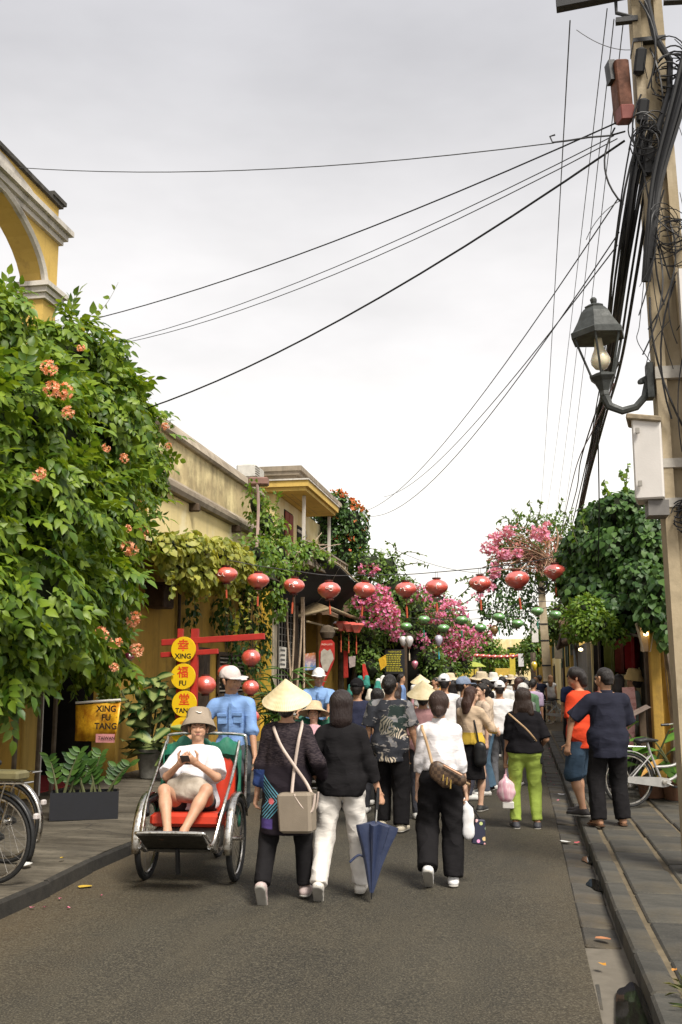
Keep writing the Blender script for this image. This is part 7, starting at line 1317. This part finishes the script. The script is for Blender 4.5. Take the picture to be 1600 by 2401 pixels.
for lb, px, py, Y, w_, tt in (('round red lantern highest by the bamboo palm', 589, 1542, 17.0, .34, None), ('round red lantern half hidden behind the driver\'s cap', 530, 1577, 16.6, .30, None), ('pointed red lantern beside the round sign discs', 482, 1606, 16.0, .36, None), ('round red lantern right of the driver\'s face', 588, 1612, 16.8, .30, None), ('lowest round red lantern beside the bamboo palm', 592, 1680, 16.8, .25, None), ('dark red lantern hanging at the corner of the trumpet vine', 303, 1540, 14.5, .17, None)):
    t = lantern(lb, AY(px, py, Y), w_, w_ * .86, RED, M_red if px > 310 else silk('plum_silk', (.20, .02, .05)), tt, None, None, .9 if px > 500 else .3, BALL, 12)
for j, (px, py) in enumerate(((800, 1470), (818, 1472), (836, 1474))):
    t = thing('lotus_lantern', ('left', 'middle', 'right')[j] + ' one of three red flower-shaped lanterns under the thatch awning', 'lantern', AY(px, py, 29.5), 0, 'flower lanterns'); m = MB(); m.lathe([(.02, .12), (.2, .16), (.24, .10), (.14, -.02), (.10, -.12), (.02, -.13)], 6); m.build('shade', M_red, t); m = MB(); m.tube([(0, 0, -.12), (0, 0, -.4)], .006, 4); m.tube([(0, 0, -.4), (0, 0, -.75)], .022, 6); m.build('tassel', M_rt, t)
# ------------------------------------------------------------ signs
M_rp = pm('red_paint', (.44, .030, .022), .5, .25, 6, .15); M_yp = pm('yellow_enamel', (.78, .50, .012), .4, .06, 3, .05); M_blt = pm('black_lettering', (.02, .012, .01), .5, 0, 5, 0); M_rlt = pm('red_lettering', (.62, .06, .012), .5, 0, 5, 0)
SY = 15.0; up4 = Matrix(((1, 0, 0, 0), (0, 0, -1, 0), (0, 1, 0, 0), (0, 0, 0, 1)))      # text plane facing -Y
sg = thing('torii_sign', 'red gate-shaped sign with a column of yellow discs reading XING FU TANG', 'sign', AY(445, 1600, SY).xy.to_3d() + Vector((0, 0, .13))); og = ORG[sg]
def at(px, py, dy=0): return AY(px, py, SY + dy)
for px, w_ in ((424, .075), (458, .11)): a = at(px, 1474); MB().bb((a.x - w_ / 2, SY - .03, .13), (a.x + w_ / 2, SY + .05, a.z)).build('post', M_rp, sg, True)
for (x0, y0), (x1, y1), h_ in (((380, 1507), (621, 1492), .095), ((378, 1536), (512, 1527), .08)):
    a, b_ = at(x0, y0), at(x1, y1); c = (a + b_) / 2; MB().box(c, ((b_ - a).length, .07, h_), (0, -math.atan2(b_.z - a.z, b_.x - a.x), 0), .006).build('beam', M_rp, sg, True)
for i, (px, py, key, ch) in enumerate(((431, 1523, 'xing', 'c1'), (430, 1586, 'fu', 'c2'), (433, 1650, 'tang', 'c3'), (429, 1712, None, 'c4'))):
    c = at(px, py, -.08); r_ = .195; m = MB(); m.lathe([(0, -.02), (r_, -.02), (r_ + .004, 0), (r_, .02), (0, .02)], 40, c, Matrix.Rotation(R(90), 3, 'X')); d = m.build('disc', M_yp, sg, True)
    M = lambda dz: Matrix.Translation(c - og + Vector((0, -.0225, dz))) @ up4
    if key: text(ch, 'character', d, M_rlt, .185, M(.052)); text(key, 'lettering', d, M_blt, .105 if key != 'tang' else .098, M(-.105))
    else: text(ch, 'character', d, pm('orange_lettering', (.65, .22, .01), .5), .09, M(.0))
bn = thing('shop_banner', 'amber banner reading XING FU TANG under the trumpet vine', 'banner', AY(230, 1690, 12.2)); ob = ORG[bn]
def amber():
    k = N('amber_print'); v = k.coord('Object'); f = k.noise(v, 6, 6, .7); c = k.mix(k.rng(f, .35, .6), (.30, .09, .005), (.72, .40, .02)); c = k.mix(k.rng(k.noise(v, 13, 5), .62, .75), c, (.12, .03, .01)); k.base(c, .45, 0, .4); return k.m
a, b_ = AY(178, 1648, 12.2), AY(283, 1641, 12.2); zb = AY(230, 1738, 12.2).z; m = MB(); n = 16; P = []
for i in range(n + 1):
    u = i / n; x = a.x + (b_.x - a.x) * u - .0; tw = .03 * u; P += [(x, 12.2 + .012 * math.sin(u * 9), a.z + (b_.z - a.z) * u - .03), (x - tw * .5 * u, 12.2 + .02 * math.sin(u * 9 + 1), (a.z + zb) / 2), (x - .05 * u ** 3, 12.2 + .025 * math.sin(u * 9 + 2), zb)]
m.add(P, [(i * 3 + j, i * 3 + 3 + j, i * 3 + 4 + j, i * 3 + 1 + j) for i in range(n) for j in (0, 1)], True); m.build('cloth', amber(), bn, True).modifiers.new('s', 'SOLIDIFY').thickness = .004
MB().tube([a, b_], .016, 8).build('rod', MATS['white_paint'], bn, True)
p = AY(249, 1683, 12.14); text('banner', 'lettering', bn, M_blt, .108, Matrix.Translation(p - ob) @ up4)
p0 = AY(247, 1731, 12.12); MB().box(p0, (.25, .006, .105), (0, 0, 0)).build('pink_strip', pm('pink_strip', (.62, .26, .26), .5), bn, True); text('taiwan', 'lettering', bn, M_blt, .055, Matrix.Translation(AY(250, 1731, 12.10) - ob) @ up4)
mb = thing('menu_board', 'black menu board with yellow handwriting at the dark stall', 'sign', AY(926, 1552, 31)); ob = ORG[mb]; MB().box(ob, (.62, .04, .75), None, .01).build('board', M_iron, mb, True); M_yw = pm('yellow_chalk', (.62, .55, .05), .8)
text('menu', 'lettering', mb, M_yw, .075, Matrix.Translation((0, -.024, .31)) @ up4)
rr = random.Random(2)
for i in range(10):
    x0 = -.26; z_ = .23 - i * .056; m = MB()
    while x0 < (.16 if i < 9 else .26): l_ = rr.uniform(.03, .09); m.box((x0 + l_ / 2, -.024, z_), (l_, .004, .026)); x0 += l_ + .018
    m.build('handwriting', M_yw, mb)
ks = thing('kite_sign', 'red and grey kite-shaped hand-painted sign by the shop post', 'sign', AY(763, 1560, 26.5)); kx = lambda L_, Y: [AY(x, y, Y) for x, y in L_]
def plate(par, name, pts, mat, dy=.02):
    P = [Vector(p) for p in pts]; n = len(P); m = MB(); m.add(P + [p + Vector((0, dy, 0)) for p in P], [tuple(range(n)), tuple(range(2 * n - 1, n - 1, -1))] + [(i, i + n, (i + 1) % n + n, (i + 1) % n) for i in range(n)]); return m.build(name, mat, par, True)
plate(ks, 'board', kx([(754, 1502), (778, 1500), (785, 1508), (785, 1545), (780, 1560), (757, 1612), (750, 1585), (748, 1530)], 26.5), M_rp)
plate(ks, 'painted_figure', kx([(753, 1528), (760, 1521), (768, 1526), (775, 1522), (781, 1534), (783, 1545), (776, 1556), (768, 1575), (758, 1572), (752, 1550)], 26.47), pm('grey_paint', (.46, .42, .36), .7, .4, 5), .004)
text('menu', 'lettering', ks, pm('cream_lettering', (.7, .6, .5), .6), .055, Matrix.Translation(AY(767, 1511, 26.46) - ORG[ks]) @ up4)
MB().lathe([(.05, .2), (.16, .15), (.22, 0), (.16, -.15), (.05, -.2)], 14, AY(768, 1483, 26.8)).build('brown_globe', pm('rusty_globe', (.12, .09, .06), .9, .5, 9), ks, True)
ps = thing('shop_poster', 'orange and blue drink poster inside the shop opening', 'poster', AY(729, 1550, 27)); k = N('poster_print'); v = k.coord('Object'); s3 = k.n('SeparateXYZ', {0: v}); c_ = k.mix(k.rng(s3.outputs[2], -.15, .2), (.16, .30, .58), (.72, .26, .08)); c_ = k.mix(k.rng(k.noise(v, 9, 4), .5, .6, 0, .8), c_, (.75, .6, .55)); k.base(c_, .5); plate(ps, 'sheet', kx([(713, 1533), (740, 1530), (741, 1570), (713, 1572)], 27), k.m, .01)
pw = thing('price_list', 'white paper price list tied to the wire mesh screen', 'poster', AY(663, 1540, 26.1)); plate(pw, 'sheet', kx([(655, 1516), (672, 1518), (671, 1566), (656, 1566)], 26.1), MATS['white_paint'], .004)
for i in range(4): plate(pw, 'print', kx([(658, 1522 + i * 11), (669, 1523 + i * 11), (669, 1527 + i * 11), (658, 1526 + i * 11)], 26.09), pm('grey_print', (.15, .15, .15), .7), .002)
for lb, pts, Y, c_ in (('red cloth strip hanging by the ochre wall of the stalls', [(806, 1525), (815, 1527), (817, 1588), (806, 1590)], 30, (.42, .04, .03)), ('red and white pennant among the hanging goods', [(850, 1557), (856, 1556), (866, 1590), (852, 1594)], 29, (.55, .05, .04)), ('yellow cloth among the hanging goods', [(888, 1545), (905, 1535), (907, 1560), (893, 1572)], 30, (.62, .36, .03)), ('small plaid bag hung by the ochre wall', [(818, 1540), (834, 1538), (833, 1562), (820, 1566)], 29.5, (.4, .32, .3))):
    t = thing('hanging_goods', lb, 'goods', AY(*pts[0], Y)); plate(t, 'cloth', kx(pts, Y), cloth('goods_' + lb[:8], c_), .02)
for i in range(10):
    px, py = rr.uniform(815, 905), rr.uniform(1590, 1635); c_ = rr.choice(((.7, .68, .65), (.55, .08, .06), (.05, .25, .2), (.65, .6, .5))); t = thing('stall_goods', '%s bundle on the stall behind the black cap, %s' % ({.7: 'white', .55: 'red', .05: 'green', .65: 'cream'}[c_[0]], ('first', 'second', 'third', 'fourth', 'fifth', 'sixth', 'seventh', 'eighth', 'ninth', 'tenth')[i] + ' of its heap'), 'goods', AY(px, py, 22 + i * .3)); v, f_ = sdf_mesh([seg((0, 0, -.06), (0.02, 0, .1), .09, .06)], .02, .02, .01, i); link('bundle', np_mesh('b', v, [f_], True), t, cloth('sg%d' % int(c_[0] * 100), c_))
# right pavement: pink board, sloping wooden menu stand, wooden lamp
pb = thing('pink_board', 'tall pink sign board standing behind the navy shirt on the right pavement', 'sign', AY(1478, 1700, 15.0).xy.to_3d() + Vector((0, 0, .13))); k = N('pink_print'); v = k.coord('Object'); c_ = k.mix(k.rng(k.noise(k.coord('Object', (1, 1, 3)), 7, 4), .52, .58, 0, .7), (.56, .30, .28), (.40, .15, .14)); k.base(c_, .5); plate(pb, 'board', kx([(1459, 1612), (1488, 1611), (1493, 1655), (1486, 1752), (1466, 1755)], 15.0), k.m, .03)
wd = thing('menu_stand', 'wooden lectern-style menu stand with sloping top before the green plants', 'stand', AY(1505, 1700, 14.4).xy.to_3d() + Vector((0, 0, .13))); a, b_, c2_, d2 = AY(1474, 1672, 14.3), AY(1515, 1652, 14.3), AY(1526, 1658, 14.0), AY(1482, 1681, 14.0); plate(wd, 'sloping_top', [a, b_, c2_, d2], pm('grey_wood', (.22, .17, .14), .6, .3, 9), -.05); MB().bb((b_.x - .1, 14.2, .13), (b_.x - .02, 14.3, b_.z - .05)).build('post', M_wood, wd, True)
wl_ = thing('wooden_lamp', 'tapered pale wooden lamp with a lit bulb under the creeper at right', 'lamp', AY(1515, 1495, 14.6)); c = ORG[wl_]
for s in (-1, 1): MB().add([c + Vector((s * .13, -.10, .20)), c + Vector((s * .13, .10, .20)), c + Vector((s * .05, .06, -.2)), c + Vector((s * .05, -.06, -.2)), c + Vector((s * .115, -.10, .20)), c + Vector((s * .115, .10, .20)), c + Vector((s * .035, .06, -.2)), c + Vector((s * .035, -.06, -.2))], [(0, 1, 2, 3), (7, 6, 5, 4), (0, 4, 5, 1), (1, 5, 6, 2), (2, 6, 7, 3), (3, 7, 4, 0)]).build('side_panel', pm('pale_wood', (.50, .40, .28), .6, .25, 9), wl_, True)
MB().box(c + Vector((0, .08, 0)), (.14, .01, .38)).build('back_panel', MATS['pale_wood'], wl_, True); MB().lathe([(0, -.04), (.03, -.03), (.035, 0), (.02, .03), (.012, .06)], 12, c + Vector((.0, -.02, .06))).build('bulb', emit('warm_bulb', (1, .75, .35), 2.5), wl_, True)
MB().tube([c + Vector((.09, .0, -.2)), (c.x + .12, c.y, .13)], .03, 8).build('post', pm('grey_pipe', (.25, .24, .22), .6), wl_, True)
gl = thing('gate_lamp', 'lit globe lamp on the grey stone gateway', 'lamp', AY(1362, 1523, 27.2)); MB().lathe([(0, -.05), (.05, -.03), (.06, 0), (.05, .03), (0, .05)], 12, ORG[gl]).build('globe', emit('warm_globe', (1, .8, .45), 1.6), gl, True); MB().box(ORG[gl] + Vector((0, .06, .07)), (.16, .1, .03)).build('bracket', M_iron, gl, True)
# market umbrella far down the street
mu = thing('market_umbrella', 'faded yellow-green market umbrella far down the left side', 'umbrella', AY(1112, 1600, 45).xy.to_3d()); c = AY(1112, 1562, 45); m = MB(); m.lathe([(0, .2), (.3, .12), (.55, -.03), (.53, -.05), (.3, .1), (0, .18)], 10, c, None, False); m.build('canopy', cloth('canopy_green', (.34, .38, .08)), mu, True); MB().tube([c.xy.to_3d(), c], .03, 6).build('pole', MATS['bamboo'], mu, True)
for lb, px, py, Y, w_, h_, c_ in (('yellow shop sign board under the market umbrella', 1098, 1582, 47, .9, .5, (.66, .50, .08)), ('orange shop sign board at the street end', 1180, 1575, 60, .9, .4, (.62, .42, .08)), ('white upright sign beside the far right eaves', 1222, 1548, 48, .25, .6, (.7, .68, .68)), ('yellow upright cloth at the far right eaves', 1202, 1558, 55, .3, 1.2, (.62, .5, .06))):
    t = thing('shop_sign', lb, 'sign', AY(px, py, Y)); MB().box(ORG[t], (w_, .05, h_), None, .01).build('board', pm('sg_' + lb[:12], c_, .5), t, True); MB().tube([ORG[t] + Vector((0, .05, -h_ / 2)), ORG[t].xy.to_3d() + Vector((0, .05, .1))], .025, 6).build('post', M_wood, t, True)
# ------------------------------------------------------------ bags, umbrella, phone, litter
def soft(name, label, cat, c, prims, mat, h=.011, folds=.004, blend=.03, rz=0., cuts=(), part='body'):
    t = thing(name, label, cat, c, rz); v, f_ = sdf_mesh(prims, h, blend, folds, len(label), cuts); link(part, np_mesh(part, v, [f_], True), t, mat); return t
def strap(parent, pts, w_, mat, name='strap'):
    """flat band through world points"""
    P = spl(pts, 20); n = len(P); m = MB(); Q = []
    for i, p in enumerate(P):
        t = (P[min(i + 1, n - 1)] - P[max(i - 1, 0)]).normalized(); s = t.cross(Vector((0, -1, .15))).normalized(); Q += [p - s * w_ / 2, p + s * w_ / 2]
    m.add(Q, [(i * 2, i * 2 + 1, i * 2 + 3, i * 2 + 2) for i in range(n - 1)], True); o = m.build(name, mat, parent, True); o.modifiers.new('s', 'SOLIDIFY').thickness = .006; return o
M_taupe = pm('taupe_leather', (.25, .205, .155), .5, .12, 8, .2, 120); M_lstrap = pm('pale_leather', (.52, .42, .36), .5, .15, 10)
yb = woman_hat.location.y - .21; c = AY(697, 1905, yb)
tb = thing('tote_bag', 'taupe leather tote bag hanging at the hip of the person in the conical hat', 'bag', c); MB().box(c, (.275, .13, .30), (0, R(-3), R(-12)), .02, 1.06).build('body', M_taupe, tb, True)
for s in (-1, 1): MB().tube(spl([c + Vector((-.01, s * .06, .14)), c + Vector((.06, s * .075, .05)), c + Vector((.13, s * .07, .02)), c + Vector((.155, s * .06, .15))]), .009, 6).build('handle', M_lstrap, tb, True)
strap(tb, [AY(684, 1866, yb - .02), AY(690, 1805, yb + .03), AY(700, 1740, yb + .04), AY(708, 1702, yb + .10), AY(707, 1690, yb + .2)], .024, M_lstrap)
strap(tb, [AY(733, 1866, yb - .02), AY(718, 1835, yb + .03), AY(690, 1795, yb + .01), AY(660, 1750, yb + .03), AY(644, 1712, yb + .08), AY(640, 1696, yb + .2)], .024, M_lstrap)
# folded blue umbrella
yb = woman_umb.location.y - .03; hd = AY(886, 1868, yb); tip = AY(871, 2108, yb - .12); ax = (tip - hd); Lu = ax.length; axn = ax.normalized(); x_ = Vector((1, 0, 0)); x_ = (x_ - axn * x_.dot(axn)).normalized(); y_ = axn.cross(x_)
um = thing('umbrella', 'half-furled navy blue umbrella held point down beside the white trousers', 'umbrella', tip); m = MB(); n = 48; P = []
for u, r_ in ((.255, .02), (.275, .105), (.285, .135), (.36, .125), (.5, .09), (.68, .055), (.84, .032), (.94, .014)):
    for j in range(n):
        a = 2 * math.pi * j / n; q = r_ * (1 + .26 * math.cos(8 * a) * min(1, r_ / .05) + .08 * math.sin(3 * a + 5 * u)); edge = .012 * math.cos(8 * a) if u < .3 else 0; P.append(hd + axn * Lu * (u + edge) + x_ * q * math.cos(a) + y_ * q * .72 * math.sin(a))
m.add(P, [(i * n + j, i * n + (j + 1) % n, (i + 1) * n + (j + 1) % n, (i + 1) * n + j) for i in range(7) for j in range(n)], True); k = N('navy_nylon'); k.base(k.mix(k.noise(k.coord(), 9, 4), (.015, .022, .055), (.032, .045, .095)), .42, 0, .5); k.bump(k.noise(k.coord(), 22, 3), .3, .01); m.build('canopy', k.m, um, True)
MB().tube([hd - axn * .02, tip - axn * .1], .006, 6).build('shaft', M_chr, um, True); MB().tube([hd + axn * .10, hd, hd - axn * .07], [.013, .016, .012], 8).build('handle', M_blkp, um, True); MB().tube([hd + axn * Lu * .93, tip], [.010, .004], 6).build('ferrule', M_blkp, um, True)
strap(um, [hd + axn * Lu * .62 + x_ * -.06, AY(842, 2005, yb - .08), AY(820, 2022, yb - .1)], .018, k.m, 'tie_strap')
# white shirt: belt bag and strap, two carrier bags
yb = woman_wht.location.y - .185
k = N('brown_check_canvas'); v = k.coord('Object'); ch = k.n('TexChecker', {'Vector': v, 'Scale': 36.}).outputs['Fac']; k.base(k.mix(k.rng(ch, 0, 1, 0, .6), (.045, .026, .016), (.13, .08, .045)), .5, 0, .4)
c = AY(1050, 1815, yb); bg = soft('belt_bag', 'brown checked belt bag worn across the back of the white shirt', 'bag', c, [seg((-.09, 0, .045), (.10, .02, -.045), .062, .055, (0, 1, 0), .6), seg((-.10, 0, .0), (-.02, 0, -.06), .05, .055, (0, 1, 0), .6)], k.m, .010, .003)
MB().tube([c + Vector((-.03, -.045, .075)), c + Vector((.12, -.035, -.005))], .010, 6).build('zip_edge', pm('tan_leather', (.42, .20, .09), .45), bg, True)
for q in range(3): MB().tube([c + Vector((-.03 + .03 * q, -.05, -.0 - .02 * q)), c + Vector((-.035 + .03 * q, -.055, -.05 - .03 * q))], .007, 6).build('brass_charm', pm('brass', (.55, .38, .12), .3, .1, 9, metal=1.), bg, True)
strap(bg, [AY(1014, 1792, yb - .01), AY(1006, 1760, yb + .015), AY(996, 1725, yb + .02), AY(990, 1708, yb + .06), AY(990, 1698, yb + .16)], .024, pm('tan_strap', (.50, .33, .18), .5)); strap(bg, [AY(1082, 1828, yb + .02), AY(1094, 1836, yb + .07), AY(1102, 1840, yb + .2)], .024, MATS['tan_strap'])
M_plastic = pm('thin_white_plastic', (.70, .69, .69), .35, .08, 8, .5, 30); hR = W(woman_wht, J3['R'][2]) + Vector((0, 0, -.09)); c = AY(1099, 1925, hR.y - .03)
cbag = soft('carrier_bag', 'plain white plastic bag in the right hand of the person in white', 'bag', c, [seg((0, 0, .08), (0, 0, -.10), .045, .052, (0, 1, 0), .55), seg((-.02, 0, .1), (-.01, 0, .15), .02, .012)], M_plastic, .011, .007); strap(cbag, [c + Vector((-.01, 0, .14)), hR + Vector((-.01, -.02, .02))], .02, M_plastic, 'handle')
c = AY(1124, 1950, hR.y + .02); k = N('navy_print_bag'); v = k.coord('Object'); vo = k.n('TexVoronoi', {'Vector': v, 'Scale': 16.}); col = k.mix(k.rng(vo.outputs['Distance'], .30, .26), (.012, .014, .035), k.mix(.6, vo.outputs['Color'], (.55, .3, .25))); k.base(col, .6)
nb = thing('gift_bag', 'small dark navy bag with a coloured print in the same hand as the white bag', 'bag', c); MB().box(c, (.115, .07, .20), (0, R(6), R(8)), .008, .72).build('body', k.m, nb, True); strap(nb, [c + Vector((-.03, 0, .10)), hR + Vector((.0, 0, .02)), c + Vector((.01, 0, .10))], .014, M_blkp, 'handle')
# lime trousers: pink bag, tan strap
hL = W(woman_lime, J5['L'][2]) + Vector((0, 0, -.10)); c = AY(1187, 1850, hL.y - .05); k = N('pink_film'); v = k.coord('Object'); k.base(k.mix(k.rng(k.noise(k.coord('Object', (3, 3, .6)), 10, 4), .4, .6), (.66, .32, .40), (.78, .58, .60)), .3, 0, .5)
pk = soft('carrier_bag', 'pink-striped carrier bag in the hand of the person in lime trousers', 'bag', c, [seg((0, 0, .02), (0, 0, -.04), .10, .108, (0, 1, 0), .75), seg((0, 0, .07), (-.005, 0, .15), .045, .014)], k.m, .011, .008); MB().box(c + Vector((.02, .0, -.175)), (.13, .09, .08), None, .01).build('white_box', MATS['white_paint'], pk, True); strap(pk, [c + Vector((0, 0, .12)), hL], .02, k.m, 'handle')
yb = woman_lime.location.y - .20; sb = thing('shoulder_bag', 'tan crossbody strap and small black bag on the person in lime trousers', 'bag', AY(1262, 1770, yb + .25)); strap(sb, [AY(1192, 1672, yb + .10), AY(1208, 1686, yb), AY(1235, 1710, yb + .01), AY(1254, 1732, yb + .06), AY(1262, 1745, yb + .2)], .02, MATS['tan_strap']); MB().box(AY(1268, 1775, yb + .25), (.06, .18, .15), None, .02).build('body', M_blkp, sb, True)
# beige and yellow top: black shoulder bag
yb = woman_bei.location.y - .16; sb = soft('shoulder_bag', 'black shoulder bag on the person in the beige and yellow top', 'bag', AY(1126, 1765, yb), [seg((0, 0, .06), (0, 0, -.10), .08, .085, (0, 1, 0), .6)], M_blkp, .012, .003); strap(sb, [AY(1122, 1740, yb), AY(1112, 1690, yb + .04), AY(1103, 1665, yb + .12)], .022, M_blkp)
# passenger: canvas bag and phone
hm_ = (W(passenger, JP['R'][2]) + W(passenger, JP['L'][2])) / 2; lapc = W(passenger, (0, .22, .745))
k = N('cream_canvas'); v = k.coord('Object'); k.base(k.mix(k.rng(k.noise(v, 8, 4), .4, .6), (.27, .225, .175), (.42, .365, .30)), .8); k.bump(k.noise(v, 14, 4), .6, .02)
soft('canvas_bag', 'crumpled cream canvas bag on the cyclo passenger\'s lap', 'bag', lapc, [seg((-.12, 0, .02), (.11, 0, .0), .10, .095, (0, 1, 0), .8), seg((-.07, .03, .08), (.07, .0, .06), .07, .065), seg((-.12, .03, -.03), (.10, .05, -.04), .065, .06)], k.m, .011, .009)
ph = thing('phone', 'black mobile phone in the cyclo passenger\'s hands', 'phone', hm_ + Vector((0, -.075, .035))); MB().box((0, 0, 0), (.075, .15, .009), (R(-32), 0, R(8)), .003).build('case', M_blkp, ph)
# litter and petals
rr = random.Random(8)
def litter(name, label, cat, px, py, c, s, z=.0, group=None):
    p = G(px, py, z); t = MB(); n = 7; P = [(s * (1 + .4 * rr.random()) * math.cos(2 * math.pi * i / n), s * .6 * (1 + .4 * rr.random()) * math.sin(2 * math.pi * i / n), .006 + .012 * rr.random()) for i in range(n)] + [(0, 0, .004)]; t.add(P, [(i, (i + 1) % n, n) for i in range(n)]); o = t.build(name, pm('lit_%d_%d_%d' % tuple(int(q * 99) for q in c), c, .7)); o.location = (p.x, p.y, p.z + .012); o.rotation_euler = (0, 0, rr.uniform(0, 6)); props(o, label, cat, group)
litter('fallen_leaf', 'large yellow fallen leaf on the road by the left kerb', 'leaf', 200, 2084, (.55, .36, .04), .055); litter('fallen_leaf', 'yellow fallen leaf on the left pavement', 'leaf', 147, 2017, (.55, .36, .04), .03, .13)
litter('fallen_leaf', 'orange leaf in the big puddle', 'leaf', 1412, 2268, (.55, .26, .03), .03, .01); litter('fallen_leaf', 'brown and orange leaves by the kerb above the puddle', 'leaf', 1415, 2208, (.42, .18, .08), .05, .0); litter('fallen_leaf', 'small orange leaf on the right slabs', 'leaf', 1582, 2283, (.5, .22, .04), .02, .13)
litter('paper_scrap', 'white scrap of paper in the right gutter', 'litter', 1328, 1978, (.7, .7, .68), .05); litter('paper_scrap', 'pink scrap beside the white paper in the right gutter', 'litter', 1354, 1980, (.6, .12, .14), .035); litter('paper_scrap', 'white crumpled cup by the right kerb near the red T-shirt', 'litter', 1318, 1866, (.7, .7, .7), .05); litter('paper_scrap', 'flat white scrap by the left bicycles', 'litter', 63, 2032, (.7, .69, .66), .06, .13)
for i in range(26): px, py = (rr.uniform(1262, 1312), rr.uniform(1740, 1880)) if i < 16 else (rr.uniform(60, 260), rr.uniform(2040, 2150)); litter('petal', 'small pink petal blown along the %s edge of the road' % ('right' if i < 16 else 'left'), 'petal', px, py, (.62, .18, .26), rr.uniform(.012, .025), .002, 'petals by the %s kerb' % ('right' if i < 16 else 'left'))
